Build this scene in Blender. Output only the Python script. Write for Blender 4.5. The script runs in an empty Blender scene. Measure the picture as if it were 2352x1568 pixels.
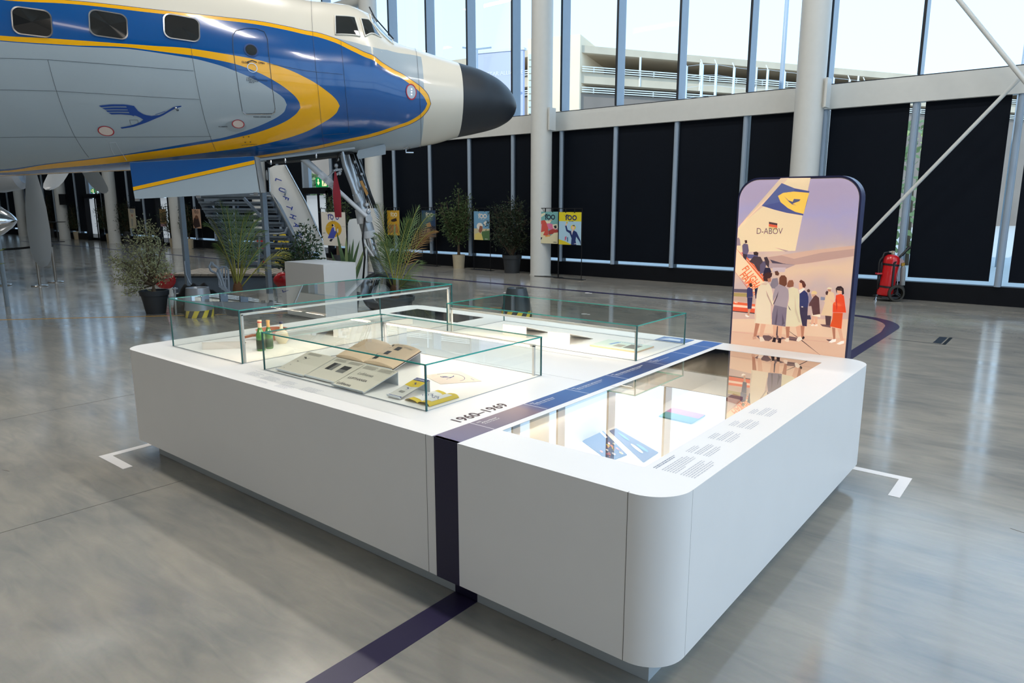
import bpy, bmesh, math, random
from mathutils import Vector, Matrix
random.seed(7)
S = bpy.context.scene
COL = S.collection
# ------------------------------------------------------------------ camera
F_PX, EYE = 1609.3, 1.87
YAW, PIT, ROL = -0.68024, 0.191385, -0.000814
def cam_axes():
    F = Vector((math.sin(YAW)*math.cos(PIT), math.cos(YAW)*math.cos(PIT), -math.sin(PIT)))
    R = Vector((math.cos(YAW), -math.sin(YAW), 0)); U = R.cross(F)
    return R*math.cos(ROL)+U*math.sin(ROL), -R*math.sin(ROL)+U*math.cos(ROL), F
CR, CU, CF = cam_axes()
CC = Vector((0, 0, EYE))
cam = bpy.data.cameras.new('camera'); cam.sensor_width = 36; cam.lens = F_PX*36/2352
cam.clip_start = 0.05; cam.clip_end = 600
camo = bpy.data.objects.new('camera', cam); COL.objects.link(camo)
camo.matrix_world = Matrix((( CR.x, CU.x, -CF.x, 0), (CR.y, CU.y, -CF.y, 0), (CR.z, CU.z, -CF.z, EYE), (0, 0, 0, 1)))
S.camera = camo
S.view_settings.view_transform = 'Standard'; S.view_settings.look = 'None'
S.view_settings.gamma = 1; S.view_settings.exposure = 0.14
S.view_settings.use_curve_mapping = False
# ------------------------------------------------------------------ sky
def srgb(c):
    if isinstance(c, (int, float)): c = (c, c, c)
    o = []
    for v in c[:3]:
        v = v/255.0
        o.append(v/12.92 if v <= .04045 else ((v+.055)/1.055)**2.4)
    return (*o, 1)
W = bpy.data.worlds.new('sky'); S.world = W; W.use_nodes = True
nt = W.node_tree; nt.nodes.clear()
wo = nt.nodes.new('ShaderNodeOutputWorld'); wb = nt.nodes.new('ShaderNodeBackground')
wr = nt.nodes.new('ShaderNodeValToRGB'); wt = nt.nodes.new('ShaderNodeTexCoord'); wx = nt.nodes.new('ShaderNodeSeparateXYZ')
nt.links.new(wt.outputs['Generated'], wx.inputs[0]); nt.links.new(wx.outputs[2], wr.inputs[0])
nt.links.new(wr.outputs[0], wb.inputs[0]); nt.links.new(wb.outputs[0], wo.inputs[0])
wr.color_ramp.elements[0].position = 0.0; wr.color_ramp.elements[0].color = srgb((196, 222, 244))
wr.color_ramp.elements[1].position = 1.0; wr.color_ramp.elements[1].color = srgb((150, 192, 238))
e = wr.color_ramp.elements.new(.3); e.color = srgb((184, 214, 243))
wb.inputs[1].default_value = 1.95
# ------------------------------------------------------------------ sun (falls on the car park outside; the hall's closed rear keeps it out)
sd = bpy.data.lights.new('sun', 'SUN'); sd.energy = 2.6; sd.color = (1, .93, .82); sd.angle = .01
so = bpy.data.objects.new('sun', sd); COL.objects.link(so)
so.rotation_euler = Vector((.0, -.80, .60)).to_track_quat('Z', 'Y').to_euler()
# ------------------------------------------------------------------ hall ceiling lamps (large area lights)
def area(name, loc, sx, sy, power, col, rot=(0, 0, 0)):
    l = bpy.data.lights.new(name, 'AREA'); l.shape = 'RECTANGLE'; l.size = sx; l.size_y = sy
    l.energy = power; l.color = col
    o = bpy.data.objects.new(name, l); COL.objects.link(o); o.location = loc; o.rotation_euler = rot
    return o
CEIL = 13.2
HALL_LAMPS = [(x, y) for x in (-14, -4, 5) for y in (3, 9)]+[(-26, 2), (-37, -4)]
LAMP_W = 330
REAR_LAMPS = [(-22, -8), (-10, -8), (1, -8)]
for x, y in HALL_LAMPS: area('hall_lamp_light', (x, y, CEIL-.75), 4.0, .5, LAMP_W, (1, .96, .91))
for x, y in REAR_LAMPS: area('hall_lamp_light', (x, y, CEIL-.75), 4.0, 1.2, 90, (1, .86, .72))

# ------------------------------------------------------------------ pixel helpers (points measured in the photograph, set at real depth)
def ray(x, y):
    return (CF*F_PX + CR*(x-1176) + CU*(784-y)).normalized()
def G(x, y, z=0.0):
    d = ray(x, y); return CC + d*((z-EYE)/d.z)
def onY(x, y, Y):
    d = ray(x, y); return CC + d*(Y/d.y)
def onX(x, y, X):
    d = ray(x, y); return CC + d*(X/d.x)
FH = Vector((math.sin(YAW), math.cos(YAW), 0)); RH = Vector((math.cos(YAW), -math.sin(YAW), 0))
def fw(x, y, dist):
    d = ray(x, y); return CC + d*(dist/d.dot(FH))
def hz(x, y, P):
    d = ray(x, y); t = (d.x*P.x+d.y*P.y)/(d.x*d.x+d.y*d.y); return (CC+d*t).z
# ------------------------------------------------------------------ materials
MATS = {}
def mat(name, col, rough=.5, metal=0, spec=.5, noise=0, nscale=8, bump=0, emit=0, alpha=1, coat=0):
    if name in MATS: return MATS[name]
    m = bpy.data.materials.new(name); m.use_nodes = True; t = m.node_tree
    b = t.nodes['Principled BSDF']; c = srgb(col)
    b.inputs['Base Color'].default_value = c; b.inputs['Roughness'].default_value = rough
    b.inputs['Metallic'].default_value = metal; b.inputs['Specular IOR Level'].default_value = spec
    if coat: b.inputs['Coat Weight'].default_value = coat; b.inputs['Coat Roughness'].default_value = .05
    if emit:
        b.inputs['Emission Color'].default_value = c; b.inputs['Emission Strength'].default_value = emit
    if noise or bump:
        tc = t.nodes.new('ShaderNodeTexCoord'); n = t.nodes.new('ShaderNodeTexNoise')
        n.inputs['Scale'].default_value = nscale; n.inputs['Detail'].default_value = 4
        t.links.new(tc.outputs['Object'], n.inputs['Vector'])
        if noise:
            r = t.nodes.new('ShaderNodeMapRange'); r.inputs['To Min'].default_value = 1-noise; r.inputs['To Max'].default_value = 1+noise
            r.inputs['From Min'].default_value = .3; r.inputs['From Max'].default_value = .7
            t.links.new(n.outputs['Fac'], r.inputs['Value'])
            v = t.nodes.new('ShaderNodeVectorMath'); v.operation = 'SCALE'; v.inputs[0].default_value = c[:3]
            t.links.new(r.outputs[0], v.inputs['Scale']); t.links.new(v.outputs[0], b.inputs['Base Color'])
            if emit: t.links.new(v.outputs[0], b.inputs['Emission Color'])
        if bump:
            bp = t.nodes.new('ShaderNodeBump'); bp.inputs['Strength'].default_value = bump; bp.inputs['Distance'].default_value = .02
            t.links.new(n.outputs['Fac'], bp.inputs['Height']); t.links.new(bp.outputs[0], b.inputs['Normal'])
    MATS[name] = m
    return m
def glass(name, tint=(255, 255, 255), ior=1.5, gain=1.0):
    if name in MATS: return MATS[name]
    m = bpy.data.materials.new(name); m.use_nodes = True; t = m.node_tree; t.nodes.clear()
    o = t.nodes.new('ShaderNodeOutputMaterial'); mx = t.nodes.new('ShaderNodeMixShader')
    tr = t.nodes.new('ShaderNodeBsdfTransparent'); gl = t.nodes.new('ShaderNodeBsdfGlossy'); fr = t.nodes.new('ShaderNodeFresnel')
    tr.inputs[0].default_value = srgb(tint); gl.inputs['Roughness'].default_value = 0.0
    fr.inputs[0].default_value = ior
    mu = t.nodes.new('ShaderNodeMath'); mu.operation = 'MULTIPLY'; mu.use_clamp = True; mu.inputs[1].default_value = gain
    t.links.new(fr.outputs[0], mu.inputs[0]); t.links.new(mu.outputs[0], mx.inputs[0])
    t.links.new(tr.outputs[0], mx.inputs[1]); t.links.new(gl.outputs[0], mx.inputs[2]); t.links.new(mx.outputs[0], o.inputs[0])
    MATS[name] = m
    return m
# ------------------------------------------------------------------ mesh builder
class MB:
    def __init__(s): s.v = []; s.f = []; s.m = []; s.mats = []
    def mi(s, m):
        if m is None: return 0
        if m not in s.mats: s.mats.append(m)
        return s.mats.index(m)
    def add(s, vs, fs, m=None):
        b = len(s.v); k = s.mi(m); s.v += [tuple(v) for v in vs]
        for f in fs: s.f.append([b+i for i in f]); s.m.append(k)
        return s
    def box(s, x0, x1, y0, y1, z0, z1, m=None):
        return s.obox(Vector(((x0+x1)/2, (y0+y1)/2, (z0+z1)/2)), Vector((1, 0, 0)), Vector((0, 1, 0)), Vector((0, 0, 1)), abs(x1-x0)/2, abs(y1-y0)/2, abs(z1-z0)/2, m)
    def obox(s, c, a, b, n, ha, hb, hn, m=None):
        vs = [c+a*(i*ha)+b*(j*hb)+n*(k*hn) for k in (-1, 1) for j in (-1, 1) for i in (-1, 1)]
        return s.add(vs, [(0, 2, 3, 1), (4, 5, 7, 6), (0, 1, 5, 4), (2, 6, 7, 3), (0, 4, 6, 2), (1, 3, 7, 5)], m)
    def bar(s, p, q, w, h, m=None, up=Vector((0, 0, 1))):
        p = Vector(p); q = Vector(q); d = (q-p); L = d.length; d.normalize()
        if abs(d.dot(up)) > .98: up = Vector((1, 0, 0))
        a = d.cross(up).normalized(); n = a.cross(d)
        return s.obox((p+q)/2, d, a, n, L/2, w/2, h/2, m)
    def tube(s, pts, r, n=10, m=None, cap=True):
        pts = [Vector(p) for p in pts]
        rs = r if isinstance(r, (list, tuple)) else [r]*len(pts)
        prev = None; rings = []
        for i, p in enumerate(pts):
            d = (pts[min(i+1, len(pts)-1)]-pts[max(i-1, 0)])
            if d.length < 1e-9: d = Vector((0, 0, 1))
            d.normalize()
            if prev is None:
                a = d.orthogonal().normalized()
            else:
                a = (prev-d*prev.dot(d))
                a = a.normalized() if a.length > 1e-6 else d.orthogonal().normalized()
            prev = a; b = d.cross(a)
            rings.append([p+(a*math.cos(2*math.pi*k/n)+b*math.sin(2*math.pi*k/n))*rs[i] for k in range(n)])
        vs = [v for rg in rings for v in rg]; fs = []
        for i in range(len(rings)-1):
            for k in range(n):
                fs.append((i*n+k, i*n+(k+1) % n, (i+1)*n+(k+1) % n, (i+1)*n+k))
        if cap: fs.append(tuple(range(n-1, -1, -1))); fs.append(tuple((len(rings)-1)*n+k for k in range(n)))
        return s.add(vs, fs, m)
    def lathe(s, c, prof, n=24, m=None, axis=Vector((0, 0, 1)), cap=True):
        c = Vector(c); axis = axis.normalized(); a = axis.orthogonal().normalized(); b = axis.cross(a)
        vs = []; fs = []
        for r, z in prof:
            for k in range(n): vs.append(c+axis*z+(a*math.cos(2*math.pi*k/n)+b*math.sin(2*math.pi*k/n))*r)
        for i in range(len(prof)-1):
            for k in range(n): fs.append((i*n+k, i*n+(k+1) % n, (i+1)*n+(k+1) % n, (i+1)*n+k))
        if cap:
            if prof[0][0] > 1e-5: fs.append(tuple(range(n-1, -1, -1)))
            if prof[-1][0] > 1e-5: fs.append(tuple((len(prof)-1)*n+k for k in range(n)))
        return s.add(vs, fs, m)
    def prism(s, pts, off, m=None):
        n = len(pts); off = Vector(off); pts = [Vector(p) for p in pts]
        vs = pts+[p+off for p in pts]
        fs = [tuple(range(n-1, -1, -1)), tuple(range(n, 2*n))]+[(i, (i+1) % n, n+(i+1) % n, n+i) for i in range(n)]
        return s.add(vs, fs, m)
    def poly(s, pts, m=None): return s.add(pts, [tuple(range(len(pts)))], m)
    def grid(s, rows, m=None):
        n = len(rows[0]); vs = [p for r in rows for p in r]; fs = []
        for i in range(len(rows)-1):
            for k in range(n-1): fs.append((i*n+k, i*n+k+1, (i+1)*n+k+1, (i+1)*n+k))
        return s.add(vs, fs, m)
    def mesh(s, name, m=None, smooth=False):
        me = bpy.data.meshes.new(name); me.from_pydata(s.v, [], s.f)
        if m is not None and not s.mats: me.materials.append(m)
        for k in s.mats: me.materials.append(k)
        if s.mats: me.polygons.foreach_set('material_index', s.m)
        if smooth is True: me.polygons.foreach_set('use_smooth', [True]*len(me.polygons))
        bm = bmesh.new(); bm.from_mesh(me)
        bmesh.ops.recalc_face_normals(bm, faces=bm.faces)
        if smooth not in (True, False):
            for f in bm.faces: f.smooth = True
            for ed in bm.edges:
                if len(ed.link_faces) == 2 and ed.calc_face_angle(0) > smooth: ed.smooth = False
        bm.to_mesh(me); bm.free()
        return me
    def build(s, name, m=None, parent=None, smooth=False, **props):
        return link(name, s.mesh(name, m, smooth), parent, **props)
def link(name, data, parent=None, **props):
    o = bpy.data.objects.new(name, data); COL.objects.link(o)
    if parent is not None:
        o.parent = parent; o.matrix_parent_inverse = wmat(parent).inverted()
    for k, v in props.items():
        if v is not None: o[k] = v
    return o
def wmat(o):
    m = o.matrix_basis.copy()
    if o.parent is not None: m = wmat(o.parent) @ o.matrix_parent_inverse @ m
    return m
def thing(name, label, cat, loc, group=None):
    o = bpy.data.objects.new(name, None); COL.objects.link(o); o.location = loc; o.empty_display_size = .1
    o['label'] = label; o['category'] = cat
    if group: o['group'] = group
    return o
def copy_tree(o, dloc, label=None, group=None, parent=None, dm=None):
    c = o.copy(); COL.objects.link(c)
    if parent is None:
        if dm is not None: c.matrix_basis = dm @ c.matrix_basis
        else: c.location = o.location+Vector(dloc)
        if label: c['label'] = label
        if group: c['group'] = group
    else:
        c.parent = parent
    for ch in [q for q in bpy.data.objects if q.parent == o]: copy_tree(ch, None, parent=c)
    return c
FONT_CACHE = {}
def text_mesh(s, size, ax, up, org, mb, m, align='LEFT', bold=0, sx=1.0, fn=None):
    """adds filled lettering to mb; ax, up: unit vectors; org: baseline start"""
    key = (s, align, bold)
    if key not in FONT_CACHE:
        cu = bpy.data.curves.new('t', 'FONT'); cu.body = s; cu.size = 1; cu.align_x = align; cu.resolution_u = 3
        cu.offset = bold
        ob = bpy.data.objects.new('t', cu); COL.objects.link(ob)
        bpy.context.view_layer.update()
        dg = bpy.context.evaluated_depsgraph_get()
        me = bpy.data.meshes.new_from_object(ob.evaluated_get(dg))
        FONT_CACHE[key] = ([v.co.copy() for v in me.vertices], [tuple(p.vertices) for p in me.polygons])
        bpy.data.objects.remove(ob); bpy.data.curves.remove(cu); bpy.data.meshes.remove(me)
    vs, fs = FONT_CACHE[key]
    pos = [org+ax*(v.x*size*sx)+up*(v.y*size) for v in vs]
    if fn: pos = [fn(p) for p in pos]
    mb.add(pos, fs, m)
X1, Y1, Z1v = Vector((1, 0, 0)), Vector((0, 1, 0)), Vector((0, 0, 1))
def lerp(a, b, t): return a+(b-a)*t
# ================================================================== THE HALL
WY = 16.0
def concrete():
    m = bpy.data.materials.new('polished_concrete'); m.use_nodes = True; t = m.node_tree; b = t.nodes['Principled BSDF']
    tc = t.nodes.new('ShaderNodeTexCoord')
    def noise(sc, det, dist=0, stretch=None):
        n = t.nodes.new('ShaderNodeTexNoise'); n.inputs['Scale'].default_value = sc; n.inputs['Detail'].default_value = det
        n.inputs['Distortion'].default_value = dist
        if stretch:
            mp = t.nodes.new('ShaderNodeMapping'); mp.inputs['Scale'].default_value = stretch
            mp.inputs['Rotation'].default_value = (0, 0, .35)
            t.links.new(tc.outputs['Object'], mp.inputs[0]); t.links.new(mp.outputs[0], n.inputs['Vector'])
        else: t.links.new(tc.outputs['Object'], n.inputs['Vector'])
        return n
    n5 = noise(7, 10, 1.2, (.35, 1.5, 1))
    n1 = noise(.9, 8, .5); n2 = noise(2.4, 9, .5, (.6, 1.3, 1)); n3 = noise(60, 3)
    r = t.nodes.new('ShaderNodeValToRGB'); r.color_ramp.elements[0].position = .34; r.color_ramp.elements[0].color = srgb((134, 135, 132))
    r.color_ramp.elements[1].position = .66; r.color_ramp.elements[1].color = srgb((176, 170, 157))
    mx = t.nodes.new('ShaderNodeMix'); mx.data_type = 'FLOAT'; mx.inputs[0].default_value = .5
    t.links.new(n1.outputs['Fac'], mx.inputs[2]); t.links.new(n2.outputs['Fac'], mx.inputs[3])
    mx2 = t.nodes.new('ShaderNodeMix'); mx2.data_type = 'FLOAT'; mx2.inputs[0].default_value = .28
    t.links.new(mx.outputs[0], mx2.inputs[2]); t.links.new(n5.outputs['Fac'], mx2.inputs[3]); t.links.new(mx2.outputs[0], r.inputs[0])
    mc = t.nodes.new('ShaderNodeMix'); mc.data_type = 'RGBA'; mc.blend_type = 'MULTIPLY'; mc.inputs[0].default_value = .10
    t.links.new(r.outputs[0], mc.inputs[6]); t.links.new(n3.outputs['Color'], mc.inputs[7])
    t.links.new(mc.outputs[2], b.inputs['Base Color'])
    rr = t.nodes.new('ShaderNodeMapRange'); rr.inputs['From Min'].default_value = .3; rr.inputs['From Max'].default_value = .7
    rr.inputs['To Min'].default_value = .10; rr.inputs['To Max'].default_value = .17
    t.links.new(n2.outputs['Fac'], rr.inputs[0]); t.links.new(rr.outputs[0], b.inputs['Roughness'])
    b.inputs['Specular IOR Level'].default_value = .95
    bp = t.nodes.new('ShaderNodeBump'); bp.inputs['Strength'].default_value = .025; bp.inputs['Distance'].default_value = .02
    n4 = noise(1.1, 5, .2); t.links.new(n4.outputs['Fac'], bp.inputs['Height']); t.links.new(bp.outputs[0], b.inputs['Normal'])
    return m
M_CONC = concrete()
XL, XR, YB = -66.0, 9.0, -11.0
fl = MB().box(XL, XR, YB, WY+.3, -.2, 0).build('floor', M_CONC, kind='structure')
jm = mat('joint_dark', (88, 86, 82), .8)
joint = MB()
for y in (11.69,): joint.box(-9, XR, y-.004, y+.004, .0002, .0012)
for y in (-2.2,): joint.box(XL, XR, y-.0015, y+.0015, .0002, .001)
for x in (-7.3, -14.5, -22): joint.box(x-.0015, x+.0015, YB, WY, .0002, .001)
a_, b_ = G(0, 1224), G(420, 1103); joint.bar(a_-(b_-a_)*.6+Z1v*.0006, b_+Z1v*.0006, .004, .0008)
joint.build('joint', jm, fl)
sc = MB(); random.seed(31)
for _ in range(46):
    a0 = random.uniform(0, 6.28); cx0, cy0 = random.uniform(-7, 3), random.uniform(.2, 9); L0 = random.uniform(.02, .10)
    sc.bar((cx0, cy0, .0007), (cx0+L0*math.cos(a0), cy0+L0*math.sin(a0), .0007), random.uniform(.003, .008), .0006)
sc.build('scuffs', mat('scuff', (112, 106, 98), .6), fl, kind='stuff')
hat = MB(); hat.box(-1.34, -1.30, 11.02, 11.69, .0002, .002); hat.box(-2.0, -1.30, 11.02, 11.04, .0002, .002)
hat.build('hatch_frame', mat('hatch_metal', (96, 102, 106), .35, 1), fl)
MB().box(-1.46, -1.36, 11.08, 11.66, .0003, .0025).build('hatch_slot', mat('slot_dark', (40, 48, 58), .4), fl)

M_WHITE = mat('hall_white_steel', (212, 213, 208), .42, noise=.015)
M_BLUEG = mat('mullion_grey', (150, 166, 182), .4, noise=.02)
M_DARKG = mat('mullion_gasket', (28, 34, 42), .45)
M_BLK = mat('wall_black', (12, 15, 21), .5, 0, .2, noise=.1)
M_GLS = glass('window_glass', (248, 252, 253), 1.5, .12)
wall = thing('wall_back', 'tall glazed window wall behind the aircraft, dark blinds below and clear panes above', 'wall', (-20, WY, 0))
del wall['category']; wall['kind'] = 'structure'
NB = 31
MX = [-17.92+1.675*k for k in range(-28, 17)]
MX = [x for x in MX if XL < x < XR]
MB().box(XL, XR, WY, WY+.22, 0, .36).build('wall_base', M_BLK, wall)
MB().box(XL, XR, WY+.12, WY+.32, 4.0, 4.33).build('outer_sill', M_WHITE, wall)
# transom beam
bm_ = MB(); bm_.box(XL, XR, WY-.10, WY+.12, 3.83, 4.22); bm_.box(XL, XR, WY-.07, WY+.12, 4.22, 4.31)
bm_.build('transom_beam', M_WHITE, wall)
MB().box(XL, XR, WY-.02, WY+.14, 4.31, 4.335).build('gasket', M_DARKG, wall)
MB().box(XL, XR, WY-.1, WY+.3, 12.6, CEIL).build('wall_header', M_WHITE, wall)
up = MB(); up.box(-.022, .022, -.05, .31, 4.335, 12.6, M_BLUEG); up.box(-.026, .026, -.07, -.05, 4.335, 12.6, M_DARKG)
ume = up.mesh('mullion'); lo = MB(); lo.lathe((0, -.02, .36), [(.055, 0), (.055, 3.47)], 14, M_BLUEG); lo.box(-.05, .05, .02, .2, .36, 3.83, M_DARKG)
lme = lo.mesh('post', None, .7)
DOORS = [(-21.27, -19.595)]   # bays kept clear of blinds (with a door below)
def bay(x): return [k for k in range(len(MX)-1) if MX[k] <= x < MX[k+1]][0]
doorbays = set()
for px_ in (745, 225, 372):
    p = onY(px_, 430, WY); doorbays.add(bay(p.x))
for k in (745,): pass
for k, x in enumerate(MX):
    o = link('mullion', ume, wall); o.matrix_basis = wmat(wall).inverted() @ Matrix.Translation((x, WY, 0)) if False else o.matrix_basis
    o.matrix_parent_inverse = Matrix(); o.location = (x-wall.location.x, 0, 0)
    o = link('post', lme, wall); o.matrix_parent_inverse = Matrix(); o.location = (x-wall.location.x, 0, 0)
pane_me = MB().box(.03, 1.645, .29, .30, 4.33, 12.6).mesh('glass_pane', M_GLS)
pane2_me = MB().box(.05, 1.62, .10, .115, .36, 3.83).mesh('glass_pane', M_GLS)
for k, x in enumerate(MX[:-1]):
    for me in (pane_me, pane2_me):
        if me is pane2_me and k in doorbays: continue
        o = link('glass_pane', me, wall); o.matrix_parent_inverse = Matrix(); o.location = (x-wall.location.x, 0, 0)
# strip of daylight under the blinds + the blinds
M_BLIND = mat('blind_fabric', (13, 19, 28), .5, 0, .12, noise=.05, nscale=30)
def blind_me(x0, x1, zb):
    b = MB(); b.box(x0, x1, .03, .034, zb, 3.9); b.tube([(x0, .032, zb), (x1, .032, zb)], .012, 8); return b.mesh('fabric', M_BLIND)
b_full = blind_me(.055, 1.62, .46); b_gap = blind_me(.10, 1.565, .46); b_gap2 = blind_me(.16, 1.53, .46)
for k, x in enumerate(MX[:-1]):
    if k in doorbays: continue
    me = b_full
    if x > -7: me = b_gap
    if x > -4: me = b_gap2 if x > -3.2 else b_gap
    CN = [(-4.68, 'column behind the photo board'), (-11.47, 'column right of the nose cone'), (-18.27, 'column behind the nose gear'), (-25.08, 'column behind the metal stairs'),
          (-31.9, 'column behind the support pole'), (-38.7, 'column by the bushy tree'), (-45.4, 'column with the loudspeaker'), (-52.2, 'column behind the propeller')]
    ORD = ['first', 'second', 'third', 'fourth', 'fifth', 'sixth', 'seventh', 'eighth', 'ninth', 'tenth', 'eleventh', 'twelfth', 'thirteenth', 'fourteenth']
    xc = x+.84; cc = [c for c in CN if c[0] <= xc]
    if cc: c0 = max(cc); nb = int(round((xc-c0[0])/1.675-.35)); bl = 'black roller blind in the %s bay right of the %s' % (ORD[max(0, nb)], c0[1])
    else: nb = int((CN[-1][0]-xc)/1.675); bl = 'black roller blind in the %s bay left of the %s' % (ORD[min(nb, 13)], CN[-1][1])
    r = thing('roller_blind', bl, 'blind', (x, WY, .46), 'black roller blinds on the window wall')
    o = link('fabric', me, r); o.matrix_parent_inverse = Matrix(); o.location = (0, 0, -.46)
# other enclosing surfaces
M_ROOF = mat('ceiling_paint', (196, 190, 180), .7, noise=.03)
ce = MB().box(XL, XR, YB, WY+.3, CEIL, CEIL+.3).build('ceiling', M_ROOF, kind='structure')
for y in (-8, -2, 4, 10):
    MB().box(XL, XR, y-.15, y+.15, CEIL-.7, CEIL).build('roof_beam', M_WHITE, ce)
M_WALL = mat('wall_paint', (150, 146, 140), .7, noise=.03)
MB().box(XL, XR, YB-.3, YB, 0, CEIL).build('wall_rear', M_WALL, kind='structure')
MB().box(XL-.3, XL, YB, WY+.3, 0, CEIL).build('wall_left', mat('wall_dark', (60, 62, 66), .6), kind='structure')
wr_ = thing('wall_right', 'glazed side wall right of the display', 'wall', (XR, 2, 0)); del wr_['category']; wr_['kind'] = 'structure'
MB().box(XR, XR+.3, YB, WY+.3, 0, .4).build('wall_base', M_WALL, wr_)
MB().box(XR, XR+.3, YB, WY+.3, 12.2, CEIL).build('wall_header', M_WALL, wr_)
MB().box(XR, XR+.3, YB, -5, .4, 12.2).build('wall_panel', M_WALL, wr_)
for k in range(12):
    y = -5+k*1.9
    MB().box(XR, XR+.25, y-.05, y+.05, .4, 12.2).build('mullion', M_BLUEG, wr_)
MB().box(XR, XR+.2, -5, WY, 3.9, 4.3).build('transom_beam', M_WHITE, wr_)
# ceiling lamp housings
for i, (x, y) in enumerate(HALL_LAMPS+REAR_LAMPS):
    t_ = thing('hall_lamp', 'long linear lamp hanging under the hall roof, out of view', 'lamp', (x, y, CEIL-.7), 'linear lamps under the roof')
    MB().box(x-2.05, x+2.05, y-.3, y+.3, CEIL-.70, CEIL-.62).build('housing', M_WHITE, t_)
    MB().box(x-1.2, x-1.18, y-.01, y+.01, CEIL-.62, CEIL).build('hanger', M_DARKG, t_)
# columns
COLS = [(-4.68, 'white round column rising behind the backlit photo board'), (-11.47, 'white round column right of the nose cone, behind the two overlapping posters'),
        (-18.27, 'white round column behind the nose gear leg of the aircraft'), (-25.08, 'white round column hidden behind the metal stairs'),
        (-31.9, 'white round column behind the grey support pole at left'), (-38.7, 'white round column below the fuselage, next to the bushy tree'),
        (-45.4, 'white round column beside the black loudspeaker'), (-52.2, 'white round column behind the long propeller blade at far left')]
col_me = MB().lathe((0, 0, 0), [(.28, 0), (.28, 13.15)], 40).mesh('shaft', M_WHITE, .6)
foot_me = MB().lathe((0, 0, 0), [(.292, 0), (.292, .03), (.28, .031)], 40, cap=False).mesh('base_ring', M_WHITE)
bk = MB(); bk.box(.20, .34, -.06, .06, 3.80, 4.36); bk.box(.32, .36, -.14, .14, 3.80, 4.36); bkm = bk.mesh('beam_bracket', M_WHITE)
for x, lb in COLS:
    c = thing('column', lb, 'column', (x, 15.42, 0), 'white columns along the window wall')
    for nm, me in (('shaft', col_me), ('base_ring', foot_me), ('beam_bracket', bkm)):
        o = link(nm, me, c); o.matrix_parent_inverse = Matrix()
        if nm == 'beam_bracket': o.rotation_euler = (0, 0, 0)
t_ = thing('roof_strut', 'white roof strut meeting a column at the top edge, above the cockpit', 'strut', onY(800, 5, 15.4))
MB().tube([onY(845, -6, 15.4), onY(735, 34, 15.4)], [.16, .22], 16).build('strut', M_WHITE, t_, .7)
# brace rods at right
r_ = thing('brace_rod', 'slim white diagonal bracing rod running up to the right past the photo board', 'rod', G(1975, 700))
p0 = onY(1895, 640, 15.5); p1 = onY(2352+60, 108, 15.5)
MB().tube([p0, p1], .035, 10).build('rod', M_WHITE, r_, .7)
MB().lathe(p1-Vector((.02, 0, 0)), [(.0, -.03), (.06, -.03), (.06, .03), (0, .03)], 12, axis=Y1).build('end_pin', M_WHITE, r_)
r_ = thing('brace_rod', 'slim white diagonal bracing rod falling from the top edge at upper right', 'rod', onY(2300, 100, 15.2))
p0 = onY(2200-30, -40, 15.3); p1 = onY(2420, 268, 15.3)
MB().tube([p0, p1], .04, 10).build('rod', M_WHITE, r_, .7)
MB().lathe(p1, [(.0, -.03), (.07, -.03), (.07, .03), (0, .03)], 12, axis=Y1).build('end_pin', M_WHITE, r_)
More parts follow.
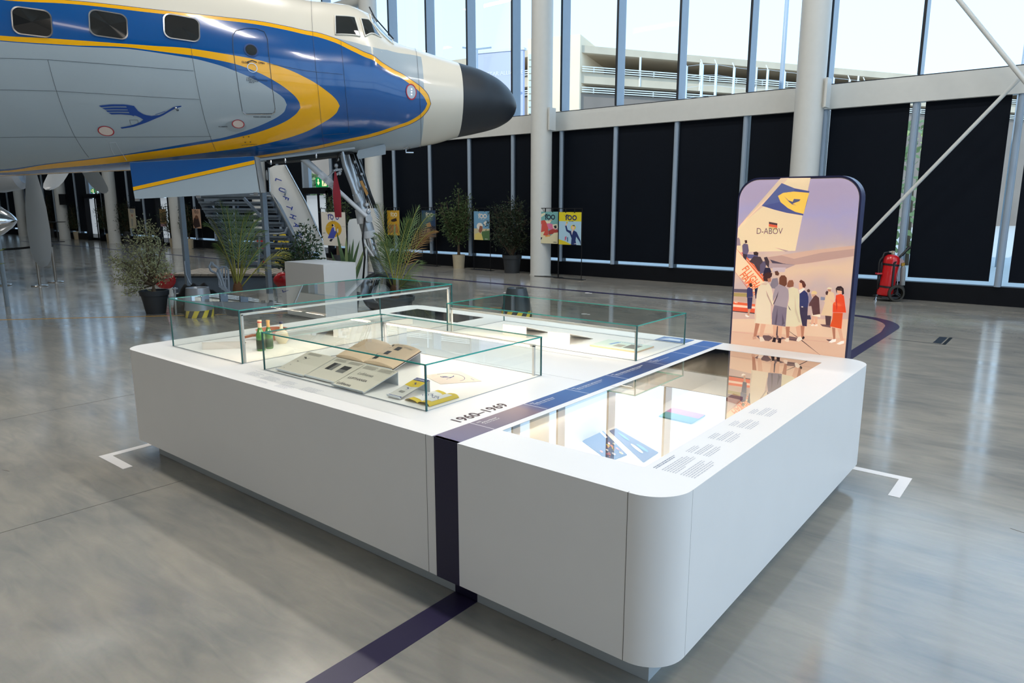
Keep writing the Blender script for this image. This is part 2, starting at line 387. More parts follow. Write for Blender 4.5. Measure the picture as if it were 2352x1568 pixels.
# door bays in the window wall
M_DOORW = mat('frosted_door_glass', (214, 226, 236), .3, emit=.35)  # panels glow by emission, put in for the daylight behind them
M_GREEN = mat('exit_green', (0, 140, 72), .4, emit=.5)
M_EXITW = mat('exit_cream', (255, 240, 190), .4, emit=.8)
for k in sorted(doorbays):
    x0, x1 = MX[k]+.05, MX[k+1]-.05
    i = sorted(doorbays).index(k)
    d = thing('door_%d' % (i+1), 'entrance door bay with frosted panels and dark frame in the window wall', 'door', ((x0+x1)/2, WY, 0)); del d['category']; d['kind'] = 'structure'
    fr = MB()
    fr.box(x0-.1, x1+.1, WY-.25, WY+.1, 2.30, 2.52); fr.box(x0-.1, x0+.02, WY-.25, WY+.1, 0, 2.4); fr.box(x1-.02, x1+.1, WY-.25, WY+.1, 0, 2.4)
    fr.box((x0+x1)/2-.05, (x0+x1)/2+.05, WY-.02, WY+.05, .1, 2.3); fr.box(x0, x1, WY-.02, WY+.05, 0, .12)
    fr.build('door_frame', M_BLK, d)
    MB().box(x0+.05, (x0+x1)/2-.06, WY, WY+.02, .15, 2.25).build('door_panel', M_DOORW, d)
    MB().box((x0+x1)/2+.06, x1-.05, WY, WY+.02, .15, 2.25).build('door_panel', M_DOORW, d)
    MB().bar((x0+.2, WY-.06, .95), (x0+.2, WY-.06, 1.35), .02, .02, up=Y1).build('door_handle', mat('steel', (190, 192, 196), .25, 1), d)
    MB().box(x0-.02, x0+.30, WY-.04, WY+.1, 2.52, 3.83).build('side_panel', M_BLUEG, d)
    MB().box(x0+.30, x1, WY+.08, WY+.09, 2.52, 3.83).build('glass_pane', M_GLS, d)
    cx_ = x0+(1.18 if i == 2 else .9)
    s_ = thing('exit_sign', ['green exit sign in the clear window above the doors, between the propeller blades', 'green exit sign over the doors behind the gear door', 'green exit sign with arrow and running figure beside the red ribbon'][i], 'sign', (cx_, WY-.1, 2.6), 'green exit signs over the doors')
    MB().box(cx_-.22, cx_+.22, WY-.12, WY-.08, 2.56, 2.78).build('panel', M_GREEN, s_)
    a = MB(); zc = 2.67; y = WY-.122
    xx = cx_-.12
    a.poly([(xx-.02, y, zc+.08), (xx+.02, y, zc+.08), (xx+.02, y, zc), (xx+.055, y, zc), (xx, y, zc-.07), (xx-.055, y, zc), (xx-.02, y, zc)])
    a.build('arrow', M_EXITW, s_)
    a = MB(); a.poly([(cx_+.02, y, zc-.09), (cx_+.19, y, zc-.09), (cx_+.19, y, zc+.09), (cx_+.02, y, zc+.09)], M_EXITW)
    xx = cx_+.10; y -= .001
    a.add([(xx+.018*math.cos(t), y, zc+.062+.018*math.sin(t)) for t in [j*math.pi/4 for j in range(8)]], [tuple(range(8))], M_GREEN)
    a.poly([(xx-.025, y, zc+.04), (xx+.02, y, zc+.04), (xx+.02, y, zc-.02), (xx-.02, y, zc-.02)], M_GREEN)
    a.poly([(xx-.02, y, zc-.02), (xx+.005, y, zc-.02), (xx-.03, y, zc-.085), (xx-.05, y, zc-.07)], M_GREEN)
    a.poly([(xx, y, zc-.02), (xx+.02, y, zc-.02), (xx+.055, y, zc-.06), (xx+.04, y, zc-.07)], M_GREEN)
    a.poly([(xx+.02, y, zc+.04), (xx+.055, y, zc+.005), (xx+.045, y, zc-.005), (xx+.01, y, zc+.02)], M_GREEN)
    a.build('pictogram', None, s_)
    if i == 2: s_.scale = (1.55, 1, 1.55)

# ================================================================== OUTSIDE
M_GND = mat('asphalt', (188, 188, 184), .9, noise=.05)
MB().box(-300, 300, WY+.3, 400, -.4, -.2).build('ground_outside', M_GND, kind='structure')
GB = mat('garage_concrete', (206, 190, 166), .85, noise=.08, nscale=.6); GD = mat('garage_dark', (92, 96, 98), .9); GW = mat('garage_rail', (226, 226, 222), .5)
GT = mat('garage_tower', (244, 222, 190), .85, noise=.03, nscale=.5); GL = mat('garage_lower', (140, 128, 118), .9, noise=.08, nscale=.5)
FD = 55.0
def zz(y): return EYE+(472-y)/F_PX*FD*1.018
A0 = fw(1331, 400, FD); A0.z = 0
azr = YAW+math.atan((5350-1176)/F_PX); DR = Vector((math.sin(azr), math.cos(azr), 0))
A1 = fw(1215, 400, FD+1.5); A1.z = 0
azl = YAW+math.atan((-1370-1176)/F_PX); DL = Vector((math.sin(azl), math.cos(azl), 0))
gar = thing('parking_garage', 'beige concrete car park with open decks and white railings outside the upper windows', 'building', A0)
gar['kind'] = 'structure'; del gar['category']
def wallseg(P, D, L, z0, z1, th, m, name, off=0):
    N = Vector((D.y, -D.x, 0))
    if N.dot(FH) > 0: N = -N
    c = P+D*(L/2)+N*off-N*(th/2); c.z = (z0+z1)/2
    MB().obox(c, D, N, Z1v, L/2, th/2, (z1-z0)/2).build(name, m, gar)
for P, D, L in ((A0, DR, 75), (A1, DL, 45)):
    wallseg(P, D, L, zz(152), zz(137.5), .5, GB, 'parapet')
    wallseg(P, D, L, zz(214), zz(192), .5, GB, 'parapet')
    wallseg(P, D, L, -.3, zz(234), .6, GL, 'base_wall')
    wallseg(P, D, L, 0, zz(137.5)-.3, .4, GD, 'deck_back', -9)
    for q in (150, 215): wallseg(P, D, L, zz(q), zz(q)+.35, 9, GB, 'deck_slab', -.4)
    N = Vector((D.y, -D.x, 0)); N = -N if N.dot(FH) > 0 else N
    for ya in (181, 185.5, 190, 223, 227.5, 232):
        b = P+N*.15; a_ = b.copy(); a_.z = zz(ya); c_ = b+D*L; c_.z = zz(ya)
        MB().bar(a_, c_, .06, .07).build('railing', GW, gar)
    pm = MB()
    for j in range(int(L/2.6)):
        b = P+N*.1+D*(j*2.6+1); pm.bar(Vector((b.x, b.y, zz(192))), Vector((b.x, b.y, zz(181))), .07, .07)
        pm.bar(Vector((b.x, b.y, zz(234))), Vector((b.x, b.y, zz(223))), .07, .07)
    pm.build('railing_post', GW, gar)
    pm = MB()
    for j in range(int(L/5.5)):
        b = P+N*.05+D*(j*5.5+5); pm.bar(Vector((b.x, b.y, zz(214))), Vector((b.x, b.y, zz(152))), .12, .12)
    pm.build('downpipe', GW, gar)
Tw = MB(); c = (A0+A1)/2; dT = (A0-A1).normalized(); nT = Vector((dT.y, -dT.x, 0)); nT = -nT if nT.dot(FH) > 0 else nT
Tw.obox(Vector((c.x, c.y, zz(118)/2))-nT*3.2, dT, nT, Z1v, (A0-A1).length/2, 3.6, zz(118)/2)
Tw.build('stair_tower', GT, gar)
for j in range(9):
    zt_ = zz(150+14*j)
    cc = A1+dT*.6+nT*.45; MB().obox(Vector((cc.x, cc.y, zt_-.18)), dT, nT, Z1v, .5, .05, .2).build('tower_window', mat('tower_glass', (210, 220, 218), .3), gar)
# billboard
bb0, bb1 = fw(1080, 300, 50), fw(1203, 300, 48.5)
bd = (bb1-bb0); bd.z = 0; L = bd.length; bd.normalize(); bn = Vector((bd.y, -bd.x, 0)); bn = -bn if bn.dot(FH) > 0 else bn
zt_ = EYE+(472-151)/F_PX*49*1.02
bb = thing('billboard', 'pale lavender advertising board outside, between the nose cone and the white column', 'sign', Vector((bb0.x, bb0.y, 0)))
c = (bb0+bb1)/2
MB().obox(Vector((c.x, c.y, zt_/2)), bd, bn, Z1v, L/2, .15, zt_/2).build('panel', mat('billboard_lavender', (196, 200, 226), .6), bb)
MB().obox(Vector((c.x, c.y, zt_+.05)), bd, bn, Z1v, L/2+.1, .2, .07).build('frame', GW, bb)
tm = MB(); q_ = fw(1119, 175, 49.3); text_mesh('STAR ALLIANCE', .36, bd, Z1v, Vector((q_.x, q_.y, 0))*0+c+bd*((q_-c).dot(bd))+bn*.17+Z1v*(q_.z-c.z), tm, None); tm.build('lettering', mat('white_print', (245, 245, 245), .6), bb)
# street lamps + fence outside
def pole(px_, ytop, d, r, lb, arms=True):
    p = fw(px_, 260, d); t_ = thing('street_lamp', lb, 'lamp post', Vector((p.x, p.y, -.2)))
    zt2 = EYE+(472-ytop)/F_PX*d*1.02
    MB().tube([(p.x, p.y, -.2), (p.x, p.y, zt2)], [r, r*.7], 10).build('pole', mat('pole_grey', (168, 182, 198), .4), t_, True)
    if arms:
        m_ = MB()
        for s in (-1, 1):
            q = Vector((p.x, p.y, zt2)); m_.bar(q, q+RH*s*.9+Z1v*.1, .10, .08)
        m_.build('lamp_head', mat('pole_grey', (168, 182, 198), .4), t_)
pole(1097, 146, 46, .08, 'twin armed street lamp over the car park roof above the nose cone')
pole(1790, -160, 26, .09, 'tall thin lamp post outside, left of the right-hand column', False)
pole(2336, -160, 24, .07, 'thin lamp post outside at the far upper right', False)
fm = mat('fence_white', (232, 236, 240), .5)
fn_ = thing('security_fence', 'tall white mesh fence with angled tops on the car park wall', 'fence', fw(1700, 200, 36))
tops = [(1577, 152), (1614, 148), (1646, 148), (1687, 155), (1729, 160), (1764, 160), (1803, 165), (1915, 179), (1952, 183), (1987, 187)]
pv = None
for i, (a, b) in enumerate(tops):
    d = 36+i*.8
    t1 = fw(a, b, d); b1 = Vector((t1.x, t1.y, -.2))
    MB().bar(b1, t1, .10, .10, up=Y1).bar(t1, t1+Vector((-.12, 0, .25)), .04, .04).build('fence_post', fm, fn_)
    if pv is not None:
        w_ = MB()
        for q in (0, .5, 1.0, 1.5): w_.bar(pv-Z1v*q, t1-Z1v*q, .012, .012)
        w_.build('wire', fm, fn_)
    pv = t1
# planting outside
def crown_out(px_, py_, d, rx, rz, lb, n=700):
    p = onY(px_, py_, d); t_ = thing('tree', lb, 'tree', Vector((p.x, p.y, -.2)), 'trees outside the windows')
    m_ = MB(); m2 = mat('leaf_out_a', (150, 166, 112), .8, noise=.2, nscale=3)
    for _ in range(n):
        a = random.uniform(0, 6.283); h = random.uniform(-1, 1); r = math.sqrt(1-h*h)*random.uniform(.6, 1.05)
        c = Vector((p.x+rx*r*math.cos(a), p.y+rx*r*math.sin(a), p.z+rz*h)); s = random.uniform(.08, .2)
        u = Vector((random.gauss(0, 1), random.gauss(0, 1), random.gauss(0, 1))).normalized(); v = u.orthogonal().normalized()
        m_.poly([c-u*s, c+v*s*.6, c+u*s, c-v*s*.6])
    m_.build('foliage', m2, t_, kind='stuff')
    MB().tube([(p.x, p.y, -.2), (p.x, p.y, p.z)], [.15, .06], 8).build('trunk', mat('bark', (96, 80, 62), .9), t_, True)
crown_out(716, 428, 30, .95, .8, 'pale green tree outside the clear window left of the nose gear')
crown_out(218, 422, 22, 1.5, 1.4, 'bright green tree outside the clear window between the propeller blades', 900)
crown_out(2095, 430, 28, 2.2, 2.2, 'green tree glimpsed through the gaps beside the blinds at right', 900)
lw = thing('low_building', 'low grey building seen through the clear window behind the nose gear', 'building', onY(740, 400, 60)); lw['kind'] = 'structure'; del lw['category']
p = onY(740, 400, 60); MB().box(p.x-34, p.x+14, p.y, p.y+8, -.2, 6.0).build('facade', GD, lw); MB().box(p.x-34.5, p.x+14.5, p.y-.6, p.y+8, 6.0, 7.6).build('roof_band', GB, lw)
# ================================================================== FLOOR MARKINGS
M_NAVY = mat('navy_print', (34, 32, 62), .42, spec=.4)
M_NAVYF = mat('navy_floor_tape', (46, 40, 72), .35, noise=.06)
M_TAPEW = mat('white_floor_tape', (232, 228, 224), .5)
SX0, SX1 = -2.2077, -2.0614      # navy stripe
st = thing('floor_stripe', 'navy stripe taped on the floor, running under the display plinth and curving round behind it', 'floor tape', (-2.13, 1, 0))
m_ = MB(); m_.box(SX0, SX1, -3, 2.28, .0003, .0016)
pts = []
cxr, cyr, R_ = -3.0, 11.95, .94
rows = []
for i in range(0, 22):
    a = i/21*math.pi/2; rows.append([(cxr+R_*math.cos(a)+0, cyr+(13.14-cyr)*math.sin(a), .0016), (cxr+(R_-.2)*math.cos(a)-.0, cyr+(12.95-cyr)*math.sin(a), .0016)])
rows = [[(SX1, 4.9, .0016), (SX0, 4.9, .0016)], [(SX1, cyr-.4, .0016), (SX0, cyr-.4, .0016)]]+rows[1:]+[[(-45, 13.16, .0016), (-45, 13.0, .0016)]]
m_.grid(rows); m_.build('tape', M_NAVYF, st)
MB().box(-2.2, -2.07, 1.02, 1.035, .0016, .0022).build('tape_joint', mat('tape_joint', (84, 78, 100), .4), st)
for lb, x0, x1, xa, xb in (('white L-shaped floor bracket right of the display plinth', -1.32, -.733, -.733-.07, -.733), ('white L-shaped floor bracket at the left front corner of the plinth', -5.635, -5.2, -5.635, -5.635+.07)):
    t_ = thing('floor_bracket', lb, 'floor tape', ((x0+x1)/2, 3, 0))
    m_ = MB()
    if x1 < -3:
        m_.box(xa, xb, 1.962, 2.40, .0003, .0016); m_.box(xb, -5.2, 1.962+.37, 1.962+.44, .0003, .0016)
    if x1 > -3: m_.box(x0, x1, 5.27, 5.342, .0003, .0016); m_.box(xa, xb, 4.92, 5.27, .0003, .0016)
    if x1 < -3:
        m_ = MB(); P_ = [G(226.2, 1047.8), G(282.1, 1077.3), G(304.8, 1070.6), G(258.7, 1046.4), G(352, 1021.8), G(343, 1017.8)]
        m_.prism([(p.x, p.y, .0003) for p in P_], (0, 0, .0013))
    m_.build('tape', M_TAPEW, t_)
yl = thing('floor_line', 'thin yellow line painted across the floor behind the display plinth', 'floor line', (-11, 6.8, 0))
a = Vector((-14.6, 2.9, .001)); b = Vector((-12.55, 5.19, .001)); c = Vector((-8.3, 9.95, .001)); d = Vector((-6.6, 11.4, .001))
MB().bar(a-(b-a)*1.5, c, .06, .001).build('paint', mat('yellow_line', (220, 160, 50), .5), yl)
for i, (x, y) in enumerate(((1162, 672), (1349, 672.5), (1342, 721))):
    g = G(x, y); c_ = thing('floor_socket', ['small white floor marker left of the dark floor cone', 'small white floor marker on the far navy line', 'small white floor marker seen through the rear glass case'][i], 'marker', g)
    MB().lathe(g, [(.055, .0005), (.055, .004)], 12, M_TAPEW).lathe(g+X1*.09, [(.03, .0005), (.03, .004)], 10, M_TAPEW).build('disc', None, c_)

# ================================================================== DISPLAY PLINTH
PX0, PX1, PY0, PY1, PZ0, ZT = -5.50, -1.0205, 2.1593, 5.14, .14, .832
RC = .165
M_PL = mat('plinth_lacquer', (240, 239, 236), .38, spec=.35, noise=.01, nscale=3)
M_JT = mat('plinth_joint', (110, 106, 100), .7)
pl = thing('display_plinth', 'long white display plinth with rounded corners and a navy stripe over it', 'plinth', ((PX0+PX1)/2, (PY0+PY1)/2, 0))
def rr(x0, x1, y0, y1, r, n=14):
    o = []
    for cx_, cy_, a0 in ((x1-r, y0+r, -90), (x1-r, y1-r, 0), (x0+r, y1-r, 90), (x0+r, y0+r, 180)):
        for i in range(n+1):
            a = math.radians(a0+90*i/n); o.append((cx_+r*math.cos(a), cy_+r*math.sin(a)))
    return o
out = rr(PX0, PX1, PY0, PY1, RC)
sh = MB(); n = len(out)
sh.add([(x, y, PZ0) for x, y in out]+[(x, y, ZT-.003) for x, y in out], [(i, (i+1) % n, n+(i+1) % n, n+i) for i in range(n)]+[tuple(range(n))])
sh.build('body', M_PL, pl, .5)
# top plate with openings: bmesh boolean-free, build from outline + holes using triangle fill
R1 = (-2.022, -1.273, 2.424, 4.889); R2 = (-5.24, -4.325, 4.55, 4.93)
def plate(outl, holes, z0, z1, name, m, par):
    bm = bmesh.new(); loops = []
    for lp in [outl]+holes:
        vs = [bm.verts.new((x, y, z1)) for x, y in lp]; loops.append(vs)
        for i in range(len(vs)): bm.edges.new((vs[i], vs[(i+1) % len(vs)]))
    bmesh.ops.triangle_fill(bm, use_beauty=True, edges=bm.edges[:], normal=(0, 0, 1))
    for vs in loops:
        lo_ = [bm.verts.new((v.co.x, v.co.y, z0)) for v in vs]
        for i in range(len(vs)): bm.faces.new((vs[i], vs[(i+1) % len(vs)], lo_[(i+1) % len(vs)], lo_[i]))
    bmesh.ops.recalc_face_normals(bm, faces=bm.faces)
    me = bpy.data.meshes.new(name); bm.to_mesh(me); bm.free(); me.materials.append(m)
    return link(name, me, par)
def rect(x0, x1, y0, y1): return [(x0, y0), (x1, y0), (x1, y1), (x0, y1)]
# body top face removed: body has only a bottom cap, the plate closes it
plate(out, [rect(*R1), rect(*R2)], ZT-.003, ZT, 'top_plate', M_PL, pl)
j_ = MB()
for x in (-2.262,): j_.box(x-.0012, x+.0012, PY0-.0006, PY0+.01, PZ0, ZT)
j_.box(-1.197-.0012, -1.197+.0012, PY0-.0006, PY0+.01, PZ0, ZT)
j_.box(PX1-.01, PX1+.0003, 2.332-.0005, 2.332+.0005, PZ0, ZT)
j_.box(-5.49, -2.55, 4.03, 4.032, ZT, ZT+.0005); j_.box(-3.1, -1.9, 3.46, 3.4615, ZT, ZT+.0003)
j_.build('panel_joint', M_JT, pl)
M_KICK = mat('plinth_kick', (196, 202, 204), .5)
kx0, kx1, ky0, ky1 = -5.336, -1.146, 2.282, 5.02
kk = MB(); kk.box(kx0, SX0, ky0, ky1, 0, PZ0); kk.box(SX1, kx1, ky0, ky1, 0, PZ0); kk.build('recessed_base', M_KICK, pl)
MB().box(SX0, SX1, ky0, ky1, 0, PZ0).build('base_stripe', M_NAVY, pl)
sb = MB(); sb.box(SX0, SX1, PY0-.0012, PY0+.02, PZ0-.001, ZT+.0012); sb.box(SX0, SX1, PY0-.0012, PY0+.12, PZ0-.0015, PZ0-.0005)
sb.build('front_stripe', M_NAVY, pl)
# top stripe: colour runs from mauve at the front to blue at the back
def stripe_mat():
    m = bpy.data.materials.new('stripe_gradient'); m.use_nodes = True; t = m.node_tree; b = t.nodes['Principled BSDF']
    tc = t.nodes.new('ShaderNodeTexCoord'); sx = t.nodes.new('ShaderNodeSeparateXYZ'); mr = t.nodes.new('ShaderNodeMapRange'); r = t.nodes.new('ShaderNodeValToRGB')
    geo = t.nodes.new('ShaderNodeNewGeometry'); t.links.new(geo.outputs['Position'], sx.inputs[0]); t.links.new(sx.outputs[1], mr.inputs[0])
    mr.inputs['From Min'].default_value = PY0; mr.inputs['From Max'].default_value = PY1
    t.links.new(mr.outputs[0], r.inputs[0]); cr = r.color_ramp
    cr.elements[0].position = 0; cr.elements[0].color = srgb((100, 94, 130)); cr.elements[1].position = 1; cr.elements[1].color = srgb((42, 92, 168))
    for p, c in ((.10, (98, 84, 112)), (.20, (132, 104, 112)), (.245, (36, 76, 142)), (.36, (52, 96, 156)), (.50, (36, 76, 140)), (.63, (34, 52, 104)), (.68, (52, 66, 120)), (.72, (40, 78, 146))):
        e = cr.elements.new(p); e.color = srgb(c)
    t.links.new(r.outputs[0], b.inputs['Base Color']); b.inputs['Roughness'].default_value = .4
    return m
MB().box(SX0-.01, SX1, PY0, PY1-.02, ZT, ZT+.0012).build('top_stripe', stripe_mat(), pl)
pr = MB()
DIV = [2.414, 2.84, 3.235, 3.67, 4.168, 4.57, 4.90]
for y in DIV: pr.box(SX0-.01, SX1, y-.002, y+.002, ZT+.0012, ZT+.0016)
M_PRW = mat('white_print2', (236, 234, 238), .5)
TX = [('1963', '„Airbus-Dienst“', '"Airbus Service"'), ('1964', 'Eröffnung der Polroute', 'Polar Route launched'), ('1965', 'Geburt von Barbara Lufthansa Herzog', 'Barbara Lufthansa Herzog is born'),
      ('1967', 'Einführung Elektronisches Platzbuchungssystem', 'Electronic reservation system launched'), ('1968', 'Düsentaxi', 'Jet taxi service introduced'), None, None]
for y, t3 in zip(DIV, TX):
    if not t3: continue
    for k, s_ in enumerate(t3):
        text_mesh(s_, .0165 if k == 0 else .0185, Y1, -X1, Vector((SX0+.022+k*.019, y+.018+(.0 if k == 0 else .012), ZT+.0017)), pr, None, bold=.02 if k < 2 else 0)
pr.build('stripe_lettering', M_PRW, pl)
ti = MB(); text_mesh('1960–1969', .095, Y1, -X1, Vector((-2.262, 2.375, ZT+.0006)), ti, None, bold=.022, sx=.94)
ti.build('decade_lettering', mat('brown_print', (72, 50, 56), .6), pl)
# caption blocks (fine grey print too small to read)
M_CAP = mat('caption_grey', (176, 180, 192), .6); M_CAPD = mat('caption_dark', (122, 134, 158), .6)
cb = MB()
def capblock(x, y, lines, dirv, dn, lead=.0115, w=.004, m=M_CAP):
    for i, L in enumerate(lines):
        if L <= 0: continue
        a = Vector((x, y, ZT+.0004))+dn*(i*lead); q = 0
        while q < L-.004:
            ww = random.uniform(.006, .022); ww = min(ww, L-q)
            p0 = a+dirv*q; p1 = a+dirv*(q+ww); cb.poly([p0, p1, p1+dn*w, p0+dn*w], m); q += ww+.004
capblock(-1.243, 2.44, [.185, .17], Y1, X1, .0105, .005, M_CAPD)
capblock(-1.205, 2.44, [.19, .21, .2, .22, .21, .10], Y1, X1)
capblock(-1.125, 2.44, [.20, .20, .17, .22, .21, .19], Y1, X1)
for y in (2.70, 2.93, 3.17, 3.43):
    capblock(-1.233, y-.02, [.0, .0], Y1, X1); capblock(-1.225, y, [.09, .10, .085], Y1, X1, .011); capblock(-1.185, y, [.15, .16, .15], Y1, X1, .011); capblock(-1.145, y, [.14, .15, .12], Y1, X1, .011)
capblock(-4.03, 2.37, [.20], X1, -Y1, .012, .004, M_CAP)
for x, y, n_, L in ((-4.02, 2.345, 6, .15), (-3.84, 2.345, 7, .16), (-3.64, 2.345, 5, .12), (-3.60, 2.28, 6, .14), (-3.42, 2.335, 7, .16), (-3.80, 2.25, 3, .12)):
    capblock(x, y, [L*random.uniform(.75, 1) for _ in range(n_)], X1, -Y1, .0105, .003, M_CAP)
cb.build('caption_print', None, pl, kind='stuff')
# sunk case 1
M_IN = mat('case_lining', (236, 230, 218), .6)
x0, x1, y0, y1 = R1; zb = .592
cs = MB()
cs.add([(x0, y0, ZT-.002), (x1, y0, ZT-.002), (x1, y1, ZT-.002), (x0, y1, ZT-.002), (x0, y0, zb), (x1, y0, zb), (x1, y1, zb), (x0, y1, zb)],
       [(0, 1, 5, 4), (1, 2, 6, 5), (2, 3, 7, 6), (3, 0, 4, 7), (4, 5, 6, 7)])
cs.build('case_lining', M_IN, pl)
MG1 = glass('case_glass', (250, 252, 250), 1.5, 2.9)
MB().add([(x0, y0, ZT-.001), (x1, y0, ZT-.001), (x1, y1, ZT-.001), (x0, y1, ZT-.001)], [(0, 1, 2, 3)]).build('case_glass', MG1, pl)
el = MB()
for a in ((x0, x0+.006, y0, y1), (x0, x1, y1-.006, y1)): el.box(a[0], a[1], a[2], a[3], ZT-.012, ZT-.002)
el.build('case_gasket', mat('gasket_grey', (120, 128, 128), .5), pl)
x0, x1, y0, y1 = R2; zb2 = .60
cs = MB(); cs.add([(x0, y0, ZT-.002), (x1, y0, ZT-.002), (x1, y1, ZT-.002), (x0, y1, ZT-.002), (x0, y0, zb2), (x1, y0, zb2), (x1, y1, zb2), (x0, y1, zb2)],
       [(0, 1, 5, 4), (1, 2, 6, 5), (2, 3, 7, 6), (3, 0, 4, 7), (4, 5, 6, 7)])
cs.build('case_lining', mat('case_lining_blue', (16, 58, 82), .5), pl)
MB().add([(x0, y0, ZT-.001), (x1, y0, ZT-.001), (x1, y1, ZT-.001), (x0, y1, ZT-.001)], [(0, 1, 2, 3)]).build('case_glass', glass('case_glass2', (235, 245, 250), 1.5, 1.0), pl)
area('case_led_light', (-2.0, 3.65, ZT-.03), .02, 2.2, 3.6, (1, .90, .80), (0, math.radians(-35), 0))
area('case_led_light', (-1.29, 3.65, ZT-.03), .02, 2.2, 3.6, (1, .90, .80), (0, math.radians(35), 0))

# ================================================================== GLASS VITRINES
M_GV = glass('vitrine_glass', (247, 251, 249), 1.5, .9)
M_EDGE = mat('glass_edge_green', (40, 158, 146), .25, spec=.6)
M_EDGED = mat('glass_edge_dark', (26, 92, 94), .3, spec=.6)
M_SIL = mat('silicone_line', (168, 176, 182), .5)
def vitrine(lb, x0, x1, y0, y1, h):
    t_ = thing('glass_case', lb, 'display case', ((x0+x1)/2, (y0+y1)/2, ZT)); e = .0058
    z0, z1 = ZT+.0005, ZT+h
    for q in ([(x0, y0, z0), (x1, y0, z0), (x1, y0, z1), (x0, y0, z1)], [(x0, y1, z0), (x1, y1, z0), (x1, y1, z1), (x0, y1, z1)],
              [(x0, y0, z0), (x0, y1, z0), (x0, y1, z1), (x0, y0, z1)], [(x1, y0, z0), (x1, y1, z0), (x1, y1, z1), (x1, y0, z1)],
              [(x0, y0, z1), (x1, y0, z1), (x1, y1, z1), (x0, y1, z1)]):
        MB().poly(q).build('glass_pane', M_GV, t_)
    m_ = MB()
    for y in (y0, y1): m_.box(x0-e, x1+e, y-e/2, y+e/2, z1-e, z1+.001)
    for x in (x0, x1): m_.box(x-e/2, x+e/2, y0, y1, z1-e, z1+.001)
    m_.build('top_edge', M_EDGE, t_)
    for x in (x0, x1):
        for y in (y0, y1): MB().box(x-e*.7, x+e*.7, y-e*.7, y+e*.7, z0, z1).build('corner_edge', M_EDGED, t_)
    m_ = MB()
    for y in (y0, y1): m_.box(x0, x1, y-.002, y+.002, z0, z0+.003)
    for x in (x0, x1): m_.box(x-.0015, x+.0015, y0, y1, z0, z0+.003)
    m_.build('bottom_joint', M_SIL, t_)
VA = (-4.012, -2.525, 2.421, 3.407, .2465); VB = (-5.247, -4.281, 2.424, 4.445, .3625); VC = (-4.05, -2.271, 4.148, 4.89, .2435)
vitrine('middle glass case nearest the front edge, over the airline booklets', *VA)
vitrine('left and tallest glass case, over the bottles and the copper pan', *VB)
vitrine('rear right glass case with a pale magazine, near the photo board', *VC)
M_LED = mat('led_strip', (255, 226, 200), .5, emit=7)
M_ARC = mat('lamp_white', (238, 234, 228), .4)
def arch(lb, a, b, h, side):
    t_ = thing('case_lamp', lb, 'lamp', ((a[0]+b[0])/2, (a[1]+b[1])/2, ZT)); w = .014
    A = Vector((a[0], a[1], ZT)); B = Vector((b[0], b[1], ZT)); H = Z1v*h; d = (B-A).normalized()
    for P in (A, B): MB().bar(P, P+H, w, w, up=d).build('upright', M_ARC, t_)
    MB().bar(A+H-d*w/2, B+H+d*w/2, w, w).build('crossbar', M_ARC, t_)
    o_ = side*(.006 if side.y < -.5 else .009)-Z1v*(.006 if side.y < -.5 else .0015)
    MB().bar(A+H+o_+d*.03, B+H+o_-d*.03, .008, .010).build('led_strip', M_LED, t_)
    mid = (A+B)/2+H+side*.02-Z1v*.012
    L = (B-A).length
    l = area('case_led_light', mid, L-.1, .012, 1.9*L, (1, .80, .62))
    zax = -( -Z1v*.8+side*.6).normalized(); xax = d; yax = zax.cross(xax)
    l.matrix_world = Matrix(((xax.x, yax.x, zax.x, mid.x), (xax.y, yax.y, zax.y, mid.y), (xax.z, yax.z, zax.z, mid.z), (0, 0, 0, 1)))
arch('slim white lamp arch with lit strip inside the middle glass case over the booklets', (-3.95, 3.385), (-2.565, 3.385), .19, -Y1)
arch('slim white lamp arch inside the left glass case, over the bottles', (-4.298, 2.452), (-4.298, 4.42), .328, -X1)
arch('slim white lamp arch inside the rear right glass case by the magazine', (-4.02, 4.17), (-2.287, 4.17), .199, Y1)

# ================================================================== EXHIBITS
M_CRM = mat('booklet_paper', (222, 216, 200), .7, noise=.02); M_INK = mat('ink_black', (34, 34, 38), .7); M_GRY = mat('ink_grey', (120, 120, 116), .7)
M_LGR = mat('ink_light', (168, 164, 152), .7); M_ACR = mat('stand_acrylic', (226, 232, 238), .3)
def slope_frame(x0, x1, y0, y1, z0, z1):
    O = Vector((x0, y0, z0)); U = Vector((x1-x0, 0, 0)); V = Vector((0, y1-y0, z1-z0)); N = U.cross(V).normalized()
    return O, U, V, N
def onS(fr, u, v, k=0): return fr[0]+fr[1]*u+fr[2]*v+fr[3]*k
def stand(t_, fr, flip=False):
    O, U, V, N = fr; m_ = MB()
    m_.prism([onS(fr, 0, -.02, -.0035), onS(fr, 1, -.02, -.0035), onS(fr, 1, 1, -.0035), onS(fr, 0, 1, -.0035)], N*-.003)
    a, b = onS(fr, 0, 1, -.004), onS(fr, 1, 1, -.004)
    m_.prism([a, b, Vector((b.x, b.y, ZT+.0005)), Vector((a.x, a.y, ZT+.0005))], (0, -.003, 0))
    a, b = onS(fr, 0, -.02, -.004), onS(fr, 1, -.02, -.004)
    m_.prism([a, b, b+N*.012, a+N*.012], V.normalized()*-.003)
    m_.build('stand', M_ACR, t_)
def page(fr, m, u0, v0, u1, v1, mb, k=.0006): mb.poly([onS(fr, u0, v0, k), onS(fr, u1, v0, k), onS(fr, u1, v1, k), onS(fr, u0, v1, k)], m)
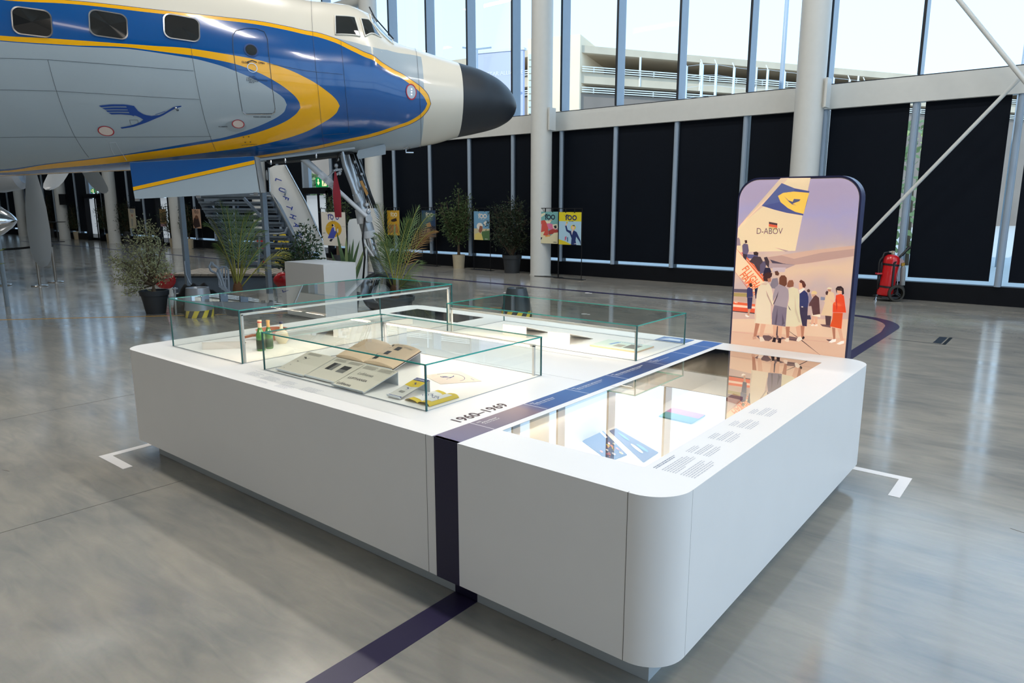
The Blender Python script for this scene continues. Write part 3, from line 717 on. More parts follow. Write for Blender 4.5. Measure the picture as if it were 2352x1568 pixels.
CRANE = [[(0, .95), (.12, 1.0), (.30, .99), (.42, .96), (.42, .90), (.30, .92), (.12, .92), (.03, .88)],
         [(.04, .84), (.20, .86), (.34, .85), (.34, .77), (.20, .77), (.08, .78)],
         [(.09, .73), (.22, .74), (.37, .73), (.37, .66), (.22, .66), (.12, .66)],
         [(.12, .62), (.24, .62), (.38, .61), (.39, .55), (.26, .56), (.15, .56)],
         [(.31, .99), (.42, .96), (.48, .72), (.55, .57), (.64, .50), (.73, .52), (.82, .70), (.90, .88), (1.0, .94), (1.0, .90), (.92, .82), (.84, .64), (.76, .50), (.68, .38), (.58, .22), (.50, .12), (.40, .04), (.27, 0), (.26, .05), (.39, .12), (.49, .24), (.54, .37), (.50, .46), (.45, .52), (.38, .56), (.36, .76)]]
def crane(fn, mb, m):
    for p in CRANE: mb.poly([fn(x, y) for x, y in p], m)
def sheet_thing(name, lb, cat, fr, th=.004, stand_=True, base=M_CRM):
    t_ = thing(name, lb, cat, fr[0])
    MB().prism([onS(fr, 0, 0), onS(fr, 1, 0), onS(fr, 1, 1), onS(fr, 0, 1)], fr[3]*-th).build('pages', base, t_)
    if stand_: stand(t_, fr)
    return t_
def lines(fr, mb, m, u0, v0, u1, v1, n, k=.0007):
    for i in range(n):
        v = v0+(v1-v0)*i/n; e = u1-random.uniform(0, .12)*(u1-u0)
        mb.poly([onS(fr, u0, v, k), onS(fr, e, v, k), onS(fr, e, v+(v1-v0)/n*.55, k), onS(fr, u0, v+(v1-v0)/n*.55, k)], m)
# booklet 1: crane studies
fr = slope_frame(-3.928, -3.637, 2.455, 2.70, .845, .918); t_ = sheet_thing('booklet', 'cream booklet page with four small crane logos, leftmost on a slanted stand', 'booklet', fr)
p_ = MB()
for u, v, s in ((.12, .10, .05), (.13, .27, .07), (.15, .46, .11), (.16, .62, .22)):
    crane(lambda x, y: onS(fr, u+s*x, v+s*y*.55, .0008), p_, M_INK)
lines(fr, p_, M_LGR, .12, .86, .60, .97, 4); p_.build('print', None, t_)
fr = slope_frame(-3.636, -3.35, 2.47, 2.71, .845, .915); t_ = sheet_thing('booklet', 'cream booklet page with two grey flag blocks on a slanted stand', 'booklet', fr)
p_ = MB()
for u0, v0 in ((.18, .42), (.57, .42)):
    if u0 < .3: page(fr, M_INK, u0, v0, u0+.13, v0+.34, p_, .0008); page(fr, M_GRY, u0+.13, v0, u0+.25, v0+.34, p_, .0008)
    else: page(fr, M_GRY, u0, v0-.02, u0+.26, v0+.13, p_, .0008); page(fr, M_INK, u0, v0+.13, u0+.26, v0+.30, p_, .0008)
lines(fr, p_, M_LGR, .06, .84, .46, .97, 5); lines(fr, p_, M_LGR, .54, .84, .96, .97, 5); p_.build('print', None, t_)
fr = slope_frame(-3.324, -3.037, 2.435, 2.69, .845, .918); t_ = sheet_thing('booklet', 'cream booklet page showing the name in three typefaces on a slanted stand', 'booklet', fr)
p_ = MB(); uu = fr[1].normalized(); vv = fr[2].normalized()
text_mesh('Lufthansa', .040, uu, vv, onS(fr, .17, .56, .0009), p_, M_GRY, sx=.9)
text_mesh('LUFTHANSA', .030, uu, vv, onS(fr, .10, .34, .0009), p_, M_INK, bold=.01, sx=1.0)
text_mesh('Lufthansa', .036, uu, vv, onS(fr, .05, .06, .0009), p_, M_INK, bold=.01, sx=.9)
lines(fr, p_, M_LGR, .06, .82, .46, .97, 6); lines(fr, p_, M_LGR, .54, .82, .96, .97, 6); p_.build('print', None, t_)
# open book
fr = slope_frame(-3.898, -3.322, 2.90, 3.143, .850, .925)
t_ = thing('open_book', 'thick open book with tan pages and dark emblem squares on a stand', 'book', fr[0])
def wave(u): return .012+.020*math.sin(math.pi*min(1, abs(u-.5)*2))**.8*1.0 - (.006 if abs(u-.5) < .02 else 0)
rows = [[onS(fr, u/24, v, wave(u/24)) for v in (0, .25, .5, .75, 1)] for u in range(25)]
bk_ = MB(); bk_.grid(rows)
for v in (0, 4): bk_.add([rows[i][v] for i in range(25)]+[onS(fr, i/24, v/4, 0) for i in range(25)], [(i, i+1, 26+i, 25+i) for i in range(24)])
for i in (0, 24): bk_.add([rows[i][v] for v in range(5)]+[onS(fr, i/24, v/4, 0) for v in range(5)], [(v, v+1, 6+v, 5+v) for v in range(4)])
bk_.build('pages', mat('book_paper', (228, 204, 172), .75, noise=.03), t_, .8)
MB().prism([onS(fr, -.01, -.02, -.001), onS(fr, 1.01, -.02, -.001), onS(fr, 1.01, 1.02, -.001), onS(fr, -.01, 1.02, -.001)], fr[3]*-.003).build('cover', mat('book_cover', (58, 40, 34), .6), t_)
stand(t_, slope_frame(-3.898, -3.322, 2.90, 3.143, .846, .921))
p_ = MB()
def bq(u0, v0, u1, v1, m): p_.grid([[onS(fr, u, v, wave(u)+.0012) for v in (v0, v1)] for u in (u0, (u0+u1)/2, u1)], m)
bq(.60, .12, .68, .30, M_INK); bq(.66, .40, .74, .58, M_INK); bq(.72, .66, .80, .84, M_INK)
bq(.55, .30, .57, .42, M_INK)
crane(lambda x, y: onS(fr, .58+.08*x, .74+.2*y, wave(.6)+.002), p_, M_INK)
crane(lambda x, y: onS(fr, .86+.05*x, .30+.1*y, wave(.9)+.002), p_, M_LGR)
for i in range(5): bq(.62, .90+.015*i, .76, .905+.015*i, M_LGR); bq(.80, .84+.015*i, .94, .845+.015*i, M_LGR)
p_.build('print', None, t_)
# timetable
fr = slope_frame(-2.893, -2.786, 2.482, 2.704, .845, .899); t_ = sheet_thing('timetable', 'narrow yellow and white timetable with a blue headline on a slanted stand', 'leaflet', fr, .006, base=mat('leaflet_paper', (214, 212, 204), .6))
M_YEL = mat('print_yellow', (226, 196, 44), .6); M_BLU = mat('print_blue', (36, 58, 128), .6)
p_ = MB(); page(fr, M_BLU, 0, .86, 1, 1, p_, .0007); p_.poly([onS(fr, 0, .58, .0007), onS(fr, .55, .54, .0007), onS(fr, 1, .60, .0007), onS(fr, 1, .86, .0007), onS(fr, 0, .86, .0007)], M_YEL)
page(fr, M_BLU, 0, 0, 1, .045, p_, .0007); uu = fr[1].normalized(); vv = fr[2].normalized()
text_mesh('LUFTHANSA', .021, uu, vv, onS(fr, .05, .895, .0012), p_, mat('white_print2', (236, 234, 238), .5), bold=.02, sx=.8)
crane(lambda x, y: onS(fr, .38+.36*x, .62+.15*y, .0012), p_, M_BLU); crane(lambda x, y: onS(fr, .40+.34*x, .38+.11*y, .0012), p_, M_BLU)
lines(fr, p_, M_GRY, .3, .22, .7, .32, 4); p_.build('print', None, t_)
# yellow folded brochure
t_ = thing('folded_brochure', 'open yellow-bordered brochure with a blue line drawing, curling up from the table', 'leaflet', (-2.66, 2.6, ZT))
def bz(u): return ZT+.003+.016*abs(math.sin(math.pi*2*u))**.7
rows = [[Vector((lerp(-2.765, -2.570, u/16), lerp(2.488, 2.715, v/4)+.004*math.sin(u), bz(u/16))) for v in range(5)] for u in range(17)]
MB().grid(rows).grid([[p-Z1v*.002 for p in r] for r in rows]).build('pages', M_YEL, t_, True)
p_ = MB(); p_.grid([[r[0]+(r[4]-r[0])*q+Z1v*.0015 for q in (.16, .5, .86)] for r in rows[2:15]], mat('print_white', (236, 234, 228), .7))
for (u, v, L) in ((.3, .55, .3), (.34, .62, .25), (.2, .42, .12), (.62, .5, .2), (.66, .42, .12)):
    for j in range(4):
        i0 = int(u*16)+j; a = rows[i0][0]+(rows[i0][4]-rows[i0][0])*v+Z1v*.003; b = rows[i0+1][0]+(rows[i0+1][4]-rows[i0+1][0])*(v+.05*(-1)**j)+Z1v*.003
        p_.bar(a, b, .003, .0004, M_BLU)
p_.build('print', None, t_)
# sheet with drawn crane
t_ = thing('sketch_sheet', 'flat cream sheet with a blue arc and crane sketch under the glass', 'paper', (-2.95, 3.03, ZT))
O = Vector((-3.094, 2.978, ZT+.0015)); qd = [Vector((-3.094, 2.95, ZT+.0005)), Vector((-2.86, 2.862, ZT+.0005)), Vector((-2.72, 3.07, ZT+.0005)), Vector((-3.02, 3.19, ZT+.0005))]
MB().prism(qd, (0, 0, .0012)).build('sheet', mat('sketch_paper', (238, 220, 204), .7), t_)
def q2(u, v): return qd[0]+(qd[1]-qd[0])*u*(1-v)+(qd[2]-qd[3])*u*v+(qd[3]-qd[0])*v+Z1v*.002
p_ = MB(); pv = None
for i in range(17):
    a = math.radians(200-185*i/16); c_ = q2(.48+.40*math.cos(a)*1.0, .45+.36*math.sin(a))
    if pv is not None: p_.bar(pv, c_, .003, .0004)
    pv = c_
crane(lambda x, y: q2(.28+.34*x, .30+.34*(1-y)), p_, None)
text_mesh('Muster', .018, (qd[2]-qd[3]).normalized(), (qd[3]-qd[0]).normalized(), q2(.74, .86), p_, None)
p_.build('print', M_BLU, t_)
# bottles
M_BG = mat('bottle_green', (66, 128, 60), .12, spec=.8, coat=.6); M_BD = mat('bottle_label_dark', (46, 56, 36), .5); M_FOILC = mat('foil_cream', (232, 206, 172), .5); M_FOILG = mat('foil_gold', (214, 170, 110), .4)
def bottle(lb, x, y, h, r, foil, ring, lab):
    t_ = thing('bottle', lb, 'bottle', (x, y, ZT)); c_ = Vector((x, y, ZT+.0005))
    MB().lathe(c_, [(r*.9, 0), (r, .005), (r, h*.48), (r*.93, h*.56), (r*.62, h*.66), (r*.44, h*.74), (r*.42, h*.78)], 24).build('body', M_BG, t_, .9)
    MB().lathe(c_, [(r*.46, h*.76), (r*.43, h*.93), (r*.5, h*.94), (r*.5, h), (0, h)], 20).build('foil', foil, t_, .9)
    if ring: MB().lathe(c_, [(r*.52, h*.92), (r*.52, h*.96)], 20, cap=False).build('neck_ring', ring, t_)
    MB().lathe(c_, [(r*1.012, h*.06), (r*1.012, h*.36)], 24, cap=False).build('label', lab, t_, .9)
bottle('small green bottle with a cream neck foil and red ring', -4.584, 2.75, .224, .031, M_FOILC, mat('ring_red', (196, 60, 54), .5), M_BD)
bottle('small green sparkling-wine bottle with gold foil, behind the cream-foiled one', -4.604, 2.83, .212, .0285, M_FOILG, None, mat('bottle_label_green', (66, 92, 66), .5))
t_ = thing('flask', 'round cream ceramic flask with a dark stopper beside the copper pan', 'flask', (-4.70, 3.0, ZT)); c_ = Vector((-4.70, 3.0, ZT+.0005))
fv = []
fb = MB().lathe((0, 0, 0), [(.028, 0), (.032, .004), (.050, .03), (.054, .055), (.046, .085), (.02, .108), (.0125, .118), (.0125, .155)], 28)
fb.v = [(c_.x+v[0]*RH.x*1+v[1]*FH.x*.55, c_.y+v[0]*RH.y*1+v[1]*FH.y*.55, c_.z+v[2]) for v in fb.v]
fb.build('body', mat('flask_cream', (236, 224, 196), .35), t_, .9)
MB().lathe(c_, [(.013, .152), (.015, .158), (.014, .17), (0, .171)], 16).build('stopper', mat('stopper_navy', (40, 44, 78), .4), t_, .9)
M_COP = mat('copper_clay', (190, 120, 92), .5, noise=.04)
t_ = thing('pan', 'reddish copper-coloured pan with a side handle behind the bottles', 'pan', (-4.93, 3.05, ZT)); c_ = Vector((-4.93, 3.06, ZT+.0005))
MB().lathe(c_, [(.075, 0), (.085, .004), (.108, .055), (.118, .075), (.122, .078), (.112, .076), (.10, .05), (.078, .012), (0, .010)], 36, cap=False).build('bowl', M_COP, t_, .9)
h0 = c_-RH*.10+Z1v*.03; MB().tube([h0, h0-RH*.05-FH*.02, h0-RH*.10-FH*.06-Z1v*.008], [.012, .011, .010], 10).build('handle', M_COP, t_, True)
# white label wedges (empty-looking slanted stands seen from the back)
M_WDG = mat('wedge_white', (240, 236, 230), .5)
def wedge(lb, a, b, dn, L, h, cat='stand', dark=None):
    t_ = thing('wedge_stand', lb, cat, a, None); A = Vector((a[0], a[1], ZT+.0005)); B = Vector((b[0], b[1], ZT+.0005)); dn = Vector(dn)
    m_ = MB(); m_.prism([A, B, B+Z1v*h, A+Z1v*h], dn*.003).build('back_plate', M_WDG, t_)
    MB().prism([A+Z1v*h, B+Z1v*h, B+dn*L+Z1v*.002, A+dn*L+Z1v*.002], (0, 0, -.003)).build('slope', M_WDG, t_)
    if dark:
        A2 = A+Z1v*(h+.002); B2 = B+Z1v*(h+.002); E_ = dn*L*.9-Z1v*(h*.88)
        MB().prism([A2+(B2-A2)*.1+E_*.05, A2+(B2-A2)*.9+E_*.05, A2+(B2-A2)*.9+E_*.9, A2+(B2-A2)*.1+E_*.9], (0, 0, .003)).build('document', dark, t_)
M_DOC = mat('document_grey', (150, 152, 150), .6); M_DOCB = mat('document_blue', (60, 84, 120), .6)
wedge('white slanted stand at the left end of the tallest glass case', (-4.95, 2.494, 0), (-4.753, 2.72, 0), (-.84, .54, 0), .24, .053)
wedge('white slanted stand with a grey document behind the flask', (-4.62, 3.42, 0), (-4.56, 3.86, 0), (-1, 0, 0), .24, .06, dark=M_DOC)
wedge('white slanted stand with a blue document farther back in the tallest glass case', (-4.62, 3.98, 0), (-4.58, 4.25, 0), (-1, 0, 0), .24, .055, dark=M_DOCB)
wedge('white slanted stand in the rear right glass case, left one of two', (-3.612, 4.345, 0), (-3.38, 4.36, 0), (0, 1, 0), .31, .088)
wedge('white slanted stand in the rear right glass case, right one beside the magazine', (-3.125, 4.30, 0), (-2.94, 4.33, 0), (0, 1, 0), .33, .088)
t_ = thing('magazine', 'pale aqua magazine with a grey photo and orange page edges under the rear case', 'magazine', (-2.6, 4.5, ZT))
qd = [Vector((-2.795, 4.385, ZT+.001)), Vector((-2.395, 4.385, ZT+.001)), Vector((-2.395, 4.64, ZT+.001)), Vector((-2.80, 4.66, ZT+.001))]
MB().prism(qd, (0, 0, .010)).build('pages', mat('mag_edge', (232, 200, 160), .7), t_)
MB().prism([p+Z1v*.0102 for p in qd], (0, 0, .001)).build('cover', mat('mag_aqua', (206, 222, 212), .5), t_)
p_ = MB()
def q3(u, v): return qd[0]+(qd[1]-qd[0])*u+(qd[3]-qd[0])*v+Z1v*.0118
p_.poly([q3(.62, .2), q3(.86, .2), q3(.86, .72), q3(.62, .72)], M_GRY); p_.poly([q3(.40, .22), q3(.58, .22), q3(.58, .55), q3(.40, .55)], M_LGR)
p_.poly([q3(.24, .4), q3(.30, .4), q3(.36, .8), q3(.30, .8)], mat('print_sky', (90, 140, 200), .6)); text_mesh('LUFTHANSA', .035, X1, Y1, q3(.32, .80), p_, mat('print_sky', (90, 140, 200), .6))
p_.build('print', None, t_)
t_ = thing('photo_card', 'small blue landscape photo card lying at the rear edge of the plinth top', 'card', (-2.41, 5.0, ZT))
qd = [Vector((-2.535, 4.915, ZT+.001)), Vector((-2.288, 4.925, ZT+.001)), Vector((-2.285, 5.10, ZT+.001)), Vector((-2.54, 5.09, ZT+.001))]
MB().prism(qd, (0, 0, .002)).build('card', mat('card_blue', (84, 122, 176), .5), t_)
p_ = MB(); p_.poly([q3(.1, .2)-Z1v*.008, q3(.8, .2)-Z1v*.008, q3(.7, .6)-Z1v*.008, q3(.3, .7)-Z1v*.008], mat('card_white', (214, 224, 238), .6)); p_.build('print', None, t_)
# things in the sunk case (reached through the flush glass)
zf = .593
def flat(name, lb, cat, pts, th, m, tilt=0, art=None):
    t_ = thing(name, lb, cat, Vector(pts[0])); MB().prism([Vector((p[0], p[1], zf+(p[2] if len(p) > 2 else 0))) for p in pts], (0, 0, th)).build('board', m, t_)
    if art:
        a_ = MB(); art(a_); a_.build('print', None, t_)
    return t_
def inq(pts, k=.008):
    q = [Vector((p[0], p[1], zf+(p[2] if len(p) > 2 else 0)+k)) for p in pts]
    return lambda u, v: q[0]*(1-u)*(1-v)+q[1]*u*(1-v)+q[2]*u*v+q[3]*(1-u)*v
def iq(x, y, z=zf): g = G(x, y, z); return (g.x, g.y, 0)
P4 = [iq(1338, 1014), iq(1400, 1060), iq(1440, 1045), iq(1380, 985)]
def art1(a_):
    q = inq(P4); a_.poly([q(.1, .9), q(.35, .9), q(.35, .8), q(.1, .8)], M_PRW); random.seed(3)
    for i in range(26):
        u, v, s = random.uniform(.5, .95), random.uniform(.1, .9), random.uniform(.02, .06)
        a_.poly([q(u+s*math.cos(j*1.05), v+s*math.sin(j*1.05)) for j in range(6)], [mat('art_orange', (226, 130, 60), .6), M_YEL, mat('art_red', (178, 50, 46), .6), M_PRW][i % 4])
flat('poster_board', 'dark poster with swirling colourful figures inside the flush glass case', 'poster', P4, .004, mat('art_navy', (46, 56, 96), .6), art=art1)
P5 = [iq(1400, 990), iq(1478, 1062), iq(1512, 1040), iq(1415, 984)]
def art2(a_):
    q = inq(P5)
    for u, v, s, m in ((.7, .35, .10, M_PRW), (.75, .62, .09, mat('art_sky', (96, 160, 210), .6)), (.3, .5, .1, mat('art_sky', (96, 160, 210), .6))):
        a_.poly([q(u+s*1.6*math.cos(j*.523), v+s*math.sin(j*.523)) for j in range(12)], m)
flat('poster_board', 'brown and blue poster with white oval shapes inside the flush glass case', 'poster', P5, .004, mat('art_brown', (84, 78, 104), .6), art=art2)
P6 = [iq(1513, 957), iq(1588, 974), iq(1620, 955), iq(1545, 938)]
def art3(a_):
    q = inq(P6); a_.poly([q(0, .5), q(1, .5), q(1, 1), q(0, 1)], mat('art_pink', (196, 70, 130), .6)); a_.poly([q(0, 0), q(1, 0), q(1, .5), q(0, .5)], mat('art_teal', (40, 128, 110), .6))
flat('brochure', 'pink and green brochure lying in the flush glass case', 'leaflet', P6, .006, mat('art_green', (60, 110, 60), .6), art=art3)
P7 = [iq(1540, 1000), iq(1562, 1010), iq(1597, 988), iq(1575, 980)]
flat('caption_card', 'small cream card lying in the flush glass case near its right side', 'card', P7, .004, mat('card_cream', (244, 234, 206), .6))
P8 = [iq(1668, 920), iq(1692, 928), iq(1706, 918), iq(1684, 910)]
flat('tray', 'small brown tray in the flush glass case below the bag reflection', 'tray', P8, .02, mat('tray_brown', (150, 96, 74), .6))
# ================================================================== AIRCRAFT
AZ = YAW+math.radians(76)
AD = Vector((math.sin(AZ), math.cos(AZ), 0)); AN = Vector((AD.y, -AD.x, 0))
_d = ray(870, 655); _d = _d/_d.dot(FH); AP = CC+_d*12.6; AP.z = 0
ALAT = -(AP-CC).dot(AN)                      # distance of the eye from the centre plane
# stations: s, apparent top, apparent bottom, half width, height of the widest line (0..1)
STN = [(-14.5, 5.95, 2.35, 1.74, .5), (-11, 6.0, 2.28, 1.76, .5), (-8, 5.98, 2.29, 1.76, .5), (-5.75, 5.88, 2.33, 1.74, .5), (-5.08, 5.82, 2.37, 1.72, .5), (-3.91, 5.68, 2.436, 1.66, .49), (-3.0, 5.54, 2.50, 1.58, .48), (-1.95, 5.36, 2.592, 1.46, .47),
       (-1.25, 5.235, 2.674, 1.35, .46), (-.93, 5.18, 2.71, 1.29, .455), (-.6, 5.17, 2.745, 1.22, .45), (-.34, 5.153, 2.772, 1.17, .445), (-.14, 5.09, 2.79, 1.13, .45), (-.03, 5.045, 2.80, 1.11, .46), (.12, 4.86, 2.81, 1.07, .48), (.37, 4.63, 2.825, 1.01, .5), (.55, 4.56, 2.84, .965, .5), (.78, 4.505, 2.885, .91, .5),
       (1.1, 4.42, 2.95, .83, .5), (1.46, 4.33, 3.055, .735, .5), (1.84, 4.238, 3.14, .615, .5), (2.0, 4.18, 3.18, .545, .5), (2.19, 4.09, 3.24, .46, .5), (2.33, 3.99, 3.31, .365, .5), (2.43, 3.89, 3.38, .275, .5), (2.51, 3.76, 3.48, .16, .5), (2.55, 3.66, 3.58, .05, .5)]
def _sect(s, zT, zB, hw, kk):
    mT = (zT-EYE)/ALAT; mB = (zB-EYE)/ALAT; zc = lerp(zB, zT, kk)
    for _ in range(4):
        ht = math.sqrt(max((zT-zc)**2-(mT*hw)**2, 1e-4)); hb = math.sqrt(max((zc-zB)**2-(mB*hw)**2, 1e-4))
    return (s, zc, ht, hb, hw)
SEC = [_sect(*q) for q in STN]
def sect(s):
    if s <= SEC[0][0]: return SEC[0][1:]
    if s >= SEC[-1][0]: return SEC[-1][1:]
    for i in range(len(SEC)-1):
        if SEC[i][0] <= s <= SEC[i+1][0]: break
    a, b = SEC[i], SEC[i+1]; h = b[0]-a[0]; t = (s-a[0])/h
    out_ = []
    for k in range(1, 5):
        def sl(j):
            if j <= 0 or j >= len(SEC)-1: return 0.0 if j <= 0 else (SEC[j][k]-SEC[j-1][k])/(SEC[j][0]-SEC[j-1][0])
            d0 = (SEC[j][k]-SEC[j-1][k])/(SEC[j][0]-SEC[j-1][0]); d1 = (SEC[j+1][k]-SEC[j][k])/(SEC[j+1][0]-SEC[j][0])
            return 0.0 if d0*d1 <= 0 else 2*d0*d1/(d0+d1)
        m0, m1 = sl(i)*h, sl(i+1)*h
        out_.append((2*t**3-3*t*t+1)*a[k]+(t**3-2*t*t+t)*m0+(-2*t**3+3*t*t)*b[k]+(t**3-t*t)*m1)
    return out_
def surf(s, a, off=0.0):
    zc, ht, hb, hw = sect(s); h = ht if a >= 0 else hb
    ca, sa = math.cos(a), math.sin(a)
    p = AP+AD*s+AN*(hw*ca); p.z = zc+h*sa
    if off:
        n = AN*(ca/max(hw, .02))+Z1v*(sa/max(h, .02)); n.normalize()
        zc2, ht2, hb2, hw2 = sect(s+.05)
        if hw2 < hw-.004:
            n = (n+AD*min(1.2, (hw-hw2)/.05*.8)).normalized()
        p += n*off
    return p
def hit(x, y):
    d = ray(x, y); t = (ALAT-2.2)/abs(d.dot(AN)); st_ = .05; last = None
    for _ in range(140):
        p = CC+d*t; q = p-AP; s = q.dot(AD); zc, ht, hb, hw = sect(s); u = q.dot(AN); v = p.z-zc; h = ht if v >= 0 else hb
        f = (u/hw)**2+(v/h)**2-1
        if f < 0:
            lo, hi = t-st_, t
            for _ in range(22):
                md = (lo+hi)/2; p = CC+d*md; q = p-AP; s = q.dot(AD); zc, ht, hb, hw = sect(s); u = q.dot(AN); v = p.z-zc; h = ht if v >= 0 else hb
                if (u/hw)**2+(v/h)**2 < 1: hi = md
                else: lo = md
            return s, math.atan2(v/h, u/hw)
        if last is None or f < last[0]: last = (f, s, math.atan2(v/h, u/hw))
        t += st_
    return last[1], last[2]
M_CREAM = mat('fuselage_cream', (226, 220, 204), .25, coat=.5)
M_GREYP = mat('fuselage_grey', (166, 180, 188), .27, noise=.03, nscale=1.2, coat=.3)
M_BLUEP = mat('livery_blue', (0, 84, 154), .16, coat=.7, bump=.0)
M_YELP = mat('livery_yellow', (255, 186, 0), .2, coat=.5)
M_NAVYP = mat('livery_edge_navy', (24, 44, 104), .3)
M_RAD = mat('radome_black', (34, 39, 45), .42)
ac = thing('airliner', 'vintage propeller airliner with blue and yellow nose livery and black nose cone', 'aircraft', AP)
NSG = 96
def fus(s0, s1, n, m, name, closeends=True):
    ss = [lerp(s0, s1, (i/n)) for i in range(n+1)]
    if s1 > 2.5: ss = [lerp(s0, s1, 1-(1-i/n)**1.7) for i in range(n+1)]
    vs = []; fs = []
    for s in ss:
        zc, ht, hb, hw = sect(s)
        for k in range(NSG):
            a = 2*math.pi*k/NSG; sa = math.sin(a); p = AP+AD*s+AN*(hw*math.cos(a)); p.z = zc+(ht if sa >= 0 else hb)*sa; vs.append(p)
    for i in range(n):
        for k in range(NSG): fs.append((i*NSG+k, i*NSG+(k+1) % NSG, (i+1)*NSG+(k+1) % NSG, (i+1)*NSG+k))
    fs.append(tuple(range(NSG-1, -1, -1))); fs.append(tuple(n*NSG+k for k in range(NSG)))
    return MB().add(vs, fs).build(name, m, ac, .7)
fus(-14.5, .79, 150, M_CREAM, 'fuselage'); fus(.79, 1.462, 24, M_CREAM, 'nose_section'); fus(1.466, 2.55, 40, M_RAD, 'nose_cone')
# ---- painted layers lying on the skin
def contour(pts, left=-14.4):
    h = [hit(*p) for p in pts]; it = max(range(len(h)), key=lambda i: h[i][0])
    up_ = h[:it+1]; lo_ = h[it:][::-1]
    up_.sort(); lo_.sort()
    if left is not None: up_ = [(left, up_[0][1])]+up_; lo_ = [(left, lo_[0][1])]+lo_
    return up_, lo_
def interp(c, s):
    if s <= c[0][0]: return c[0][1]
    if s >= c[-1][0]: return c[-1][1]
    for i in range(len(c)-1):
        if c[i][0] <= s <= c[i+1][0]:
            a, b = c[i], c[i+1]
            if b[0]-a[0] < 1e-6: return b[1]
            t = (s-a[0])/(b[0]-a[0])
            # smooth with monotone tangents
            def sl(j):
                if j <= 0 or j >= len(c)-1: return None
                d0 = (c[j][1]-c[j-1][1])/max(c[j][0]-c[j-1][0], 1e-6); d1 = (c[j+1][1]-c[j][1])/max(c[j+1][0]-c[j][0], 1e-6)
                return 0.0 if d0*d1 <= 0 else 2*d0*d1/(d0+d1)
            dd = (b[1]-a[1])/(b[0]-a[0]); m0 = sl(i); m1 = sl(i+1); m0 = dd if m0 is None else m0; m1 = dd if m1 is None else m1; h = b[0]-a[0]
            return (2*t**3-3*t*t+1)*a[1]+(t**3-2*t*t+t)*m0*h+(-2*t**3+3*t*t)*b[1]+(t**3-t*t)*m1*h
    return c[-1][1]
def layer(pts, off, m, name, nj=26, left=-14.4, par=None):
    u, l = contour(pts, left); s1 = u[-1][0]; s0 = u[0][0]
    ss = []
    n = 150
    for i in range(n+1):
        q = i/n; ss.append(s0+(s1-s0)*(1-(1-q)**2.2))
    rows = []
    for s in ss:
        a, b = interp(u, s), interp(l, s)
        if s >= s1-1e-6: a = b = (u[-1][1]+l[-1][1])/2
        rows.append([surf(s, lerp(a, b, j/nj), off) for j in range(nj+1)])
    return MB().grid(rows).build(name, m, par or ac, True)
def sh_(pts, d): # nudge a contour outwards by d px (up on the upper side, down on the lower, right at the tip)
    it = max(range(len(pts)), key=lambda i: pts[i][0]); o = []
    for i, (x, y) in enumerate(pts):
        a = pts[max(i-1, 0)]; b = pts[min(i+1, len(pts)-1)]; dx, dy = b[0]-a[0], b[1]-a[1]; L = math.hypot(dx, dy) or 1
        o.append((x+dy/L*d, y-dx/L*d))
    return o
C_OUT = [(20, -6), (137, 0), (384, 26), (521, 41), (619, 53.6), (714, 73), (768, 88), (812.5, 108.6), (872, 140), (916.7, 166.7), (958.3, 193.5), (982, 217), (989, 238), (982, 253), (964, 272), (916.7, 293), (857, 312.5), (783, 329), (708, 345), (589, 362.5), (440, 380), (300, 391)]
C_BLU = [(0, 0), (164, 10), (384, 34), (500, 46), (619, 62), (714, 82.5), (768, 98), (812, 119), (872, 150), (915, 176), (952, 201), (973, 222), (981, 238), (975, 251), (958, 267), (914, 286.5), (856, 305), (783, 321.5), (708, 338), (589, 357), (440, 376), (300, 388)]
C_YEL = [(0, 82), (110, 88), (247, 98), (356.5, 106), (439, 112), (500, 121.4), (574, 134), (649, 155), (708, 181.5), (753, 211), (774, 231), (780, 242.5), (772, 259), (738, 283), (693.5, 305), (634, 323), (559.5, 338), (500, 346), (302, 369), (137, 384), (0, 395)]
C_BL2 = [(0, 93), (164.5, 104), (315, 111.6), (439, 127.5), (500, 138.4), (538.7, 147), (589, 165), (628, 184.5), (666.7, 211), (687.5, 235), (690, 247), (678.6, 262), (649, 281), (598, 300.6), (544.6, 314), (500, 323), (274, 356.5), (110, 375.7), (0, 391)]
C_GRY = [(0, 95), (192, 108), (315, 115), (439, 134), (500, 149), (541.7, 163.7), (589, 184.5), (628, 208), (652, 226), (658.6, 239.6), (652, 256), (619, 277), (559.5, 300.6), (500, 317), (466, 322), (274, 354), (110, 373.5), (0, 387)]
# grey metal underside and cheek
ga = [hit(x, y) for x, y in ((760, 84), (790, 92), (850, 107), (900, 118), (940, 125), (957, 128))]; ga.sort()
rows = []
for i in range(161):
    s = lerp(-14.4, .785, i/160); a = interp(ga, s) if s >= ga[0][0] else ga[0][1]
    if s < ga[0][0]: a = min(ga[0][1], .2)
    rows.append([surf(s, lerp(a, -math.pi/2-.9, j/40), .002) for j in range(41)])
MB().grid(rows).build('grey_underside', M_GREYP, ac, True)
layer(sh_(C_OUT, 1.3), .004, M_NAVYP, 'stripe_edge'); layer(C_OUT, .006, M_YELP, 'yellow_outline'); layer(C_BLU, .008, M_BLUEP, 'blue_field')
layer(C_YEL, .010, M_YELP, 'yellow_chevron'); layer(C_BL2, .012, M_BLUEP, 'blue_inner_line'); layer(C_GRY, .014, M_GREYP, 'grey_side')
OFF = .017
def sq(x, y, off=OFF): s, a = hit(x, y); return surf(s, a, off)
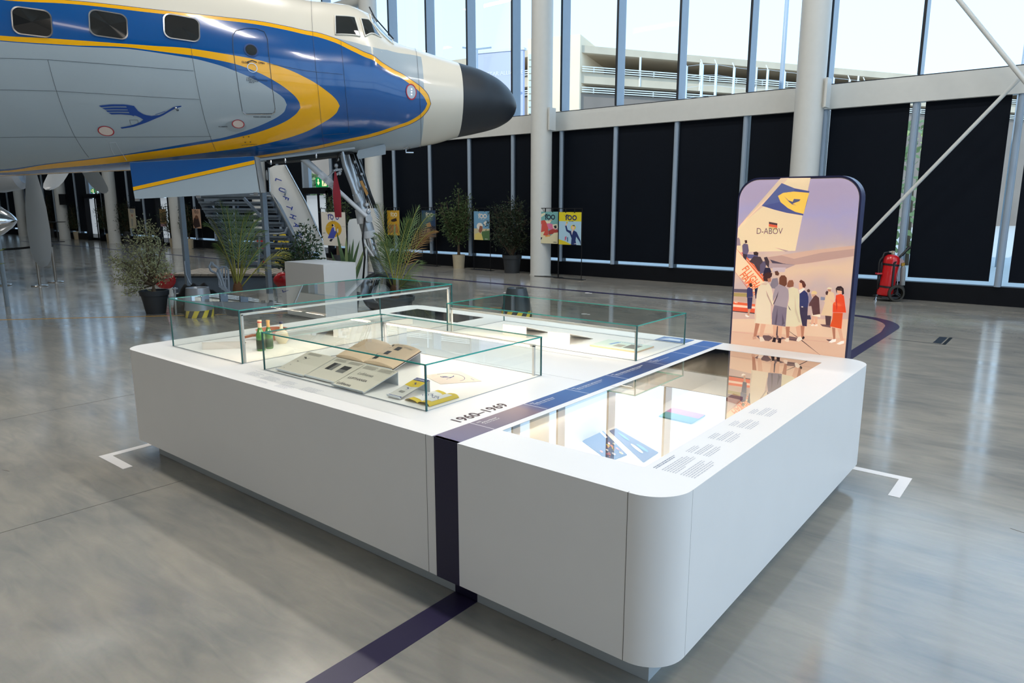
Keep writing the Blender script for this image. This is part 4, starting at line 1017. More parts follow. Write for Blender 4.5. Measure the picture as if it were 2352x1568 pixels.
def sline(pts, w, m, name, off=OFF, sub=6, par=None):
    h = [hit(*p) for p in pts]; mb = MB(); P = []
    for i in range(len(h)-1):
        for k in range(sub): t = k/sub; P.append(surf(lerp(h[i][0], h[i+1][0], t), lerp(h[i][1], h[i+1][1], t), off))
    P.append(surf(h[-1][0], h[-1][1], off))
    mb.tube(P, w, 5)
    return mb.build(name, m, par or ac)
def K(pts, sc, ox=0, oy=0): return [(ox+x/sc, oy+y/sc) for x, y in pts]
M_SEAM = mat('seam_dark', (74, 80, 86), .5)
sm = []
for p in (K([(1600, 380), (1650, 700), (1720, 1010), (1810, 1260)], 3.647), K([(405, 500), (480, 770), (630, 1140), (745, 1310)], 3.647),
          K([(720, 0), (735, 300), (775, 700), (805, 1000), (820, 1130)], 3.36, 500), K([(950, 320), (985, 700), (1015, 1020)], 3.36, 500), K([(1520, 378), (1545, 560), (1560, 800), (1562, 1130)], 3.36, 500),
          K([(0, 487), (405, 500), (1000, 545), (1620, 593)], 3.647), K([(0, 750), (480, 760), (1670, 830)], 3.647), K([(0, 1145), (630, 1142), (1770, 1135)], 3.647), K([(380, 490), (640, 540), (960, 575)], 3.36, 500), K([(815, 1035), (1010, 1022)], 3.36, 500)):
    sline(p, .0022, M_SEAM, 'skin_seam')
# passenger windows
M_WPAN = mat('cabin_window_dark', (20, 22, 24), .06, spec=.9, coat=.6); M_ALU = mat('polished_aluminium', (196, 200, 204), .22, 1)
def rrect_pts(cx_, cy_, w, h, r, n=6):
    o = []
    for sx_, sy_, a0 in ((1, 1, 0), (-1, 1, 90), (-1, -1, 180), (1, -1, 270)):
        for i in range(n+1):
            a = math.radians(a0+90*i/n); o.append((cx_+sx_*(w-r)+r*math.cos(a), cy_+sy_*(h-r)+r*math.sin(a)))
    return o
def cabin_window(s, a, w=.232, h=.182):
    zc, ht, hb, hw = sect(s); k = (hw+ht)/2
    P = lambda pts, off: [surf(s+x, a+y/k, off) for x, y in pts]
    inn = rrect_pts(0, 0, w-.016, h-.016, .085); outp = rrect_pts(0, 0, w, h, .095)
    m_ = MB(); n = len(inn); A_, B_, C_ = P(outp, .012), P(outp, .026), P(inn, .024)
    m_.add(A_+B_+C_, [(i, (i+1) % n, n+(i+1) % n, n+i) for i in range(n)]+[(n+i, n+(i+1) % n, 2*n+(i+1) % n, 2*n+i) for i in range(n)])
    f_ = m_.build('window_frame', M_ALU, ac, .6)
    mb = MB(); c_ = surf(s, a, .019); pts = P(inn, .020); mb.add([c_]+pts, [(0, i+1, (i+1) % n+1) for i in range(n)]); mb.build('window_pane', M_WPAN, f_)
wp = [hit(75, 51.5), hit(250, 57.6), hit(418, 65)]
for s, a in wp: cabin_window(s, a)
dsp = (wp[2][0]-wp[0][0])/2
for k in range(1, 7): cabin_window(wp[0][0]-dsp*k, wp[0][1])
# flight-deck glazing
M_CKP = mat('cockpit_glass', (24, 30, 32), .05, spec=.9, coat=.8)
def spane(q, name, m, off, par=None, n=8, frame=True):
    h = [hit(*p) for p in q]
    rows = [[surf(lerp(lerp(h[0][0], h[1][0], i/n), lerp(h[3][0], h[2][0], i/n), j/n), lerp(lerp(h[0][1], h[1][1], i/n), lerp(h[3][1], h[2][1], i/n), j/n), off) for i in range(n+1)] for j in range(n+1)]
    o = MB().grid(rows).build(name, m, par or ac, True)
    if frame:
        loop = rows[0]+[r[-1] for r in rows[1:]]+rows[-1][::-1][1:]+[r[0] for r in rows[::-1]][1:]
        MB().tube(loop, .010, 6).build('window_seal', mat('seal_white', (226, 224, 214), .4), o, True)
    return o
spane(K([(905, 125), (1058, 138), (1098, 282), (908, 268)], 3.36, 500), 'cockpit_window', M_CKP, .012)
spane(K([(1102, 146), (1165, 155), (1262, 293), (1137, 284)], 3.36, 500), 'cockpit_window', M_CKP, .012)
# windscreen: two panes per side over the nose
for sgn in (1, -1):
    for a0, a1 in ((52, 74), (77, 88.5)):
        rows = []
        for i in range(9):
            s = lerp(.0, .34, i/8); rows.append([surf(s, math.radians(lerp(a0, a1, j/6)), .012) for j in range(7)])
        if sgn < 0: rows = [[p-AN*(2*(p-AP).dot(AN)) for p in r] for r in rows]
        w_ = MB().grid(rows).build('windscreen_pane', mat('windscreen_glass', (150, 170, 186), .05, spec=.9, coat=.8), ac, True)
        loop = rows[0]+[r[-1] for r in rows[1:]]+rows[-1][::-1][1:]+[r[0] for r in rows[::-1]][1:]
        MB().tube(loop, .009, 6).build('window_seal', mat('seal_white', (226, 224, 214), .4), w_, True)
wpz = MB(); b0 = surf(.36, math.radians(68), .03); b1 = surf(.06, math.radians(72), .05); wpz.tube([b0, b1, surf(-.02, math.radians(78), .10)], .011, 6)
wpz.tube([surf(.08, math.radians(60), .06), surf(.03, math.radians(86), .07)], .009, 6); wpz.build('wiper', M_DARKG, ac)
# crew door
def closed(pts): return pts+[pts[0]]
dp = K([(1975, 262), (2060, 240), (2150, 245), (2215, 270), (2240, 330), (2262, 560), (2305, 915), (2290, 945), (2050, 948), (2030, 925), (1985, 640), (1952, 400), (1950, 300)], 3.647)
sline(closed(dp), .004, M_SEAM, 'door_outline', sub=4)
sline(K([(2305, 905), (2300, 938), (2270, 952), (2060, 952), (2032, 928)], 3.647), .008, M_ALU, 'door_sill', OFF+.004)
def disc(px_, py_, rs, ra, name, m, off=OFF, par=None, r0=0, n=28):
    s, a = hit(px_, py_); zc, ht, hb, hw = sect(s); k = (hw+ht)/2
    mb = MB(); rim = [surf(s+rs*math.cos(t), a+ra/k*math.sin(t), off) for t in [2*math.pi*i/n for i in range(n)]]
    if r0:
        rim2 = [surf(s+rs*r0*math.cos(t), a+ra*r0/k*math.sin(t), off) for t in [2*math.pi*i/n for i in range(n)]]
        mb.add(rim+rim2, [(i, (i+1) % n, n+(i+1) % n, n+i) for i in range(n)])
    else: mb.add([surf(s, a, off)]+rim, [(0, i+1, (i+1) % n+1) for i in range(n)])
    return mb.build(name, m, par or ac, True)
M_RED = mat('red_ring', (178, 30, 48), .4); M_LCR = mat('lamp_cream', (222, 206, 196), .3); M_LGL = mat('lamp_glass', (170, 182, 196), .1, coat=.6)
disc(244, 299, .098, .080, 'round_cover', M_LCR, OFF+.002); disc(244, 299, .105, .088, 'red_ring', M_RED, OFF+.005, r0=.86)
disc(547, 283, .082, .072, 'round_cover', M_LCR, OFF+.002); disc(547, 283, .088, .078, 'red_ring', M_RED, OFF+.005, r0=.86)
disc(944, 211, .075, .115, 'landing_lamp', M_LGL, OFF+.002); disc(944, 211, .088, .128, 'red_ring', M_RED, OFF+.005, r0=.84)
for dy in (-6, 0, 6): disc(944.5, 211+dy, .010, .010, 'lamp_led', mat('led_white', (250, 250, 255), .3, emit=2), OFF+.006)
disc(577, 116, .098, .096, 'porthole_rim', mat('rim_blue', (30, 70, 130), .3), OFF+.002); disc(577, 116, .078, .076, 'porthole', M_CKP, OFF+.006)
disc(579.5, 156, .070, .070, 'door_handle', M_ALU, OFF+.005, r0=.86)
disc(541, 279+10, .15, .10, 'plumbing_patch', mat('patch_grey', (150, 162, 168), .3), OFF-.001)
# little markings
M_MRK = mat('marking_dark', (40, 46, 60), .6)
def stext(s_, px_, py_, size, m=M_MRK, name='lettering', tilt=0, par=None):
    s0, a0 = hit(px_, py_); zc, ht, hb, hw = sect(s0); k = (hw+ht)/2; mb = MB()
    def f(p): return surf(s0+p.x, a0+p.y/k, OFF+.004)
    text_mesh(s_, size, X1*math.cos(tilt)+Y1*math.sin(tilt), Y1*math.cos(tilt)-X1*math.sin(tilt), Vector((0, 0, 0)), mb, None, bold=.03, fn=f)
    return mb.build(name, m, par or ac)
stext('CLOSE', 555, 144.5, .034); stext('OPEN', 593, 146, .034)
for i, l_ in enumerate(('      TO OPEN', '1. LIFT HANDLE', '2. TURN COUNTERCLOCKWISE', '3. PUSH DOOR IN', '      AND UP')): stext(l_, 566, 175.5+i*3.4, .020)
stext('PLACE LADDER HERE', 582, 268, .026); stext('PLUMBING', 502, 290, .026); stext('JACK PAD & MOORING', 555, 331.5, .022)
sline(K([(2070, 522), (2113, 508), (2152, 524)], 3.647), .006, M_MRK, 'arrow_arc', OFF+.003); 
for x, y in ((559, 313), (571, 312), (563, 325), (575, 324)): disc(x, y, .010, .010, 'fastener', M_MRK)
sline(K([(1085, 1000), (1155, 1000), (1165, 1040), (1100, 1042), (1085, 1000)], 3.647), .002, M_SEAM, 'hatch_line')
sline(K([(920, 1188), (970, 1184), (1030, 1285), (1062, 1335)], 3.647), .003, mat('seam_light', (190, 198, 204), .5), 'hatch_line'); sline(K([(920, 1188), (935, 1245), (960, 1290)], 3.647), .003, mat('seam_light', (190, 198, 204), .5), 'hatch_line')
# crane emblem
M_CRB = mat('emblem_blue', (20, 70, 148), .3)
cr_ = MB()
def cstrip(T, B, n=10):
    T = K(T, 3.647); B = K(B, 3.647)
    def rs_(P):
        L = [0]
        for i in range(len(P)-1): L.append(L[-1]+math.dist(P[i], P[i+1]))
        o = []
        for k in range(n+1):
            t = L[-1]*k/n; i = max(j for j in range(len(L)) if L[j] <= t+1e-9); i = min(i, len(P)-2); q = (t-L[i])/max(L[i+1]-L[i], 1e-9)
            o.append((lerp(P[i][0], P[i+1][0], q), lerp(P[i][1], P[i+1][1], q)))
        return o
    T, B = rs_(T), rs_(B)
    rows = []
    for a, b in zip(T, B):
        ha, hb_ = hit(*a), hit(*b); rows.append([surf(lerp(ha[0], hb_[0], q), lerp(ha[1], hb_[1], q), OFF+.004) for q in (0, .33, .66, 1)])
    cr_.grid(rows)
cstrip([(830, 880), (930, 869), (1050, 870), (1124, 882)], [(850, 893), (940, 886), (1050, 886), (1124, 890)])
cstrip([(858, 900), (950, 894), (1065, 895), (1100, 900)], [(885, 912), (960, 910), (1070, 911), (1100, 915)])
cstrip([(888, 919), (970, 917), (1080, 918), (1110, 922)], [(905, 932), (985, 930), (1090, 932), (1115, 936)])
cstrip([(910, 938), (1000, 938), (1095, 942), (1120, 946)], [(935, 952), (1010, 951), (1100, 958), (1125, 968)])
cstrip([(1052, 871), (1124, 882), (1160, 926), (1210, 956), (1275, 966)], [(1092, 956), (1140, 963), (1175, 978), (1200, 994), (1215, 1010)])
cstrip([(1010, 1060), (1100, 1045), (1170, 1020), (1205, 992), (1270, 964), (1340, 958), (1400, 925), (1455, 890), (1520, 880)], [(1020, 1070), (1110, 1057), (1180, 1035), (1230, 1018), (1300, 988), (1360, 965), (1415, 932), (1465, 905), (1520, 888)], 16)
cr_.build('crane_emblem', M_CRB, ac, True)
sline(K([(1302, 953), (1345, 940), (1385, 926)], 3.647), .003, M_CRB, 'emblem_line', OFF+.006)
b0 = sq(407.5, 250.5, .0); MB().lathe(b0, [(.03, 0), (.012, .02), (.012, .09)], 10, axis=AN).lathe(b0+AN*.10, [(.012, -.02), (.02, 0), (.012, .02)], 10, axis=AN).build('static_port', M_ALU, ac, True)
# belly fittings
def ap(s, n_, z): p = AP+AD*s+AN*n_; p.z = z; return p
def onA(px_, py_, off=0.0):
    d = ray(px_, py_); t = (AP+AN*off-CC).dot(AN)/d.dot(AN); return CC+d*t
M_GRD = mat('gear_door_grey', (150, 162, 170), .35, noise=.03)
# forward small gear door (closed half, folded along belly, right of the leg)
q = [onA(*p, .42) for p in K([(1085, 1160), (1285, 1112), (1297, 1130), (1297, 1190), (1085, 1228), (1072, 1195)], 3.36, 500)]
MB().prism(q, AN*-.03).build('small_gear_door', M_GRD, ac)
# long open nose-gear doors
for off, nm in ((.80, 'near'), (-.8, 'far')):
    pts = K([(1166, 50), (2285, -6), (2293, 30), (2335, 322), (1215, 380), (1200, 300)], 3.92, 0, 360)
    if off > 0:
        P_ = [onA(*p, off) for p in pts]
        dr = MB().prism(P_, AN*-.05).build('nose_gear_door', M_GREYP, ac)
        k_ = AN*.0035
        MB().prism([onA(*p, off)+k_ for p in K([(1168, 52), (2285, -4), (2293, 34), (1197, 275)], 3.92, 0, 360)], AN*-.001).build('blue_panel', M_BLUEP, dr)
        MB().prism([onA(*p, off)+k_*1.6 for p in K([(1197, 272), (2291, 30), (2293, 64), (1201, 304)], 3.92, 0, 360)], AN*-.001).build('yellow_stripe', M_YELP, dr)
        MB().prism([onA(*p, off)+k_*1.2 for p in K([(1200, 303), (2293, 63), (2293, 67), (1201, 308)], 3.92, 0, 360)], AN*-.001).build('navy_line', M_NAVYP, dr)
        # curved end piece
        e0 = [onA(*p, off) for p in K([(2280, -4), (2335, 322)], 3.92, 0, 360)]
        rows = []
        for j in range(7):
            t = j/6; w = AN*(-.40*t)+AD*(.06*math.sin(t*math.pi))
            rows.append([e0[0]+w-Z1v*(0.02*t), e0[0]*.5+e0[1]*.5+w, e0[1]+w])
        ee = MB().grid(rows); ee.grid([[p+AD*.02 for p in r] for r in rows]); ee.build('door_end_rib', mat('rib_grey', (150, 152, 152), .45), dr, True)
        c_ = rows[3][1]+AD*.07; MB().lathe(c_, [(.07, 0), (.085, .012), (.07, .02)], 20, axis=AD).build('pressing', mat('rib_grey', (150, 152, 152), .45), dr, .8)
        for u in (.02, .5, .97):
            pb = P_[4].lerp(P_[3], u); MB().obox(pb-Z1v*.015, AD, AN, Z1v, .03, .03, .02).build('door_hinge', M_ALU, dr)
# hinge strip of the wheel well
MB().bar(onA(590, 368, .55), onA(815, 340, .55), .05, .03).build('well_edge', M_GRD, ac)
MB().prism([onA(*p, .2) for p in ((612, 373), (700, 366), (812, 352), (800, 346), (690, 358), (612, 368))], AN*-.6).build('wheel_well', mat('well_dark', (26, 30, 32), .7), ac)
for x, y in ((622, 368), (655, 364), (726, 353)):
    c_ = onA(x, y, .62); MB().lathe(c_, [(.012, 0), (.02, .03), (.012, .07)], 8, axis=-Z1v).build('fastener', M_ALU, ac)
c_ = onA(932, 335, .15); MB().lathe(c_, [(.11, 0), (.08, -.02), (.04, -.06)], 16).tube([c_-Z1v*.05, c_-Z1v*.11, c_-Z1v*.11+AD*.13], .016, 8).build('pitot_probe', M_ALU, ac, .8)
# ---- nose gear leg
M_STL = mat('gear_steel', (180, 184, 188), .25, .5, noise=.05); M_CHR = mat('gear_chrome', (220, 222, 226), .1, 1); M_GWH = mat('gear_white', (204, 208, 212), .35)
M_RUB = mat('tyre_rubber', (24, 24, 26), .6); M_HOSE = mat('hose_black', (22, 22, 24), .5)
gear = MB()
A_, B_ = onA(798, 345), onA(836, 500); d0 = (B_-A_).normalized()
gear.tube([A_-d0*.3, A_+d0*.35], .085, 16).tube([A_+d0*.3, B_], .10, 16)
gear.tube([B_, onA(848, 540)], [.115, .115], 18).build('gear_leg', M_STL, ac, .7)
MB().tube([onA(832, 480), onA(838, 512)], .13, 18).tube([onA(845, 530), onA(848, 546)], .12, 18).build('leg_collar', M_GWH, ac, .7)
MB().tube([onA(784, 340, .16), onA(793, 380, .16), onA(820, 452, .16)], [.05, .052, .048], 12).tube([onA(818, 445, .16), onA(826, 462, .14)], [.07, .07], 12).build('retraction_jack', M_STL, ac, .7)
MB().tube([onA(846, 536), onA(866, 612)], .075, 16).build('oleo_tube', M_CHR, ac, .7)
MB().tube([onA(856, 575), onA(871, 625)], .09, 16).build('lower_leg', M_STL, ac, .7)
# folding drag brace
P1_, P2_, P3_ = onA(690, 358, .1), onA(762, 424, .1), onA(847, 502, .16)
MB().tube([P1_, onA(742, 405, .1)], .055, 12).obox(onA(753, 415, .1), (P2_-P1_).normalized(), AN, (P2_-P1_).normalized().cross(AN), .17, .05, .06).tube([P2_, P3_], [.035, .04], 12).build('drag_brace', M_GWH, ac, .7)
MB().lathe(P2_-AN*.08, [(.04, 0), (.04, .16)], 12, axis=AN).lathe(P3_-AN*.06, [(.06, 0), (.06, .14)], 14, axis=AN).lathe(onA(749, 411, .17), [(.022, -.03), (.022, .03)], 10, axis=AN).build('brace_bolt', M_STL, ac, .7)
MB().tube([onA(748, 412, .05), onA(775, 385, .05)], .014, 8).build('link_rod', M_GWH, ac); MB().tube([onA(833, 552, .2), onA(858, 590, .26), onA(878, 640, .1)], .018, 8).build('link_rod', M_GWH, ac)
tl = MB(); a0_, a1_, a2_ = onA(862, 560)+AD*.10, onA(884, 578)+AD*.10, onA(886, 622)+AD*.02
tl.prism([a0_+AN*.06, a0_-AN*.06, a1_-AN*.02, a1_+AN*.02], Z1v*.03).prism([a1_+AN*.02, a1_-AN*.02, a2_-AN*.07, a2_+AN*.07], Z1v*.03).tube([a1_-AN*.05, a1_+AN*.05], .02, 8).build('torque_link', M_GWH, ac, .7)
hs = MB(); random.seed(5)
for k in range(6):
    x = 803+k*3.2; of = .10-.03*k
    pts_ = [onA(x, 350, of)]+[onA(x+j*12+random.uniform(-3, 3), 350+j*32, of+random.uniform(-.03, .03)) for j in range(1, 5)]
    hs.tube(pts_, .009 if k % 2 else .014, 6)
hs.tube([onA(838, 500, .2), onA(833, 548, .24), onA(838, 590, .24), onA(834, 642, .2)], .017, 8)
hs.tube([onA(788, 342, .2), onA(778, 356, .25), onA(772, 372, .2)], .012, 6)
hs.build('hydraulic_hoses', M_HOSE, ac, True)
for x, y, r in ((772, 380, .05), (768, 392, .035), (780, 398, .045), (776, 366, .04), (820, 442, .06), (826, 456, .05), (842, 470, .055), (846, 486, .06), (838, 430, .04), (830, 400, .04), (815, 372, .04), (862, 545, .05), (868, 560, .045), (874, 572, .04)):
    c_ = onA(x, y, .08); MB().lathe(c_, [(r*.55, -.07), (r*.7, -.06), (r*.7, .04), (r*.4, .05), (r*.4, .09)], 10, axis=AN).build('valve_fitting', M_STL, ac, .8)
MB().tube([onA(764, 392, .1), onA(786, 388, .1)], .02, 8).build('lock_rod', M_GWH, ac, .8); MB().tube([onA(770, 404, .1), onA(784, 392, .1)], .018, 8).build('lock_rod', M_GWH, ac, .8)
MB().prism([onA(*p, .22) for p in ((826, 416), (832, 414), (846, 444), (842, 450))], AN*-.03).build('label_plate', mat('brass_plate', (176, 128, 60), .4), ac)
# rear white fairing door edge right of the leg
MB().prism([onA(*p, -.25) for p in ((806, 350), (822, 356), (846, 420), (872, 500), (868, 503), (836, 430), (812, 380))], AN*-.03).build('fairing_door', mat('fairing_white', (206, 216, 226), .3), ac)
# twin nose wheels
WC = onA(872, 622); WR = .345
WC = Vector((WC.x, WC.y, WR+.001))
prof = [(.17, -.085), (.20, -.105), (.27, -.115), (.32, -.10), (.343, -.05), (.345, 0), (.343, .05), (.32, .10), (.27, .115), (.20, .105), (.17, .085)]
for s_ in (-1, 1):
    c_ = WC+AN*(.19*s_)
    w_ = MB().lathe(c_, prof, 36, axis=AN, cap=False).build('tyre', M_RUB, ac, .8)
    MB().lathe(c_, [(0, -.07), (.06, -.09), (.06, -.075), (.14, -.05), (.18, -.085), (.18, .085), (.14, .05), (.06, .075), (.06, .09), (0, .07)], 28, axis=AN).build('wheel_hub', M_GWH, w_, .6)
fk = MB().tube([WC-AN*.3, WC+AN*.3], .035, 12); a2 = onA(870, 618); fk.tube([a2, Vector((WC.x, WC.y, WC.z))], [.085, .06], 14)
fk.build('axle', M_STL, ac, .7)
# red remove-before-flight ribbon
rb = []
for i in range(15):
    t = i/14; c_ = onA(lerp(770, 777, t), lerp(394, 499, t), .30); w = lerp(.012, .065, min(1, t*2.2)); ang = .35*math.sin(t*4+.5)
    rb.append([c_-(RH*math.cos(ang)+FH*math.sin(ang))*w, c_+FH*.01*math.sin(6*t), c_+(RH*math.cos(ang)+FH*math.sin(ang))*w])
rbt = thing('warning_ribbon', 'long dark red cloth ribbon hanging beside the nose gear leg', 'ribbon', onA(774, 440, .3)); MB().grid(rb).grid([[p+FH*.003 for p in r] for r in rb]).build('cloth', mat('ribbon_red', (138, 30, 44), .8, noise=.08), rbt, True)
# ---- port wing, engine nacelle and propellers beyond the fuselage, low at the left
M_WNG = mat('wing_silver', (196, 200, 206), .3, .3)
wing = MB()
def wsec(s0, n_, z, ch, th): return [ap(s0-ch*.0, n_, z), ap(s0-ch*.15, n_, z+th*.7), ap(s0-ch*.45, n_, z+th*.6), ap(s0-ch, n_, z), ap(s0-ch*.5, n_, z-th*.35), ap(s0-ch*.12, n_, z-th*.4)]
S_, E_ = wsec(-8.6, 1.4, 2.72, 5.5, .8), wsec(-9.6, -11, 3.15, 4.2, .5)
for T_ in ((S_, E_),):
    wing.add(S_+E_, [(i, (i+1) % 6, 6+(i+1) % 6, 6+i) for i in range(6)]+[tuple(range(6)), tuple(range(11, 5, -1))])
wing.build('wing', M_WNG, ac, .6)
M_BLD = mat('blade_grey', (158, 164, 168), .35); M_CH2 = mat('spinner_chrome', (210, 212, 216), .08, 1)
def engine(n_, zc, s_tip, angs):
    c_ = ap(s_tip, n_, zc)
    e_ = MB().lathe(c_, [(.0, -4.6), (.55, -4.2), (.68, -2.6), (.70, -1.0), (.62, -.62), (.50, -.56), (.48, -.7)], 32, axis=AD).build('engine_nacelle', M_WNG, ac, .6)
    p_ = MB().lathe(c_, [(.24, -.62), (.26, -.5), (.2, -.22), (.1, -.03), (0, 0)], 24, axis=AD, cap=False).build('propeller_hub', M_CH2, e_, .8)
    for a in angs:
        a = math.radians(a); dv = AN*math.sin(a)+Z1v*math.cos(a); tv = AN*math.cos(a)-Z1v*math.sin(a); rows = []
        for r, w, tw in ((.22, .09, 84), (.55, .15, 84), (1.0, .21, 84), (1.5, .235, 84), (1.95, .215, 84), (2.15, .17, 84), (2.27, .09, 84), (2.30, .01, 84)):
            tw = math.radians(tw); cd = tv*math.cos(tw)-AD*math.sin(tw); b = c_-AD*.42+dv*r; nn = cd.cross(dv)
            rows.append([b-cd*w, b-cd*w*.4+nn*.02, b+cd*w*.4+nn*.02, b+cd*w, b+cd*w*.4-nn*.012, b-cd*w*.4-nn*.012, b-cd*w])
        MB().grid(rows).build('propeller_blade', M_BLD, e_, .9)
pb = fw(62, 300, 15.5)
q_ = pb-AP; engine(q_.dot(AN), 2.85, q_.dot(AD)+.4, (180, 60, -60))
pb2 = fw(188, 300, 18.5); q_ = pb2-AP; engine(q_.dot(AN), 3.38, q_.dot(AD)+.2, (120, 240, 0))
# starboard engine wing stub out of frame supplies the polished spinner at the left edge
sp = thing('polished_spinner', 'polished pointed propeller spinner poking in at the left edge', 'spinner', fw(-20, 505, 13))
c_ = fw(40, 506, 13); MB().lathe(c_, [(.32, -.62), (.34, -.5), (.26, -.30), (.14, -.12), (.05, -.03), (0, 0)], 32, axis=(RH*.98+FH*.1).normalized()).build('cone', M_CH2, sp, .8)
t0 = c_-RH*.3; MB().tube([t0-RH*.1, Vector((t0.x-.3, t0.y, 0))], .04, 8).build('stand', M_GRD, sp)
# ================================================================== PHOTO BOARD (backlit picture)
LY = 5.146; LX0, LX1 = -2.0217, -1.1805
lbx = thing('photo_board', 'tall backlit photo board with rounded top corners behind the plinth', 'lightbox', ((LX0+LX1)/2, LY+.05, 0))
LTOP = 2.068; LR = .155
def rtop(x0, x1, z0, z1, r, y, n=10):
    o = [(x0, y, z0), (x1, y, z0)]
    for i in range(n+1):
        a = math.radians(90*i/n); o.append((x1-r+r*math.cos(a), y, z1-r+r*math.sin(a)))
    for i in range(n+1):
        a = math.radians(90+90*i/n); o.append((x0+r+r*math.cos(a), y, z1-r+r*math.sin(a)))
    return o
MB().prism(rtop(LX0, LX1, 0, LTOP, LR, LY+.004), (0, .105, 0)).build('frame', mat('board_frame_navy', (42, 44, 84), .3, spec=.5), lbx, .5)
ins = rtop(LX0+.012, LX1-.012, .06, LTOP-.014, LR-.012, LY)
MB().prism([(x, y+.002, z) for x, y, z in ins], (0, .002, 0)).build('rim', mat('board_rim', (150, 128, 110), .4, 0), lbx)
def photo_grad():
    m = bpy.data.materials.new('photo_sky_print'); m.use_nodes = True; t = m.node_tree; b = t.nodes['Principled BSDF']
    geo = t.nodes.new('ShaderNodeNewGeometry'); sx = t.nodes.new('ShaderNodeSeparateXYZ'); t.links.new(geo.outputs['Position'], sx.inputs[0])
    mr = t.nodes.new('ShaderNodeMapRange'); mr.inputs['From Min'].default_value = .83; mr.inputs['From Max'].default_value = 2.05; t.links.new(sx.outputs[2], mr.inputs[0])
    n = t.nodes.new('ShaderNodeTexNoise'); n.inputs['Scale'].default_value = 5; n.inputs['Detail'].default_value = 3; t.links.new(geo.outputs['Position'], n.inputs['Vector'])
    ad = t.nodes.new('ShaderNodeMath'); ad.operation = 'MULTIPLY_ADD'; ad.inputs[1].default_value = .22; t.links.new(n.outputs['Fac'], ad.inputs[0]); t.links.new(mr.outputs[0], ad.inputs[2])
    r = t.nodes.new('ShaderNodeValToRGB'); t.links.new(ad.outputs[0], r.inputs[0]); cr = r.color_ramp
    cr.elements[0].position = .30; cr.elements[0].color = srgb((200, 168, 152)); cr.elements[1].position = 1.05; cr.elements[1].color = srgb((176, 160, 184))
    for p, c in ((.48, (196, 172, 166)), (.62, (226, 190, 160)), (.74, (190, 170, 172)), (.9, (170, 160, 192))):
        e = cr.elements.new(p); e.color = srgb(c)
    t.links.new(r.outputs[0], b.inputs['Base Color']); t.links.new(r.outputs[0], b.inputs['Emission Color']); b.inputs['Emission Strength'].default_value = .58
    b.inputs['Base Color'].default_value = (0, 0, 0, 1); b.inputs['Roughness'].default_value = .4
    return m
MPH = photo_grad()
LE = .62
def pm(c):
    nm = 'photo_%d_%d_%d' % c
    return mat(nm, c, .45, emit=LE, spec=.3)
ph = MB(); _k = [0]
def P8(pts, c, crop=8):
    _k[0] += 1; y = LY-.00003*_k[0]-.0002
    sc, ox, oy = (3.267, 1640, 380) if crop == 8 else (6.03, 1680, 560)
    o = []
    for x, y_ in pts:
        p = onY(ox+x/sc, oy+y_/sc, LY); o.append((min(max(p.x, LX0+.014), LX1-.014), y, max(p.z, .70)))
    ph.poly(o, pm(c))
ph.poly([(x, LY, z) for x, y, z in rtop(LX0+.014, LX1-.014, .06, LTOP-.018, LR-.014, LY)], MPH)
# apron, tail fin, wing
P8([(130, 1150), (1030, 1155), (1000, 1450), (130, 1450)], (222, 186, 156)); P8([(130, 1240), (1020, 1300), (1000, 1450), (120, 1450)], (214, 174, 146))
P8([(145, 930), (300, 935), (300, 1025), (145, 1020)], (190, 160, 140)); P8([(145, 925), (250, 928), (250, 955), (145, 950)], (96, 84, 100)); P8([(145, 955), (250, 958), (250, 985), (145, 980)], (164, 140, 84))
P8([(500, 95), (725, 92), (690, 250), (610, 640), (170, 650), (180, 470), (300, 345)], (232, 206, 168)); P8([(500, 95), (560, 92), (380, 300), (200, 440), (180, 470), (250, 380)], (216, 190, 164))
P8([(508, 132), (600, 170), (716, 192), (700, 270), (668, 375), (545, 355), (455, 332), (358, 302)], (78, 86, 138)); P8([(508, 132), (608, 172), (560, 260), (358, 302)], (90, 100, 146))
P8([(714, 205), (600, 195), (520, 205), (480, 228), (500, 275), (555, 320), (610, 348), (672, 363)], (240, 196, 88))
P8([(524, 228), (560, 262), (590, 272), (600, 250), (650, 254), (640, 268), (610, 278), (590, 288), (622, 300), (585, 292), (562, 272)], (88, 92, 122))
P8([(412, 422), (476, 434), (475, 449), (412, 438)], (84, 62, 62)); P8([(412, 438), (475, 449), (475, 468), (411, 456)], (222, 96, 66)); P8([(411, 456), (475, 468), (474, 486), (410, 474)], (206, 180, 120))
P8([(385, 690), (600, 660), (1080, 600), (1072, 680), (720, 730), (600, 745), (540, 735), (440, 760)], (186, 150, 138)); P8([(500, 672), (700, 640), (1078, 600), (1076, 625), (800, 655), (600, 700)], (206, 170, 150))
P8([(420, 705), (520, 735), (610, 745), (560, 752), (440, 735)], (84, 70, 84)); P8([(400, 730), (610, 745), (540, 775), (415, 770)], (176, 150, 150)); P8([(440, 765), (540, 765), (530, 800), (440, 800)], (196, 176, 178)); P8([(455, 615), (560, 640), (540, 645)], (170, 146, 140))
P8([(230, 665), (330, 670), (330, 700), (230, 695)], (96, 92, 130))
